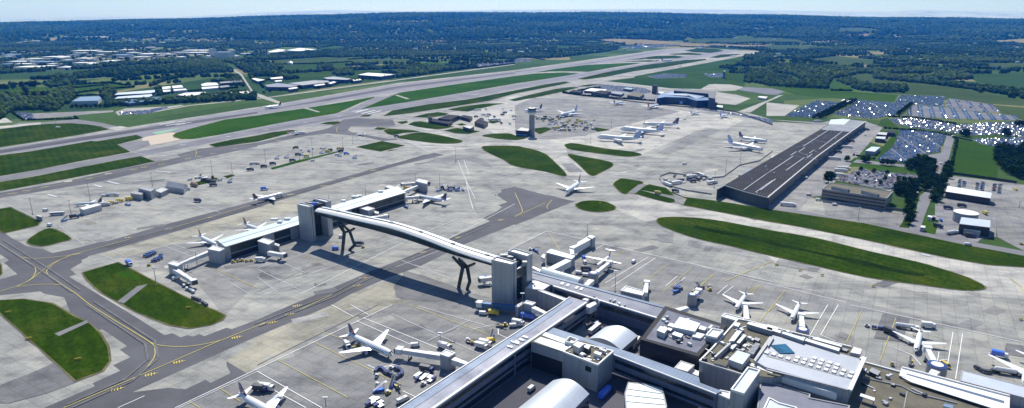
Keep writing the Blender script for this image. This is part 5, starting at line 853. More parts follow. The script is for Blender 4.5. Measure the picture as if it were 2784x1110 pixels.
for k, e in enumerate(TOWN.split(';')):
    x, y, w, h = map(float, e.split(',')); blue = k in (6, 7, 16, 27, 42, 57)
    town('A', x, y, w, h*.8, 'blue grey flat roofed works building in the distant town' if blue else 'white flat roofed works building in the distant town', TG + (' (blue)' if blue else ''), ('wall_pale', 'roof_blue_pale' if blue else 'trim_white'))
town('A', 2140, 535, 150, 55, 'broad pale blue office slab rising above the town trees', None, ('wall_pale', 'roof_blue_pale'), 30); town('A', 2090, 515, 28, 52, 'narrow pale office tower left of the broad blue slab', None, ('wall_pale', 'roof_blue_pale'), 38)
town('A', 1310, 252, 14, 24, 'tiny white tower on the wooded slope beyond the town', None, ('wall_white', 'wall_white'), 30)
for r, x, y, w in [('C', 110, 485, 20), ('C', 300, 495, 16), ('C', 345, 370, 18), ('C', 1620, 355, 40), ('D', 1130, 582, 60), ('D', 1255, 572, 30), ('D', 1410, 580, 50), ('D', 1490, 595, 60), ('D', 1560, 600, 60), ('D', 2490, 475, 50), ('D', 2500, 625, 26), ('D', 60, 572, 40), ('D', 20, 558, 40), ('D', 100, 540, 40), ('D', 75, 390, 20), ('D', 1440, 298, 40), ('C', 1220, 452, 60), ('C', 2180, 380, 50), ('B', 870, 312, 30), ('B', 930, 318, 60), ('B', 950, 380, 16), ('B', 2490, 505, 50), ('C', 1900, 292, 60), ('C', 75, 268, 16), ('D', 2010, 605, 30), ('B', 780, 240, 20), ('B', 1650, 320, 16), ('C', 30, 520, 60)]:
    town(r, x, y, w, 10, 'small pale farm building among far woods and fields', 'scattered farm buildings in the countryside', ('wall_pale', 'wall_white'), 8, 'farm_building')
mst = thing('storage_mast', 'pinkish glinting white building beyond the runway end', 'building', (*hit('C', 1630, 362), 0)); MB().box(-16, 16, -8, 8, 0, 12).build('wall', M['trim_white'], mst); MB().lathe(0, 0, [(10, 12), (8, 17), (2, 20)], 12).build('roof', M['trim_white'], mst); mst.name = 'white_dome_building'

random.seed(31)
for k in range(170):
    x = random.uniform(0, 2300); y = random.choice([random.uniform(300, 440), random.uniform(500, 680), random.uniform(520, 640)])
    if y > 600 and x > 1300: continue
    town('A', x, y, random.uniform(14, 60), random.uniform(4, 9), 'small pale house or works unit among the town trees south of the airport', 'small town buildings south of the airport', (random.choice(['wall_pale', 'wall_grey', 'wall_brick']), random.choice(['wall_white', 'trim_white', 'wall_pale', 'roof_slate', 'roof_blue_pale'])), random.uniform(6, 10), 'town_house')
for k in range(34):
    town(random.choice('BCD'), random.uniform(0, 2500), random.uniform(230, 520), random.uniform(12, 30), 6, 'small pale farm building among far woods and fields', 'scattered farm buildings in the countryside', ('wall_pale', 'wall_white'), 8, 'farm_building')
def clutter(t, s, z, n, smin=.8, smax=2.6):
    p = [(v.x, v.y) for v in P(s, z)]; xs_ = [q[0] for q in p]; ys_ = [q[1] for q in p]; k = 0; g = 0
    while k < n and g < 2000:
        g += 1; x = random.uniform(min(xs_), max(xs_)); y = random.uniform(min(ys_), max(ys_))
        if not inpoly(np.array([x]), np.array([y]), p)[0]: continue
        k += 1; c = relp(t, (x, y)); w = random.uniform(smin, smax); d = random.uniform(smin, smax); h = random.uniform(.4, 1.6); an = APR + random.choice([0, math.pi/2]); u = Vector((math.cos(an), math.sin(an))); v = Vector((-u.y, u.x))
        if random.random() < .3: MB().bar((c.x - u.x*w*2, c.y - u.y*w*2, z + .35), (c.x + u.x*w*2, c.y + u.y*w*2, z + .35), .5, .4).build('roof_duct', M['metal_light'], t)
        else: MB().prism([c + u*a_*w/2 + v*b_*d/2 for a_, b_ in ((-1, -1), (1, -1), (1, 1), (-1, 1))], z, z + h).build('roof_plant', M[random.choice(['metal_light', 'metal_mid', 'wall_pale', 'metal_dark', 'wall_white'])], t)
clutter(t2, 'O 1870,550 1975,450 2220,180 2440,300 2300,620', 13.02, 28); clutter(bs, 'O 1330,330 1520,70 2030,220 1815,460', 12.72, 24); clutter(b1, 'O 500,462 630,385 960,465 820,580', 15.25, 16, .5, 1.4)
clutter(lb, 'P 980,600 1330,690 1900,1000 900,1000', 7.55, 12); clutter(c3, 'K 400,900 900,1027 O 1300,80 900,10', 11.55, 12, .5, 1.2); clutter(t2, 'P 0,210 700,380 690,420 0,250', 13.02, 20); clutter(tr, 'Q 150,395 330,310 640,388 470,470', 26.52, 12, .6, 1.6); clutter(tl, 'U 250,155 480,100 680,138 450,198', 27.02, 10, .6, 1.6); clutter(w1, 'R 860,150 960,40 1060,150', 11.02, 4, .5, 1)
# ---------------------------------------------------------------- aircraft
def fuselage(L, r, z0, kind, body, belly, eng4=False):
    st = [(0, .02, -.25), (.012, .28, -.22), (.035, .55, -.15), (.07, .8, -.06), (.12, .97, 0), (.2, 1, 0), (.45, 1, 0), (.68, 1, 0), (.78, .88, .10), (.87, .62, .3), (.94, .36, .52), (.985, .16, .68), (1.0, .04, .72)]
    n = 14; mb = MB(); base = 0
    for (f, rr, dz) in st:
        hump = 1.0
        for k in range(n):
            t = 2*math.pi*k/n; y = r*rr*math.cos(t); z = r*rr*math.sin(t)
            if kind == 'jumbo' and .03 < f < .3 and z > 0: z *= 1.42 if f < .25 else 1.2
            mb.v.append((-f*L, y, z0 + z + dz*r))
    for i in range(len(st)-1):
        for k in range(n):
            a = i*n+k; b = i*n+(k+1) % n; mb.f.append((a, b, b+n, a+n)); mb.m.append(1 if math.sin(2*math.pi*(k+.5)/n) < -.35 else 0)
    mb.f.append(tuple(range(n))); mb.m.append(0)
    return mb
def wingmb(root, tip, c0, c1, t0=.5, t1=.15, sweep_back=None):
    # root / tip = leading edge points, chords run aft (-x)
    r = Vector(root); t = Vector(tip); mb = MB()
    sec = lambda p, c, th: [(p.x, p.y, p.z), (p.x - c*.35, p.y, p.z + th), (p.x - c, p.y, p.z), (p.x - c*.35, p.y, p.z - th*.6)]
    v = sec(r, c0, t0) + sec(t, c1, t1)
    mb.add(v, [(0, 1, 5, 4), (1, 2, 6, 5), (2, 3, 7, 6), (3, 0, 4, 7), (3, 2, 1, 0), (4, 5, 6, 7)]); return mb
def finmb(root, tip, c0, c1, th):
    r = Vector(root); t = Vector(tip); mb = MB(); sec = lambda p, c, h: [(p.x, p.y, p.z), (p.x - c*.4, p.y + h, p.z), (p.x - c, p.y, p.z), (p.x - c*.4, p.y - h, p.z)]
    return mb.add(sec(r, c0, th) + sec(t, c1, th*.4), [(0, 1, 5, 4), (1, 2, 6, 5), (2, 3, 7, 6), (3, 0, 4, 7), (3, 2, 1, 0), (4, 5, 6, 7)])
def engine(x, y, z, l, r, mat, t, ring='metal_light'):
    e = MB().tube([(x, y, z), (x-l*.3, y, z), (x-l*.75, y, z), (x-l, y, z)], [r*.92, r, r*.85, r*.5], 10).build('engine', M[mat], t)
    MB().tube([(x+.05, y, z), (x+.12, y, z)], [r*.95, r*.8], 10, 0).build('intake', M[ring], e); return e
def plane(label, nose, tail, kind='twin', fin='navy', belly='skin_white', L=None, body='skin_white', eng='skin_white', group=None, span=None, stripe=None):
    zc = {'jumbo': 5.2, 'wide': 4.6, 'twin': 3.2, 'prop': 2.6, 'small': 1.8}[kind]
    a = at(*nose, zc); b = at(*tail, zc); d = (a - b).to_2d(); L = L or d.length; d.normalize()
    r = L * {'jumbo': .046, 'wide': .047, 'twin': .054, 'prop': .055, 'small': .06}[kind]; r = min(r, 3.3); z0 = max(zc * (L/{'jumbo': 66, 'wide': 56, 'twin': 36, 'prop': 26, 'small': 15}[kind]), r+.7)
    t = thing('airliner' if kind != 'small' else 'light_aircraft', label, 'aeroplane', (a.x, a.y, .2), math.atan2(d.y, d.x), group)
    fb = fuselage(L, r, z0, kind, body, belly); f = fb.build('fuselage', [M[body], M[belly]], t, smooth=True)
    w = MB()   # window line and cockpit
    for s in (-1, 1): w.box(-L*.74, -L*.13, s*r*.985-.03, s*r*.985+.03, z0+r*.12, z0+r*.12+.32)
    w.build('window_row', M['glass_dark'], f); MB().add([(-L*.022, -r*.42, z0+r*.16), (-L*.022, r*.42, z0+r*.16), (-L*.05, r*.5, z0+r*.62), (-L*.05, -r*.5, z0+r*.62)], [(0, 1, 2, 3)]).build('cockpit_glass', M['glass_dark'], f)
    sp = span or L * {'jumbo': .46, 'wide': .45, 'twin': .46, 'prop': .54, 'small': .6}[kind]; sp = sp if span is None else span/2
    if kind == 'prop':
        for s in (-1, 1):
            wg = wingmb((-L*.40, s*r*.2, z0+r*.98), (-L*.42, s*sp, z0+r*1.0), L*.12, L*.06, .25, .1).build('wing', M['skin_white'], t)
            e = MB().tube([(-L*.32, s*sp*.33, z0+r*.7), (-L*.36, s*sp*.33, z0+r*.65), (-L*.55, s*sp*.33, z0+r*.6), (-L*.62, s*sp*.33, z0+r*.7)], [.35, .75, .7, .2], 8).build('engine', M['skin_white'], wg)
            p = MB(); 
            for q in range(4): p.bar((-L*.315, s*sp*.33, z0+r*.7), (-L*.315, s*sp*.33 + 1.9*math.cos(q*1.57+.4), z0+r*.7+1.9*math.sin(q*1.57+.4)), .25, .08)
            p.build('propeller', M['metal_dark'], e)
        finmb((-L*.86, 0, z0+r*.8), (-L*.93, 0, z0+L*.2), L*.12, L*.08, .25).build('tail_fin', M['paint_'+fin] if fin != 'white' else M['skin_white'], t)
        for s in (-1, 1): wingmb((-L*.915, 0, z0+L*.2), (-L*.945, s*L*.16, z0+L*.205), L*.075, L*.045, .15, .06).build('tailplane', M['skin_white'], t)
    else:
        nacz = z0 - r*.95
        for s in (-1, 1):
            wg = wingmb((-L*.34, s*r*.4, z0-r*.45), (-L*.34-sp*.56, s*sp, z0-r*.45+sp*.10), L*.20, L*.045, r*.28, .1).build('wing', M['skin_silver' if body == 'skin_silver' else 'skin_white'], t)
            if kind == 'small': 
                engine(-L*.33, s*sp*.35, z0, L*.16, .5, 'skin_white', wg); continue
            engine(-L*.34-sp*.12, s*sp*.33, nacz+r*.1, L*.11 if kind != 'jumbo' else L*.075, r*.52 if kind != 'jumbo' else r*.42, eng, wg)
            if kind == 'jumbo': engine(-L*.34-sp*.34, s*sp*.64, nacz+r*.45, L*.075, r*.4, eng, wg)
            MB().bar((-L*.34-sp*.15, s*sp*.33, nacz+r*.2), (-L*.40-sp*.15, s*sp*.33, z0-r*.3), .3, r*.4).build('pylon', M['skin_white'], wg)
        H = L * (.155 if kind != 'jumbo' else .145)
        tf = finmb((-L*.80, 0, z0+r*.7), (-L*.80-H*.85, 0, z0+r*.75+H), L*.165, L*.06, .3).build('tail_fin', M['paint_'+fin] if fin != 'white' else M['skin_white'], t)
        if stripe:
            finmb((-L*.83, 0, z0+r*.75), (-L*.80-H*.42, 0, z0+r*.75+H*.5), L*.13, L*.06, .38).build('fin_flash', M['paint_'+stripe], tf)
        for s in (-1, 1): wingmb((-L*.875, s*r*.1, z0+r*.55), (-L*.875-L*.085, s*L*.175, z0+r*.55+.5), L*.095, L*.035, .18, .06).build('tailplane', M['skin_white'], t)
    g = [(-L*.10, 0, .3)] + [(-L*.5, s*r*1.2, .45) for s in (-1, 1)]
    for x, y, wr in g:
        k = MB().bar((x, y, wr), (x, y, z0-r*.7), .25); u = k.build('landing_gear', M['metal_mid'], t); MB().tube([(x, y-.4, wr*1.3), (x, y+.4, wr*1.3)], wr*1.3, 10).build('wheel', M['tyre'], u)
    return t
plane('white airliner with navy belly and red and navy tail docked at the nearest boarding bridge', ('N', 1350, 500), ('N', 905, 300), fin='navy', belly='paint_navy', eng='paint_navy', stripe='red')
plane('white airliner with a dark red and navy tail half cut off at the bottom left', ('N', 300, 1160), ('M', 2385, 900), fin='navy', belly='paint_navy', eng='paint_navy', stripe='red')
plane('white airliner nose in at the boarding bridge with the large round rotunda, lower right', ('P', 1492, 445), ('P', 1545, 215), fin='maroon', L=29, belly='skin_white')
plane('white airliner cut off by the right edge of the picture', ('P', 2580, 800), ('P', 2650, 400), fin='white', L=38)
plane('white airliner with thin grey fin, left of the two facing the brown roofed block', ('S', 645, 760), ('S', 865, 450), fin='grey', L=28)
plane('white airliner with thin grey fin, right of the two facing the brown roofed block', ('S', 1620, 940), ('S', 1795, 600), fin='grey', L=28)
plane('white high winged propeller plane with dark red tail by the round rotunda', ('Q', 1880, 545), ('Q', 2215, 290), kind='prop', fin='maroon', L=26, span=29)
plane('white airliner with dark fin taxiing across the pavement left of the round grass island', ('G', 505, 975), ('G', 655, 875), fin='maroon')
plane('white airliner with red and navy tail parked at the right wing of the satellite pier', ('J', 1560, 55), ('J', 1895, 108), fin='navy', stripe='red', belly='paint_navy', eng='paint_navy')
plane('airliner with dark belly and black fin taxiing on the grey strip behind the satellite', ('F', 268, 978), ('I', 2520, 100), fin='black', belly='paint_navy', stripe='maroon', eng='paint_navy')
plane('white airliner with a maroon fin parked at the left tip of the satellite pier', ('I', 2160, 535), ('I', 1935, 425), fin='maroon', L=33, stripe='navy')
plane('white airliner half hidden behind the satellite pier left wing, maroon fin', ('I', 2640, 400), ('I', 2400, 320), fin='maroon', L=33)
plane('white airliner with a bright orange tail and orange engine taxiing near the runways', ('F', 482, 365), ('F', 300, 372), fin='orange', eng='paint_orange')
plane('small white twin aircraft taxiing on the grey junction left of the grass islands', ('F', 985, 372), ('F', 1065, 390), kind='twin', fin='cyan', L=22)
plane('white airliner with a black tail rolling on the main runway', ('F', 68, 125), ('F', 205, 108), fin='black', L=42)
plane('large white jumbo jet nearest the grass strip, front of the parked row of three', ('G', 815, 415), ('G', 1265, 435), kind='jumbo', fin='blue_pale', belly='paint_blue_pale')
plane('large pale blue bellied jumbo jet in the middle of the parked row of three', ('G', 1045, 335), ('G', 1490, 365), kind='jumbo', fin='blue_pale', belly='paint_blue_pale')
plane('long white airliner with an orange and navy tail at the back of the parked row', ('G', 1268, 285), ('G', 1640, 295), kind='wide', fin='navy', stripe='orange', eng='paint_navy')
plane('white airliner with a navy fin parked just behind the control tower', ('G', 90, 150), ('G', 275, 128), kind='wide', fin='navy')
plane('white airliner with pale blue fin parked right of the control tower', ('G', 450, 200), ('G', 625, 160), kind='wide', fin='blue_pale', belly='paint_cyan', eng='paint_cyan')
plane('white airliner with a black fin parked far back, left of the hangar', ('G', 1082, 68), ('G', 945, 95), fin='black', L=44)
plane('white airliner with a red fin parked in front of the hangar', ('G', 1435, 92), ('G', 1285, 128), kind='wide', fin='red', L=56)
plane('small white airliner tail on at the far apron edge under the hangar', ('G', 1840, 165), ('G', 1760, 180), fin='blue_pale', L=34)
plane('white airliner with a bright blue fin at the far right apron edge', ('G', 2125, 192), ('G', 2030, 218), fin='blue', L=40)
plane('airliner with an orange and navy fin, farther of two on the right stands', ('G', 2520, 462), ('G', 2225, 425), fin='navy', stripe='orange', belly='paint_blue_pale', L=46)
plane('white airliner with a gold rear belly and pale fin, nearer on the right stands', ('G', 2480, 545), ('G', 2110, 475), kind='wide', fin='blue_pale', belly='paint_blue_pale')
plane('white airliner with a dark fin on the second runway far away', ('C', 1570, 608), ('C', 1478, 610), fin='black', L=55)
plane('pale blue airliner holding at the far end of the main runway', ('C', 1790, 485), ('C', 1900, 480), fin='blue', L=85, kind='wide', belly='paint_blue_pale')
plane('tiny airliner taxiing on the far pale taxiway', ('C', 1625, 652), ('C', 1665, 658), fin='blue_pale', L=36)
plane('tiny airliner near the far end of the pale taxiway', ('C', 2190, 555), ('C', 2150, 562), fin='cyan', L=40)
plane('red nosed airliner standing on the left end of the remote stands', ('I', 735, 125), ('I', 820, 120), fin='black', stripe='red', L=26)
# ---------------------------------------------------------------- ground vehicles
def wheels(t, xs, y, r=.45):
    for x in xs:
        for s in (-1, 1): MB().tube([(x, s*(y-.12), r), (x, s*(y+.12), r)], r, 8).build('wheel', M['tyre'], t)
def mk_van(body='wall_white'):
    t = bpy.data.objects.new('van', None); link(t); mb = MB()
    mb.add([(-2.6, -1, .45), (2.6, -1, .45), (2.6, 1, .45), (-2.6, 1, .45), (-2.6, -.95, 2.3), (1.3, -.9, 2.3), (1.3, .9, 2.3), (-2.6, .95, 2.3), (2.6, -.95, 1.2), (2.6, .95, 1.2)], [(0, 3, 2, 1), (4, 5, 6, 7), (0, 1, 8, 5, 4), (3, 7, 6, 9, 2), (0, 4, 7, 3), (1, 2, 9, 8), (8, 9, 6, 5)])
    mb.build('body', M[body], t); MB().add([(2.45, -.8, 1.38), (2.45, .8, 1.38), (1.5, .75, 2.2), (1.5, -.75, 2.2)], [(0, 1, 2, 3)]).build('windscreen', M['glass_car'], t); wheels(t, (-1.7, 1.7), 1.0, .38); return t
def mk_truck(cab='wall_white', box='wall_white', L=8.0):
    t = bpy.data.objects.new('truck', None); link(t)
    MB().box(-L/2, L/2-2.2, -1.25, 1.25, 1.0, 3.5).build('cargo_box', M[box], t); MB().add([(L/2-2.1, -1.2, .5), (L/2, -1.2, .5), (L/2, 1.2, .5), (L/2-2.1, 1.2, .5), (L/2-2.1, -1.15, 2.8), (L/2-.4, -1.15, 2.8), (L/2-.4, 1.15, 2.8), (L/2-2.1, 1.15, 2.8)], [(0, 3, 2, 1), (4, 5, 6, 7), (0, 1, 5, 4), (1, 2, 6, 5), (2, 3, 7, 6), (3, 0, 4, 7)]).build('cab', M[cab], t)
    MB().box(-L/2, L/2-.3, -.5, .5, .6, .98).build('chassis', M['metal_dark'], t); MB().add([(L/2+.0, -1, 1.6), (L/2+.0, 1, 1.6), (L/2-.3, 1, 2.6), (L/2-.3, -1, 2.6)], [(0, 1, 2, 3)]).build('windscreen', M['glass_car'], t); wheels(t, (-L/2+1.3, L/2-1.2), 1.05, .5); return t
def mk_tanker():
    t = bpy.data.objects.new('fuel_tanker', None); link(t)
    MB().tube([(-6, 0, 2.1), (-5.6, 0, 2.1), (3.6, 0, 2.1), (4, 0, 2.1)], [.8, 1.25, 1.25, .8], 12).build('tank', M['wall_white'], t); MB().box(4.3, 6.3, -1.2, 1.2, .5, 2.7).build('cab', M['wall_white'], t); MB().box(-6, 4.3, -.6, .6, .55, .95).build('chassis', M['metal_dark'], t); wheels(t, (-5, -3.8, 2.5, 5.3), 1.1, .5); return t
def mk_cart(c='paint_navy'):
    t = bpy.data.objects.new('baggage_cart', None); link(t)
    MB().box(-1.5, 1.5, -.8, .8, .45, .6).build('bed', M['metal_mid'], t); MB().box(-1.4, 1.4, -.75, .75, .6, 1.75).build('container', M[c], t); MB().bar((1.5, 0, .5), (2.3, 0, .45), .1).build('tow_bar', M['metal_dark'], t); wheels(t, (-1, 1), .7, .25); return t
def mk_tug(c='paint_yellow'):
    t = bpy.data.objects.new('baggage_tug', None); link(t)
    MB().box(-1.4, 1.4, -.8, .8, .35, 1.0).build('body', M[c], t); MB().box(-.9, .3, -.7, .7, 1.0, 1.15).build('seat', M['metal_dark'], t); mb = MB()
    for x in (-1, .4):
        for y in (-.7, .7): mb.bar((x, y, 1), (x, y, 1.9), .08)
    mb.box(-1.1, .5, -.75, .75, 1.9, 2.0).build('canopy', M['metal_mid'], t); wheels(t, (-.9, .9), .8, .35); return t
def mk_loader(c='paint_yellow'):
    t = bpy.data.objects.new('belt_loader', None); link(t)
    MB().box(-3, 1.5, -1, 1, .4, 1.1).build('chassis', M['metal_mid'], t); MB().bar((-3.6, .3, 1.1), (3.6, .3, 3.0), 1.0, .3).build('belt', M['metal_dark'], t); MB().box(-.2, 1.2, -1.1, -.3, 1.1, 2.1).build('cab', M[c], t); wheels(t, (-2.2, 1), 1.0, .4); return t
def mk_stairs(c='wall_white'):
    t = bpy.data.objects.new('airstairs', None); link(t)
    MB().box(-3.2, 2.6, -1, 1, .4, 1).build('chassis', M['paint_blue'], t); MB().bar((-3, 0, 1), (3, 0, 4.2), 1.5, .3).build('steps', M[c], t); MB().box(3, 4.2, -.9, .9, 3.9, 4.2).build('platform', M[c], t)
    mb = MB()
    for s in (-1, 1): mb.bar((-3, s*.8, 2), (3, s*.8, 5.2), .1); mb.bar((2.4, s*.7, 1), (2.4, s*.7, 4), .2)
    mb.build('handrail', M['metal_light'], t); wheels(t, (-2, 1.8), .95, .4); return t
def mk_pallet():
    t = bpy.data.objects.new('freight_pallet', None); link(t); MB().box(-1.6, 1.6, -1.2, 1.2, .3, .5).build('dolly', M['metal_dark'], t); MB().box(-1.5, 1.5, -1.1, 1.1, .5, 1.0).build('deck', M['metal_light'], t); wheels(t, (-1, 1), 1.0, .25); return t
def mk_bus():
    t = bpy.data.objects.new('airport_bus', None); link(t); MB().box(-6, 6, -1.3, 1.3, .4, 3.0).build('body', M['wall_white'], t); mb = MB()
    for s in (-1, 1): mb.box(-5.6, 5.6, s*1.32-.02, s*1.32+.02, 1.5, 2.4)
    mb.box(5.98, 6.03, -1.1, 1.1, 1.3, 2.5).build('window_band', M['glass_car'], t); wheels(t, (-3.8, 3.8), 1.2, .5); return t
def copytree(o, parent=None):
    c = o.copy(); COL.objects.link(c); c.parent = parent
    for ch in o.children: copytree(ch, c)
    return c
PROTO = dict(van=mk_van, truck=mk_truck, tanker=mk_tanker, cart=mk_cart, tug=mk_tug, loader=mk_loader, stairs=mk_stairs, pallet=mk_pallet, bus=mk_bus,
             vanblue=lambda: mk_van('paint_blue'), vanyellow=lambda: mk_van('paint_yellow'), truckblue=lambda: mk_truck('wall_white', 'paint_blue'), truckdark=lambda: mk_truck('paint_navy', 'metal_dark'), truckyellow=lambda: mk_truck('paint_yellow', 'paint_yellow', 7), lorry=lambda: mk_truck('wall_white', 'wall_white', 15), cartgrey=lambda: mk_cart('metal_light'), tugwhite=lambda: mk_tug('wall_white'), cartblue=lambda: mk_cart('paint_blue'), stairsdark=lambda: mk_stairs('metal_dark'), lorryblue=lambda: mk_truck('paint_navy', 'paint_blue', 12), cartblack=lambda: mk_cart('metal_dark'))
USED = {}
CATN = dict(van='van', truck='truck', tanker='fuel tanker', cart='baggage cart', tug='baggage tug', loader='belt loader', stairs='airstairs', pallet='pallet dolly', bus='bus', vanblue='van', vanyellow='van', truckblue='truck', truckdark='truck', truckyellow='truck', lorry='lorry', cartgrey='baggage cart', tugwhite='baggage tug', cartblue='baggage cart', stairsdark='airstairs', lorryblue='lorry', cartblack='baggage cart')
def veh(kind, r, x, y, deg, label, group=None, z=.27):
    o = USED.get(kind); 
    if o is None: o = PROTO[kind](); USED[kind] = o
    else:
        o = copytree(o); o.pop('group', None)
    p = at(r, x, y); o.location = (p.x, p.y, z); o.rotation_euler = (0, 0, R_(deg)); tag(o, label, CATN[kind])
    if group: o['group'] = group
    elif 'group' in o: del o['group']
    return o
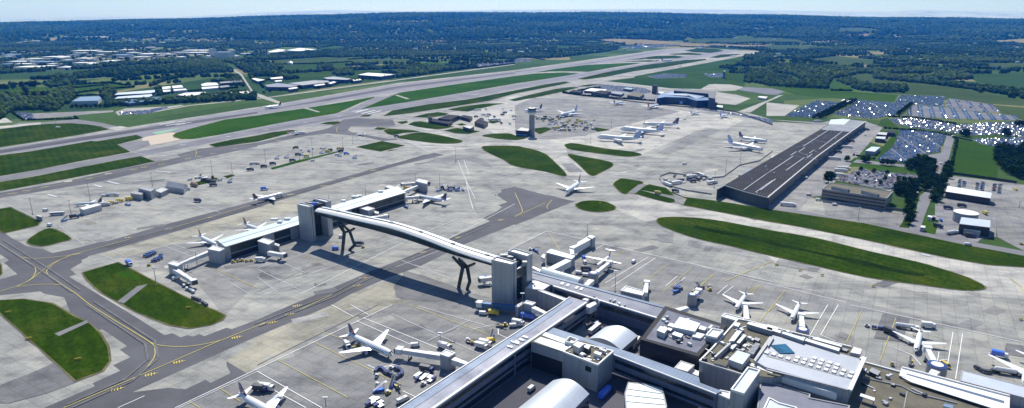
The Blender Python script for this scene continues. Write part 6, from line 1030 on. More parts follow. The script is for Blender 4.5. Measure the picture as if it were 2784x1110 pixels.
ONE = [('truck', 'N', 895, 420, -60, 'white box truck at the tail of the nearest red and blue tailed airliner'), ('loader', 'N', 960, 440, 20, 'belt loader beside the white truck under the nearest airliner tail'), ('tug', 'N', 1010, 405, 70, 'yellow tug under the tail of the nearest airliner'), ('van', 'N', 1575, 415, 10, 'white van parked behind the nearest boarding bridge tunnel'), ('tugwhite', 'N', 1335, 640, 30, 'small white tug between the two curling trains of blue carts'), ('tugwhite', 'N', 1192, 720, 80, 'white tug at the lower end of the left blue cart train'), ('tugwhite', 'N', 1197, 805, 80, 'white tug alone below the left blue cart train'),
 ('truck', 'N', 1865, 435, -25, 'white catering truck tucked behind the grey gate block'), ('loader', 'N', 1915, 410, -30, 'belt loader with yellow cab behind the grey gate block'), ('truck', 'N', 2235, 435, -25, 'left of two white box trucks by the blue roofed corridor'), ('truck', 'N', 2275, 405, -25, 'right of two white box trucks by the blue roofed corridor'), ('tugwhite', 'N', 2100, 360, 10, 'white tug pulling trolleys left of the two box trucks'), ('loader', 'N', 2140, 385, -25, 'belt loader left of the two white box trucks'), ('stairsdark', 'N', 2340, 330, 80, 'tall dark steps by the two white box trucks'), ('vanyellow', 'N', 2330, 365, 10, 'yellow van behind the two white box trucks'), ('loader', 'N', 2430, 220, -20, 'belt loader with yellow cab beside the corridor, farther up'),
 ('van', 'R', 90, 620, -10, 'white van below the blue striped boarding bridge'), ('truckyellow', 'R', 275, 625, -5, 'yellow and pale truck in the shade under the blue striped boarding bridge'), ('tug', 'R', 480, 815, -10, 'yellow tug near the corridor below the blue striped boarding bridge'), ('truck', 'R', 700, 800, -25, 'white truck beside the lamp post near the blue roofed corridor'), ('lorryblue', 'R', 890, 700, -25, 'blue roofed lorry against the corridor wall'), ('van', 'R', 620, 835, 10, 'white van just left of the lamp post by the corridor'), ('van', 'J', 2290, 950, -10, 'white van left of the right lift tower'), ('vanblue', 'J', 2270, 880, -20, 'blue van left of the right lift tower, behind the white one'),
 ('bus', 'R', 2030, 905, 55, 'long white bus beside the smaller barrel roofed hall'), ('van', 'R', 2060, 800, 50, 'white van behind the bus by the smaller barrel roofed hall'), ('bus', 'O', 1195, 400, 62, 'white coach right of the smaller barrel roofed hall'), ('lorryblue', 'O', 905, 900, 55, 'coach with blue roof edge in the dark courtyard below the corridor'), ('van', 'O', 650, 1010, 55, 'white van at the bottom edge between the large barrel roof and courtyard'), ('van', 'O', 165, 850, 55, 'white van left of the large barrel roofed hall'),
 ('lorry', 'L', 215, 150, -20, 'white articulated lorry parked at the near end of the cargo shed'), ('van', 'L', 420, 45, -20, 'pale blue van on the yard near the cargo shed corner'), ('van', 'L', 515, 95, -20, 'small white van near the office block corner'), ('van', 'L', 2005, 545, -15, 'white van driving on the perimeter road at the right'), ('vanblue', 'L', 1735, 300, 70, 'blue van by the workshop yard'), ('truckdark', 'L', 1710, 365, -60, 'dark truck on the concrete by the workshop yard'), ('tanker', 'L', 1850, 430, 20, 'fuel tanker parked left of the workshop canopy'), ('truckdark', 'L', 2030, 460, -25, 'dark truck under the workshop canopy edge'), ('truckyellow', 'V', 1875, 920, 80, 'yellow machine standing right of the round tank'), ('truckdark', 'V', 1240, 830, -20, 'dark trailer left of the round tank'), ('truckdark', 'V', 1480, 790, -20, 'second dark trailer behind the round tank'), ('vanyellow', 'V', 2415, 500, 80, 'yellow van at the right end of the staff car park'), ('tug', 'L', 2540, 535, 0, 'orange yellow tractor at the right frame edge on the yard'),
 ('tanker', 'P', 1395, 240, -22, 'white fuel tanker behind the left wing of the lower right airliner'), ('truck', 'P', 1610, 225, -12, 'white catering truck at the tail of the lower right airliner'), ('tugwhite', 'P', 1000, 215, -20, 'white tug leading the short train of dark carts'), ('truckdark', 'P', 1230, 290, -60, 'dark loader near the left wing tip of the lower right airliner'), ('loader', 'P', 1435, 590, 60, 'belt loader with yellow cab on the stand left of the large rotunda'), ('tug', 'P', 1250, 600, 60, 'small red orange tug left of the loader by the long white pier'), ('vanyellow', 'P', 1785, 615, -80, 'yellow topped van right of the large rotunda'), ('truckblue', 'P', 2320, 520, -30, 'blue container truck by the wing at the right edge'), ('tanker', 'P', 2400, 690, -22, 'white fuel tanker beside the airliner at the right edge'),
 ('tugwhite', 'P', 2245, 495, -15, 'white tug near the wing tip at the right edge'), ('van', 'Q', 2520, 480, 60, 'white van alone on the stand right of the propeller plane'), ('vanblue', 'Q', 1650, 420, -80, 'blue van left of the propeller plane'), ('van', 'Q', 1672, 500, -80, 'white van in front of the blue van by the propeller plane'), ('truckdark', 'Q', 1690, 615, 0, 'dark box truck left of the small round rotunda'), ('van', 'Q', 1570, 680, -15, 'white van by the barrel roofed hall, left'), ('van', 'Q', 1690, 720, -15, 'white van by the barrel roofed hall, right'), ('tugwhite', 'Q', 720, 260, 0, 'white tug on the apron behind the lift tower'), ('stairsdark', 'Q', 810, 280, -50, 'dark steps on the apron behind the lift tower'),
 ('vanblue', 'J', 780, 585, 0, 'bright blue van at the foot of the left bridge pier'), ('tug', 'J', 1055, 565, 0, 'yellow tug right of the left bridge pier'), ('truckdark', 'J', 1015, 540, 0, 'dark tractor right of the left bridge pier'), ('van', 'U', 960, 750, 0, 'white van beside the block behind the left bridge pier'), ('stairsdark', 'U', 2080, 220, -40, 'dark steps under the wing near the satellite right tip'), ('tug', 'U', 2090, 110, 10, 'yellow tug by the nose of the airliner at the satellite right wing'), ('truckyellow', 'F', 1490, 940, 0, 'yellow truck at the far right tip of the satellite'), ('truck', 'J', 35, 705, 0, 'white truck at the shaded side of the satellite left wing'),
 ('truckblue', 'I', 1290, 740, -40, 'white and navy truck on the corner of the grass near the left stands'), ('tug', 'I', 1490, 745, 0, 'small dark topped tug near the rows of navy carts'), ('van', 'I', 1760, 880, 60, 'white steps van under the far left boarding bridge'), ('loader', 'I', 1850, 940, -30, 'belt loader below the far left boarding bridge'), ('van', 'I', 500, 350, -20, 'pale low van beside the left grass triangle'), ('bus', 'I', 575, 240, 15, 'pale cyan bus by the left end of the remote stands'), ('stairsdark', 'I', 645, 300, 70, 'dark steps below the pale cyan bus'), ('truckdark', 'I', 745, 270, 30, 'dark truck below the long white flat box building'), ('van', 'I', 458, 200, 0, 'tiny van left of the pale cyan bus'), ('truck', 'I', 1060, 145, 20, 'white truck at the right end of the long white box building'), ('truckyellow', 'I', 1105, 130, 20, 'yellow truck, first in the row beside the white box building'), ('truckyellow', 'I', 1195, 110, 20, 'yellow truck, second in the row beside the white box building'), ('truckyellow', 'I', 1290, 92, 20, 'yellow truck, third in the row beside the stepped grey building'), ('van', 'I', 1155, 125, 20, 'white van between the yellow trucks of the remote stands'), ('stairsdark', 'I', 1280, 140, 0, 'dark steps right below the yellow trucks'), ('tanker', 'I', 1125, 50, 10, 'dark grey tanker above the yellow trucks'), ('van', 'I', 1040, 55, 10, 'white van left of the tanker above the yellow trucks'), ('truckblue', 'I', 2640, -10, 10, 'blue truck on the remote stands'), ('truckdark', 'I', 1975, 108, -20, 'dark tractor alone on the middle of the left apron'),
 ('truckyellow', 'F', 490, 615, 15, 'yellow machine on the far remote stand grass strip'), ('truckyellow', 'F', 815, 540, 15, 'pair end yellow machine at the far end of the grass strip'), ('truckyellow', 'F', 700, 568, 15, 'yellow machine second from the far end of the grass strip'), ('truckdark', 'F', 350, 658, 15, 'dark container truck on the far grass strip'), ('truckdark', 'F', 155, 690, 15, 'dark container truck left on the far grass strip'), ('truckdark', 'F', 65, 718, 15, 'dark truck at the near end of the far grass strip'), ('van', 'F', 552, 655, 0, 'white van just below the far grass strip'), ('stairs', 'F', 515, 560, -40, 'white steps above the far grass strip'), ('truckblue', 'F', 890, 590, 10, 'blue grey truck at the far end of the strip'), ('stairsdark', 'F', 970, 628, 30, 'dark steps right of the far strip'), ('stairsdark', 'F', 820, 608, 30, 'dark steps below the far end of the strip'), ('stairsdark', 'F', 195, 635, 30, 'dark steps above the near end of the far strip, left'), ('stairsdark', 'F', 290, 625, 30, 'dark steps above the near end of the far strip, right'),
 ('stairsdark', 'E', 2295, 870, 60, 'dark steps near the gabled open shed'), ('truckblue', 'E', 1860, 945, 20, 'blue truck in front of the gabled open shed'), ('truckdark', 'E', 2130, 905, 20, 'dark tractor on the stand right of the gabled open shed'), ('truckdark', 'E', 2500, 750, 20, 'dark tanker at the far edge of the remote stands'), ('van', 'E', 2480, 738, 20, 'white van beside the dark tanker of the remote stands'), ('tanker', 'E', 2540, 690, 10, 'pale tanker behind the dark tanker on the remote stands'), ('truckdark', 'F', 1388, 415, 0, 'dark truck at the left tip of the rounded grass island'), ('van', 'G', 1690, 690, 0, 'white van alone on the open apron below the jumbo jets'), ('truckdark', 'G', 1600, 965, -15, 'dark van on the road before the cargo shed'), ('truckyellow', 'G', 1425, 985, 0, 'yellow works truck on the grass belt by the cargo shed'),
 ('van', 'H', 925, 385, 60, 'white van on the cargo road, left'), ('van', 'H', 985, 400, 60, 'white van on the cargo road, right'), ('truckdark', 'H', 850, 465, -25, 'dark lorry backed to the shed side'), ('lorry', 'H', 800, 525, -20, 'pale lorry by the shed side'), ('truckdark', 'H', 720, 575, -20, 'dark flat lorry by the shed side'), ('lorry', 'H', 680, 640, -20, 'long white flat lorry by the shed side'), ('lorry', 'H', 770, 740, -18, 'back one of the lorries beside the long office car park'), ('lorry', 'H', 740, 760, -18, 'middle one of the lorries beside the long office car park'), ('lorry', 'H', 715, 805, -18, 'front one of the lorries beside the long office car park'), ('van', 'H', 395, 830, 50, 'small blue white van at the shed foot'), ('truckdark', 'H', 1000, 350, -10, 'dark long lorry at the top of the cargo road'), ('van', 'H', 1850, 415, 70, 'white van on the tree lined road top'), ('van', 'H', 1735, 685, 70, 'dark windowed van on the tree lined road'), ('van', 'L', 680, 145, 0, 'white van on the empty concrete yard'), ('lorry', 'H', 510, 265, 10, 'long pale lorry at the far end of the cargo shed'), ('van', 'L', 1500, 30, 60, 'white van by the trees at the road junction')]
for k, r, x, y, a, l in ONE: veh(k, r, x, y, a, l)
def row(kind, r, pts, label, group, deg=None, step=None):
    P_ = [at(r, *p) for p in pts]
    for i in range(len(P_)):
        a = P_[max(0, i-1)]; b = P_[min(len(P_)-1, i+1)]; h = math.degrees(math.atan2((b-a).y, (b-a).x)) if deg is None else deg
        o = veh(kind, r, pts[i][0], pts[i][1], h, label, group)
row('cart', 'N', [(1185, 670), (1200, 652), (1225, 645), (1250, 655), (1270, 672), (1290, 688), (1312, 690), (1328, 702)], 'navy baggage cart in the left curling train near the nearest airliner nose', 'left train of navy baggage carts')
row('cart', 'N', [(1390, 648), (1412, 655), (1430, 665), (1442, 682), (1440, 700), (1415, 715), (1398, 728)], 'navy baggage cart in the right hook shaped train near the nearest airliner nose', 'right train of navy baggage carts')
row('pallet', 'N', [(1590, 715), (1625, 690), (1640, 745), (1675, 715), (1690, 700), (1725, 765), (1720, 730)], 'flat pale pallet dolly parked in rows by the corridor', 'pallet dollies by the corridor', 60)
row('cart', 'N', [(1595, 750), (1760, 745)], 'navy cart among the pallet dollies by the corridor', 'navy carts among dollies', 60); row('tugwhite', 'N', [(1655, 800)], 'white cab truck below the rows of pallet dollies', None, 30); row('truckdark', 'N', [(1690, 665)], 'dark bodied truck above the rows of pallet dollies', None, -20)
row('pallet', 'N', [(1150, 945), (1190, 950), (1145, 985), (1225, 985), (1230, 1020)], 'flat pale dolly parked near the bottom edge', 'dollies at the bottom edge', 50); row('cart', 'N', [(1105, 1005), (1185, 1020)], 'navy cart at the bottom edge', 'navy carts at the bottom edge', 50)
row('loader', 'N', [(1400, 830)], 'belt loader with yellow cab under the nearest airliner stand', None, -60); row('stairsdark', 'N', [(1350, 800)], 'dark steps left of the belt loader near the bottom edge', None, 80); row('tug', 'N', [(1305, 885)], 'yellow tug near the bottom edge', None, 40); row('stairs', 'N', [(1215, 860)], 'white steps near the bottom edge', None, 30); row('van', 'N', [(1440, 970), (1470, 955)], 'white van parked against the corridor at the bottom edge', 'vans at the bottom edge', 40)
row('truckdark', 'N', [(30, 860)], 'dark tractor behind the bottom left airliner', None, -10); row('truck', 'N', [(95, 850)], 'white truck behind the bottom left airliner wing', None, -10); row('stairs', 'N', [(160, 990)], 'white steps beside the bottom left airliner wing', None, 10)
row('cart', 'P', [(1070, 235), (1130, 245), (1188, 250)], 'dark cart in the short straight train on the right stands', 'short train of dark carts'); row('cartblack', 'P', [(2095, 640), (2155, 670), (2210, 680), (2255, 668), (2290, 650)], 'dark cart in the curved train near the right edge', 'curved train of dark carts at the right')
row('cart', 'I', [(1450, 655), (1475, 660), (1470, 640), (1500, 650), (1500, 630), (1525, 638), (1530, 620), (1545, 628), (1530, 705), (1550, 690), (1550, 705), (1575, 680), (1580, 695), (1600, 665), (1610, 680), (1605, 650)], 'navy baggage cart parked in two slanting blocks near the left grass', 'navy carts parked near the left grass', 20)
row('cartblack', 'M', [(1930, -60), (1960, -50), (1990, -40), (2020, -15), (2045, 0), (2060, 10)], 'dark cart lined along the grass corner on the left', 'dark carts along the left grass corner'); row('cartgrey', 'I', [(1840, 955), (1870, 985), (1905, 1000), (1930, 1015)], 'grey dolly in a line below the far left boarding bridge', 'grey dollies on the left stand')
row('tug', 'I', [(2330, 715), (2380, 705), (2420, 700), (2465, 705), (2510, 700)], 'small service tug along the shaded side of the satellite left wing', 'tugs beside the satellite left wing', 10)
row('stairsdark', 'G', [(345, 290), (410, 275), (370, 270)], 'dark steps parked near the control tower', 'steps near the control tower', 20)
random.seed(5)
KN = dict(truckdark='dark truck', van='white van', cartblack='dark cart', truckyellow='yellow truck', stairsdark='dark steps', truck='white box truck', vanyellow='yellow van', lorry='long white lorry', cartblue='blue cart', pallet='pale dolly', tug='yellow tug')
def scatter(n, reg, x0, x1, y0, y1, kinds, label, group, cond=None):
    for i in range(n):
        k = random.choice(kinds); veh(k, reg, random.uniform(x0, x1), random.uniform(y0, y1), random.choice([20, 110, 30, 200]), label.format(KN.get(k, CATN[k])), group + ' (' + k + ')')
scatter(46, 'G', 385, 800, 250, 355, ['truckdark', 'van', 'cartblack', 'truckyellow', 'stairsdark', 'truck'], '{} parked in the crowded equipment area right of the control tower', 'service equipment right of the control tower')
scatter(24, 'G', 190, 450, 210, 260, ['vanyellow', 'truckdark', 'van'], '{} parked on the stands just behind the control tower', 'service equipment behind the control tower')
scatter(26, 'F', 2180, 2560, 130, 290, ['truckdark', 'van', 'lorry', 'cartblue', 'truck'], '{} parked between the fire station and the control tower', 'service equipment left of the control tower')
scatter(34, 'G', 1500, 1980, 800, 900, ['truckdark', 'cartblack', 'van', 'pallet', 'lorry'], '{} parked in the bulging compound at the cargo shed corner', 'vehicles in the cargo compound')
scatter(18, 'F', 1480, 1700, 880, 960, ['truckdark', 'cartblack', 'vanyellow', 'van'], '{} around the far tip of the satellite', 'equipment at the far satellite tip')
scatter(10, 'F', 1790, 2080, 925, 960, ['stairsdark', 'truckdark'], '{} at the dark rail near the white stand lines', 'equipment by the white stand lines')
scatter(12, 'F', 380, 860, 520, 600, ['stairsdark', 'van', 'truckdark'], '{} above the far grass strip of the remote stands', 'equipment on the far remote stands')
scatter(12, 'E', 1890, 2200, 815, 860, ['truckdark', 'van'], '{} along the near grass strip of the remote stands', 'equipment on the near remote stands')
scatter(10, 'K', 1600, 1950, 960, 1020, ['stairsdark', 'tug', 'cartblack'], '{} near the empty stands right of the corridor', 'equipment on the empty stands')
# ---------------------------------------------------------------- floodlight masts and small fixtures
def mast_at(r, xb, yb, xt, yt, label):
    b = at(r, xb, yb); d = ray(*nat(r, xt, yt)); k = b.y / d[1]; h = max(6, min(26, HC + d[2]*k)); t = thing('floodlight_mast', label, 'light mast', (b.x, b.y, 0))
    MB().tube([(0, 0, 0), (0, 0, h)], [.28, .14], 6).build('pole', M['metal_mid'], t); MB().box(-1.3, 1.3, -.25, .25, h, h+.5).build('lamp_head', M['metal_light'], t); MB().box(-.6, .6, -.6, .6, 0, .6).build('base', M['wall_concrete'], t)
for a in [('I', 328, 235, 292, 70, 'by the left grass triangle'), ('I', 712, 240, 685, 95, 'before the long white box building'), ('I', 902, 100, 870, -120, 'behind the long white box building'), ('E', 1522, 905, 1495, 770, 'behind the stepped grey building'), ('E', 2118, 785, 2098, 650, 'on the remote stands above the low dark hut'), ('E', 2320, 800, 2305, 670, 'at the end of the near grass strip'), ('F', 82, 665, 65, 530, 'at the near end of the far grass strip'), ('F', 420, 640, 415, 510, 'third from the far end of the far grass strip'), ('F', 553, 620, 520, 430, 'second from the far end of the far grass strip'), ('F', 855, 550, 845, 420, 'at the far end of the far grass strip'), ('F', 952, 480, 948, 390, 'beyond the far grass strip'), ('F', 1978, 665, 1970, 520, 'at the head of the long white double line'), ('F', 1575, 850, 1565, 770, 'behind the far tip block of the satellite'), ('F', 1820, 940, 1815, 780, 'right of the far satellite tip'), ('F', 1080, 1000, 1073, 880, 'behind the satellite right wing'), ('I', 1970, 760, 1955, 600, 'beside the fixed passage of the satellite'), ('I', 1560, 935, 1530, 770, 'at the corner of the left grass island'), ('K', 722, 440, 725, 325, 'at the cap of the farthest white walkway'), ('K', 998, 1000, 992, 800, 'on the stand right of the slate roofed corridor'), ('N', 1825, 400, 1818, 280, 'behind the nearest gate block'), ('N', 685, 1035, 668, 925, 'at the bottom edge of the nearest stand'), ('R', 770, 760, 790, 250, 'in the shade below the right lift tower'), ('L', 912, 290, 930, 165, 'on the empty concrete yard'), ('G', 755, 475, 758, 385, 'in front of the nearest jumbo jet'), ('G', 2245, 690, 2255, 560, 'right of the airliners on the right stands'), ('G', 2098, 800, 2115, 640, 'left of the cargo shed'), ('G', 1985, 920, 2000, 765, 'inside the cargo compound'), ('G', 960, 320, 958, 200, 'behind the row of jumbo jets'), ('G', 1155, 330, 1158, 235, 'between the jumbo jets and back apron'), ('G', 1293, 270, 1295, 190, 'at the back apron middle'), ('V', 2480, 800, 2470, 740, 'on the right edge yard'), ('U', 735, 100, 728, 40, 'behind the left lift tower')]:
    mast_at(*a[:5], 'slim grey floodlight mast ' + a[5])
def fence(label, s, h=2.4, z=0, mat='metal_dark', step=9, close=False):
    p = P(s); c = p[0]; t = thing('fence', label, 'fence', (c.x, c.y, 0)); mb = MB(); q = [v - c for v in p]
    for i in range(len(q)-1): mb.bar((q[i].x, q[i].y, h/2), (q[i+1].x, q[i+1].y, h/2), .12, h)
    mb.build('mesh_panel', M[mat], t)
    for v in q: MB().bar((v.x, v.y, 0), (v.x, v.y, h+.3), .3).build('post', M['metal_mid'], t)
fence('dark security fence bulging around the cargo compound', 'G 1960,990 1700,950 1480,890 1440,840 1450,810 1540,775 1700,795 1860,835 2080,815 2240,700 2440,655 2568,560', 1.5, mat='metal_mid')
fence('dark fence along the back apron road under the hangar', 'G 700,0 1180,65 1420,92 2000,140 2200,165 2400,235 2568,300', 2.2); fence('fence between the main car park blocks', 'H 1330,345 1700,372 1800,400 2050,460', 2.2); fence('fence behind the staff car park', 'V 1290,215 1900,300 2440,380', 3); fence('fence along the empty yard', 'L 560,110 1440,205', 2.2, mat='metal_mid')
for k, (r, x, y) in enumerate([('M', 285, 345), ('M', 85, 82), ('M', 780, 552), ('M', 1880, 38), ('K', 845, 130), ('L', 335, 795), ('L', 555, 845), ('L', 1065, 955), ('P', 2535, 150), ('L', 98, 742)]):
    p = at(r, x, y); t = thing('taxiway_sign', 'small yellow taxiway sign standing on the ' + ['left grass island edge near the pavement', 'upper left grass island', 'lower left grass island', 'curved grass island by the taxiway bend', 'round grass island', 'pale pavement, second along the big grass oval', 'pale pavement, third along the big grass oval', 'pale pavement, fourth along the big grass oval', 'pavement at the right frame edge', 'pale pavement, first along the big grass oval'][k], 'sign', (p.x, p.y, .12), .4)
    MB().box(-1.6, 1.6, -.15, .15, .4, 1.5).build('panel', M['paint_yellow'], t)
    for s in (-1, 1): MB().box(s*1.2-.1, s*1.2+.1, -.1, .1, 0, .4).build('leg', M['metal_dark'], t)
ra = thing('radar_pad', 'white equipment cabin with mast on the upper left grass', 'cabin', at('E', 580, 325)); MB().box(-3, 3, -2, 2, 0, 2.6).build('cabin', M['wall_white'], ra); MB().bar((-4, 2, 0), (-4, 2, 12), .3).build('mast', M['metal_mid'], ra); MB().box(-14, 20, -1.5, 1.5, .12, .16).build('pad', M['path_pale'], ra)
# ---------------------------------------------------------------- parked cars
CARC = ['blue', 'navy', 'silver', 'red', 'white', 'black', 'grey', 'green', 'maroon', 'cyan']
coat(plain('paint_white_car', (.8, .82, .85), .25, .1, .02))
def cmat(c): return M['paint_white_car'] if c == 'white' else M['paint_' + c]
CARV = [(-2.1, -.85, .3), (2.1, -.85, .3), (2.1, .85, .3), (-2.1, .85, .3), (-2.05, -.85, .85), (2.05, -.85, .8), (2.05, .85, .8), (-2.05, .85, .85), (-1.8, -.78, .88), (1.15, -.78, .88), (1.15, .78, .88), (-1.8, .78, .88), (-.9, -.62, 1.4), (.22, -.62, 1.42), (.22, .62, 1.42), (-.9, .62, 1.4)]
CARF = [(0, 3, 2, 1), (4, 5, 6, 7), (0, 1, 5, 4), (1, 2, 6, 5), (2, 3, 7, 6), (3, 0, 4, 7), (12, 13, 14, 15), (8, 9, 13, 12), (9, 10, 14, 13), (10, 11, 15, 14), (11, 8, 12, 15)]
CARM = [0]*7 + [1]*4
def carmesh(c):
    mb = MB(); mb.add(CARV, CARF); mb.m = list(CARM)
    for x in (-1.3, 1.3):
        for s in (-1, 1): mb.tube([(x, s*.7, .32), (x, s*.9, .32)], .32, 8, 2)
    me = mb.build('parked_car', [cmat(c), M['glass_car'], M['tyre']]); return me
CARP = {}
def slots(poly, ang, row=11.5, step=2.7, fill=.9, pair=True, gapn=14):
    d = Vector((math.cos(ang), math.sin(ang))); n = Vector((-d.y, d.x)); pts = [(p.x, p.y) for p in poly]; us = [Vector(p).dot(d) for p in pts]; vs = [Vector(p).dot(n) for p in pts]
    out = []; v = min(vs) + 3; k = 0
    while v < max(vs) - 2:
        u = min(us) + 2; j = 0
        while u < max(us) - 2:
            j += 1
            if random.random() < fill and (j % gapn):
                c = d*u + n*v; out.append((c.x, c.y))
            u += step
        v += 5.2 if (pair and k % 2 == 0) else row; k += 1
    if not out: return []
    A = np.array(out); m = inpoly(A[:, 0], A[:, 1], pts); return A[m].tolist()
random.seed(21)
PARK = [('i', 'car parked in the slanting lot with young trees behind the office block', R_(-17), 7, .52), ('h', 'car packed into the long blue glinting lot left of the tree lined road', R_(-17), 6.2, .93), ('g', 'car packed into the glinting lot above the big wood', R_(-17), 6.5, .9), ('f', 'car packed into the curving glinting lot at the right', R_(-17), 6.5, .88), ('a', 'car packed into the first blue lot behind the cargo shed', R_(8), 5.8, .95), ('b', 'car packed into the second blue lot behind the cargo shed', R_(-10), 6, .9), ('c', 'car in the back blue lot by the fields', R_(-10), 6, .95), ('d', 'car in the striped lot by the hedge', R_(60), 14, .75), ('e', 'car in the nearly empty far lot', R_(60), 14, .18), ('p', 'car by the back apron road', R_(-15), 7, .5), ('m', 'car in the far lots', R_(0), 9, .7), ('n', 'car in the far lots', R_(0), 9, .6), ('q', 'car along the road behind the back apron', R_(-15), 6, .75), ('u', 'car in the estate', R_(5), 7, .8), ('w', 'car on the tan yard south of the runway', R_(10), 8, .6), ('o', 'car at the left apron lot', R_(20), 7, .6), ('k', 'car in the long lot south of the runway', R_(10), 7, .9), ('j', 'car in the far lot', R_(5), 9, .9), ('l', 'car in the far lot', R_(5), 9, .9)]
CARS = []
def glint(x, y):
    r = math.hypot(x, y); return math.atan2(.643 - .985*y/r, -.985*x/r) + random.choice([0, math.pi])
for key, lab, ang, row_, fill in PARK:
    for (x, y) in slots(P(CP[key]), ang, row_*.86 if row_ < 8 else row_, 2.6, fill): CARS.append((x, y, glint(x, y) + random.gauss(0, .07) if random.random() < (.34 if key in 'fg' else .05 if key == 'i' else .045) else ang + math.pi/2 + random.choice([0, math.pi]), key, lab))
for cx_, cy_, nx_ in [(1450, 320, 2), (1530, 330, 2), (1760, 360, 2), (1850, 370, 2), (2055, 405, 2), (2150, 415, 2)]:
    for j in range(6):
        p = at('V', cx_ + j*-4, cy_ + j*28); 
        if random.random() < .85: CARS.append((p.x, p.y, R_(-15) + random.choice([0, math.pi]), 's', 'car parked in the short columns of the staff lot at the right edge'))
CARS.sort(key=lambda c: -(c[3] == 's') * 1e6 + math.hypot(c[0], c[1]))
WT = {'i': [1, 1, 4, 3, 8, 2, 2, 1, 1, 0], 's': [2, 3, 2, 2, 3, 3, 2, 0, 1, 0]}
def pick(key): return random.choices(CARC, WT.get(key, [11, .6, 4, .4, 13, .4, .5, .2, .2, 11]))[0]  # blue and cyan weighted up: sky reflection put into the car colours
for (x, y, a, key, lab) in CARS[:290]:
    c = pick(key); w = {'navy': 'navy', 'cyan': 'light blue', 'maroon': 'dark red'}.get(c, c)
    if c not in CARP: o = CARP[c] = carmesh(c)
    else: o = CARP[c].copy(); COL.objects.link(o)
    o.location = (x, y, .2); o.rotation_euler = (0, 0, a); tag(o, w + ' ' + lab, 'car', w + ' cars: ' + lab)
rest = CARS[290:]; V = np.array(CARV, np.float32); nV = len(V); verts = []; faces = []; mi = []; cidx = {c: k for k, c in enumerate(CARC)}
for i, (x, y, a, key, lab) in enumerate(rest):
    ca, sa = math.cos(a), math.sin(a); vv = V.copy(); vv[12:, 2] += random.uniform(-.09, .2); vv[:, 0] = V[:, 0]*ca - V[:, 1]*sa + x; vv[:, 1] = V[:, 0]*sa + V[:, 1]*ca + y; vv[:, 2] += .15; verts.append(vv); c = cidx[pick(key)]
    for f, m in zip(CARF, CARM): faces.append(tuple(q + i*nV for q in f)); mi.append(len(CARC) if m else c)
o = mesh('parked_cars_mass', np.concatenate(verts).tolist(), faces, [cmat(c) for c in CARC] + [M['glass_car']], midx=mi); tag(o, kind='stuff'); print('cars', len(CARS))
# ---------------------------------------------------------------- trees
def ico(sub):
    bm = bmesh.new(); bmesh.ops.create_icosphere(bm, subdivisions=sub, radius=1); v = np.array([w.co[:] for w in bm.verts]); f = np.array([[q.index for q in p.verts] for p in bm.faces]); bm.free(); return v, f
I1 = ico(1); I2 = ico(2)
def treemesh(seed, mat, h=11.0, w=4.6, lobes=22):
    rng = np.random.RandomState(seed); mb = MB()
    for k in range(lobes):
        t = rng.uniform(0, 6.28); z = rng.uniform(.28, .95); rr = w*math.sqrt(max(.05, 1-((z-.55)/.5)**2))*rng.uniform(.3, .8); s = w*rng.uniform(.26, .46)*(1.25-z*.45)
        v = I1[0] * (1 + rng.uniform(-.28, .28, (len(I1[0]), 1))) * [s, s, s*.8] + [rr*math.cos(t), rr*math.sin(t), h*z]; mb.add(v.tolist(), I1[1].tolist(), 0)
    for k in range(420):   # leaf clumps poking out of the crown
        t = rng.uniform(0, 6.28); z = rng.uniform(.2, 1.03); rr = w*math.sqrt(max(.03, 1-((z-.55)/.52)**2))*rng.uniform(.75, 1.2); c = np.array([rr*math.cos(t), rr*math.sin(t), h*z]); q = rng.normal(size=(3, 3))*.38 + c; mb.add(q.tolist(), [(0, 1, 2)], 0)
    o = bpy.data.objects.new('tree', None); link(o); cr = mb.build('crown', M[mat], o)
    tk = MB().tube([(0, 0, 0), (.1, .05, h*.3), (.0, .1, h*.6)], [.38, .28, .12], 6)
    for k in range(4):
        t = k*1.6; tk.tube([(0, 0, h*.3), (w*.4*math.cos(t), w*.4*math.sin(t), h*.55)], [.16, .06], 5)
    tk.build('trunk', M['bark'], o); return o
TP = [treemesh(i+1, m) for i, m in enumerate(['leaf', 'leaf_dark', 'leaf', 'leaf_light'])]; TU = [False]*4; NT = [0]
def put_tree(x, y, s, label, group, pick_=None):
    k = random.choice([0, 1, 2, 1, 0, 2, 3]) if pick_ is None else random.choice(pick_)
    if TU[k]: o = copytree(TP[k])
    else: o = TP[k]; TU[k] = True
    o.location = (x, y, 0); o.rotation_euler = (0, 0, random.uniform(0, 6.3)); o.scale = (s*random.uniform(.9, 1.15), s*random.uniform(.9, 1.15), s*random.uniform(.85, 1.1)); tag(o, label, 'tree', group); NT[0] += 1
def fill(s, sp):
    p = [(v.x, v.y) for v in P(s)]; xs_ = [q[0] for q in p]; ys_ = [q[1] for q in p]; out = []; y = min(ys_)
    while y < max(ys_):
        x = min(xs_)
        while x < max(xs_): out.append((x + random.uniform(-.4, .4)*sp, y + random.uniform(-.4, .4)*sp)); x += sp
        y += sp
    if not out: return []
    A = np.array(out); return A[inpoly(A[:, 0], A[:, 1], p)].tolist()
random.seed(9)
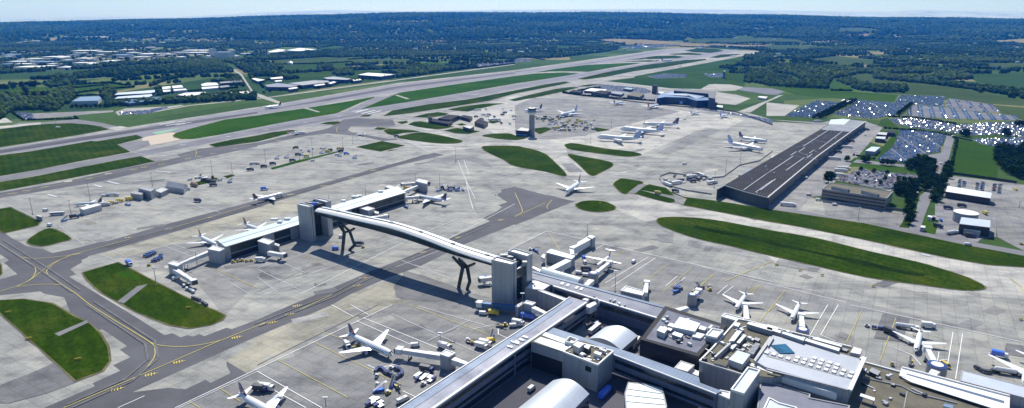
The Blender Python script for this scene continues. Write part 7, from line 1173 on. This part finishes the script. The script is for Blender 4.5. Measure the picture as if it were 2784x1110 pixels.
for s, sp, sc, lab, pk in [("V 740,30 990,20 985,330 960,500 780,520 700,330 760,200", 8.5, .85, 'dark tree in the belt left of the tree lined road', [1, 0, 1]), ("V 320,480 660,440 680,600 560,720 480,650 330,600", 8.5, .95, 'dark tree in the clump at the end of the office block', [1, 0]), ("V 1150,130 1270,60 1300,170 1240,420 1140,480 1150,700 970,700 970,480 1020,330", 9, .75, 'mid green tree in the row right of the tree lined road', [0, 2, 3, 1]), ("H 2290,570 2420,550 2568,560 2750,600 2750,860 2568,840 2440,830 2300,700", 14, 1.35, 'tall dark tree in the big wood at the right edge', [1, 1, 0]), ("V 470,700 600,620 720,680 670,900 600,1027 480,1050 545,830", 9, .9, 'dark tree standing by the road junction right of the office block', [1, 0]), ("H 1420,690 1560,640 1660,680 1640,760 1440,770 1400,730", 9, .9, 'dark tree by the corner of the long blue lot', [1, 0]), ("L 1360,330 1420,290 1480,300 1460,350 1380,370", 9, .8, 'bushy tree on the yard corner by the perimeter road', [0, 1])]:
    for x, y in fill(s, sp): put_tree(x, y, sc*random.uniform(.85, 1.15), lab, lab + 's', pk)
for s, lab, grp, sc in [("H 610,830 660,830 990,670 960,660 1010,665 1150,690 1195,700 1250,700 800,655", 'single tree on the grass before the first lots', 'trees on the car park verges', .75), ("H 910,800 1070,770 1200,790 1310,850 995,880 1135,895 940,750 1180,850", 'small tree standing inside the lot behind the office block', 'small trees inside the office car park', .5)]:
    for v in P(s): put_tree(v.x, v.y, sc, lab, grp)
v = at('H', 615, 870); put_tree(v.x, v.y, 1.15, 'round dark tree alone at the left end of the office car park', None, [1]); TREE1 = None
for s, lab in [("A 65,905 140,895 220,880 255,925 265,985 350,990 445,980 300,880 345,880 25,905", 'round dark tree standing in the bright field at the left edge')]:
    for v in P(s): put_tree(v.x, v.y, 1.5, lab, 'trees in the bright left field', [1])
for (x, y) in [(k, 0) for k in range(0, 26)]:
    a_ = at('B', 60, 935).lerp(at('B', 1550, 745), x/25); put_tree(a_.x + random.uniform(-4, 4), a_.y + random.uniform(-5, 5), .75, 'small tree in the row between the industrial estate and the runway', 'trees before the industrial estate', [0, 1])
for x in range(8):
    a_ = at('E', 720, 130).lerp(at('E', 1050, 125), x/7); put_tree(a_.x, a_.y, .8, 'conical tree in front of the left blue and white hall', 'trees before the blue and white hall', [1])
for x in range(20):
    a_ = at('H', 510, 235).lerp(at('H', 860, 60), x/19)
    for q in (-6, 6): put_tree(a_.x + q + random.uniform(-2, 2), a_.y, .8, 'tree in the hedge belt between the first and second blue lots', 'trees between the first blue lots', [0, 1])
for x in range(14):
    a_ = at('H', 1310, 200).lerp(at('H', 1440, 100), x/13); put_tree(a_.x, a_.y, .8, 'tree in the short hedge beside the striped lot', 'trees beside the striped lot', [0, 1])
for (x, y) in [(1980, 400), (2000, 415), (1955, 405), (2370, 400), (2400, 410), (2385, 390), (2500, 300), (2540, 305)]:
    v = at('H', x, y); put_tree(v.x, v.y, 1.0, 'dark tree poking out among the glinting lots', 'trees among the glinting lots', [1])
print('trees', NT[0])
# woodland that nobody could count: one mesh of crowns covering the land beyond the airport
AIRF = Ph("E -400,300 0,255 150,165 700,145 1150,110 A 2568,1000 B 180,955 600,888 1100,808 1600,757 2568,620 C 0,595 270,600 1000,508 1040,495 1040,455 1300,450 1640,455 1900,465 2300,488 2480,515 2300,560 2230,640 2000,690 1900,720 2300,735 2290,830 2568,865 D 0,865 430,875 600,910 900,910 1310,935 1780,950 2200,985 2568,1020 H 2900,70 3600,900 3600,4000 M -3000,3000 -3000,0")
CLEAR.append(AIRF)
for s in ["A 1770,1000 2560,910 2560,890 2000,800 1600,850 1140,925 1120,1027 1700,1000", "B -20,1000 600,885 1050,815 1400,770 1380,735 1000,720 640,760 300,800 100,760 -50,770", "E 680,160 1080,130 1040,30 980,-60 720,-20", "B 95,560 600,505 600,478 280,470 95,500", "A 2200,620 2330,640 2480,760 2560,880 2500,960 2380,760"]: CLEAR.append(ccw(Ph(s)))
TOWNP = [ccw(Ph(s)) for s in ["A -100,720 -100,530 700,505 1500,470 2300,500 2568,510 2568,590 1700,600 1400,640 950,670 600,710", "A 150,430 700,300 2000,310 2000,440 1600,460 700,420"]]
WOODX = [("D 0,760 120,770 260,800 260,860 0,850", 1), ("D 0,640 330,660 880,690 880,750 660,790 600,880 430,880 300,770 0,710", 1), ("D 430,880 600,890 540,800 450,800", 1), ("D 780,790 1000,860 1400,860 1410,930 1100,920 880,900", 1), ("D 1070,760 1500,790 2568,920 2568,980 2000,890 1450,820 1080,790", 1), ("A 0,960 560,930 700,860 760,940 700,1027 E 700,50 560,160 130,150 0,250", 1), ("A 440,840 600,780 760,800 700,860 500,880", 1), ("B 585,690 640,650 740,665 745,700 620,705", 1), ("B 0,640 250,660 250,695 150,740 0,740", 1), ("B 760,710 960,720 960,755 780,760", 1), ("C 2220,650 2568,580 D 0,600 0,640 C 2300,670", 1), ("C 2290,750 2568,700 2568,820 2320,830", 1), ("A 1040,890 1150,870 1130,960 1050,960", 1), ("A 1600,960 1550,900 1600,850 1620,960", 1)]
WX = [ccw(Ph(s)) for s, _ in WOODX]
def cover():
    rng = np.random.RandomState(4); VV = []; FF = []; TT = []; off = 0; tot = 0
    for (y0, y1, sp, sz, base, cap) in [(1100, 2000, 9.5, (4.6, 6.2), I1, 1), (2000, 3300, 11.5, (5.5, 8), I1, 1), (3300, 5200, 13, (5, 7.5), I1, 1), (5200, 9900, 26, (11, 16), I1, 1)]:
        ys_ = np.arange(y0, y1, sp); pts = []
        for y in ys_:
            xx = np.arange(-.86*y - 150, .86*y + 150, sp); pts.append(np.stack([xx, np.full(len(xx), y)], 1))
        A = np.concatenate(pts); A += rng.uniform(-.65, .65, A.shape)*sp
        keep = np.ones(len(A), bool)
        for p in CLEAR: keep &= ~inpoly(A[:, 0], A[:, 1], p)
        # hedged field pattern: cells of about 260 m, a share of them open
        cell = 190.0; u = (A[:, 0]*.93 + A[:, 1]*.37) / cell; v_ = (-A[:, 0]*.37 + A[:, 1]*.93) / cell; v_ = v_ + .3*np.sin(u*1.7); u = u + .3*np.sin(v_*1.3)
        iu = np.floor(u).astype(int); iv = np.floor(v_).astype(int); h = ((iu*73856093) ^ (iv*19349663)) & 1023; fu = u-iu; fv = v_-iv; edge = np.minimum(np.minimum(fu, 1-fu), np.minimum(fv, 1-fv)) * cell
        openc = (h < (np.where(A[:, 0] > 0, 680, 560) if y0 < 5200 else 470)) & (edge > sp*.8); keep &= ~openc
        town_ = np.zeros(len(A), bool)
        for p in TOWNP: town_ |= inpoly(A[:, 0], A[:, 1], p)
        keep &= ~(town_ & (rng.rand(len(A)) < .55))
        for (bx, by, bw, bd) in BSPOT:
            if by < y0 - 200 or by > y1 + 300: continue
            keep &= ~((np.abs(A[:, 0] - bx) < bw*.55 + 4) & (A[:, 1] > by - (45 + by*.012)) & (A[:, 1] < by + bd + 10))
        for p in WX:
            w_ = inpoly(A[:, 0], A[:, 1], p); keep |= w_
        # few trees are missing, so that the canopy has gaps
        keep &= rng.rand(len(A)) < .9
        A = A[keep]; n = len(A); tot += n
        if not n: continue
        bv, bf = base; s = rng.uniform(*sz, n); hz = s * rng.uniform(.8, 1.25, n); zt = terr(A[:, 0], A[:, 1])
        jit = 1 + rng.uniform(-.25, .25, (n, len(bv), 1)); W_ = bv[None]*jit; W_ = W_ * np.stack([s, s, hz], 1)[:, None, :]; W_[:, :, 0] += A[:, 0, None]; W_[:, :, 1] += A[:, 1, None]; W_[:, :, 2] += (zt + hz*.75)[:, None]
        VV.append(W_.reshape(-1, 3)); FF.append((bf[None] + (np.arange(n)*len(bv))[:, None, None] + off).reshape(-1, 3)); off += n*len(bv)
        tint = np.clip(rng.beta(.9, 2.0, n) + .25*np.sin(A[:, 0]*.004)*np.sin(A[:, 1]*.005), 0, 1); TT.append(np.repeat(tint, len(bv)))
    V_ = np.concatenate(VV).astype(np.float32); F_ = np.concatenate(FF).astype(np.int32); T_ = np.concatenate(TT).astype(np.float32)
    me = bpy.data.meshes.new('woodland'); me.vertices.add(len(V_)); me.vertices.foreach_set('co', V_.ravel()); me.loops.add(F_.size); me.loops.foreach_set('vertex_index', F_.ravel()); me.polygons.add(len(F_)); me.polygons.foreach_set('loop_start', np.arange(0, F_.size, 3, dtype=np.int32)); me.polygons.foreach_set('loop_total', np.full(len(F_), 3, np.int32))
    at_ = me.attributes.new('tint', 'FLOAT', 'POINT'); at_.data.foreach_set('value', T_); me.materials.append(M['wood_leaf']); me.update(); me.validate()
    o = link(bpy.data.objects.new('woodland', me)); tag(o, kind='stuff'); print('wood', tot)
cover()
def hedge(s, w=5):
    p = Ph(s); rng = np.random.RandomState(len(s)); mb = []
    for i in range(len(p)-1):
        a = np.array(p[i]); b = np.array(p[i+1]); L = np.linalg.norm(b-a); n = int(L/(w*.9)); 
        for k in range(n): mb.append(a + (b-a)*k/n + rng.uniform(-1, 1, 2))
    return mb
HP = []
for s in ["A 690,850 1100,830 1270,855", "A 740,935 1000,900 1350,870", "A 640,890 850,870 1080,850", "B 200,740 740,708 1400,690", "B 180,645 560,640 950,620", "B 900,595 1300,575", "H 1220,215 1500,225 1700,255 1900,290", "H 1180,330 1500,350 1850,400", "H 1130,640 1480,690", "H 870,600 1100,640", "D 650,905 860,910", "D 200,870 430,880", "H 1860,420 1900,440 1850,700", "E 100,150 230,250 780,235 740,215", "C 480,930 700,962 1100,992 1400,1012", "C 560,930 700,900 850,880", "A 1560,960 1700,935 2000,905 2200,890 2380,880", "A 1600,985 1900,975 2300,940 2568,925", "B 100,900 460,870 640,870 900,815 1060,790", "B 60,880 20,830 100,800 300,790", "A 700,1015 760,960 1000,950 1040,990", "A 1050,1000 1140,970",  "L 1180,130 600,90"]: HP += hedge(s, 3.2)
for s in ["D 0,690 300,735", "C 1650,470 2300,490 2480,515", "C 1040,460 1350,448 1650,458", "B 1600,740 2100,690 2568,640 ", "C 0,560 300,600"]: HP += hedge(s, 5)
HP = np.array(HP); rng = np.random.RandomState(8); n = len(HP); s_ = rng.uniform(1.1, 2.0, n)*np.clip(HP[:, 1]/900, .7, 2.2); jit = 1+rng.uniform(-.3, .3, (n, len(I1[0]), 1)); Wv = I1[0][None]*jit*s_[:, None, None]; Wv[:, :, 0] += HP[:, 0, None]; Wv[:, :, 1] += HP[:, 1, None]; Wv[:, :, 2] += s_[:, None]*.6 + (terr(HP[:, 0], HP[:, 1]))[:, None]
Ff = (I1[1][None] + (np.arange(n)*len(I1[0]))[:, None, None]).reshape(-1, 3)
tag(mesh('hedgerows', Wv.reshape(-1, 3).tolist(), Ff.tolist(), M['leaf_dark']), kind='stuff')
# ---------------------------------------------------------------- air, sky, sun, camera
def haze():
    m = bpy.data.materials.new('haze_air'); m.use_nodes = True; N = m.node_tree.nodes; L = m.node_tree.links; N.clear()
    o = N.new('ShaderNodeOutputMaterial'); v = N.new('ShaderNodeVolumePrincipled')
    v.inputs['Color'].default_value = (.03, .27, 1.0, 1); v.inputs['Density'].default_value = HAZE_D; v.inputs['Anisotropy'].default_value = 0.35
    v.inputs['Absorption Color'].default_value = (1, 1, 1, 1)
    L.new(v.outputs[0], o.inputs['Volume'])
    mb = MB().box(-27500, 27500, -3500, 25600, -60, 760); tag(mb.build('haze', m), kind='stuff')
HAZE_D = 5e-5
haze()
W = bpy.data.worlds.new('World'); SC.world = W; W.use_nodes = True
n = W.node_tree.nodes; bg = n['Background']; sky = n.new('ShaderNodeTexSky'); sky.sky_type = 'NISHITA'; sky.sun_disc = False
EL = 50
sky.sun_elevation = R_(EL); sky.sun_rotation = R_(0); sky.altitude = 100; sky.air_density = 1.0; sky.dust_density = .5; sky.ozone_density = 1.2
tn = n.new('ShaderNodeMix'); tn.data_type = 'RGBA'; tn.blend_type = 'MULTIPLY'; tn.inputs[0].default_value = 1; tn.inputs[7].default_value = (.80, 1.03, 1.30, 1); W.node_tree.links.new(sky.outputs[0], tn.inputs[6]); W.node_tree.links.new(tn.outputs[2], bg.inputs[0]); bg.inputs[1].default_value = .08
sl = bpy.data.lights.new('Sun', 'SUN'); sl.energy = 5.0; sl.angle = R_(.5); sl.color = (1, .96, .9)
so = bpy.data.objects.new('Sun', sl); COL.objects.link(so)
sdir = Vector((0, math.cos(R_(EL)), math.sin(R_(EL)))); so.rotation_euler = sdir.to_track_quat('Z', 'Y').to_euler()
cam = bpy.data.cameras.new('Camera'); co = bpy.data.objects.new('Camera', cam); COL.objects.link(co); SC.camera = co
co.location = (0, 0, HC); co.rotation_euler = (math.pi/2 - TH, 0, 0); cam.sensor_fit = 'HORIZONTAL'; cam.sensor_width = 36; cam.lens = 36 * F / 2784; cam.clip_end = 200000; cam.clip_start = 1
SC.view_settings.view_transform = 'Standard'; SC.view_settings.look = 'None'; SC.view_settings.gamma = 1; SC.view_settings.exposure = .12
SC.cycles.volume_bounces = 2
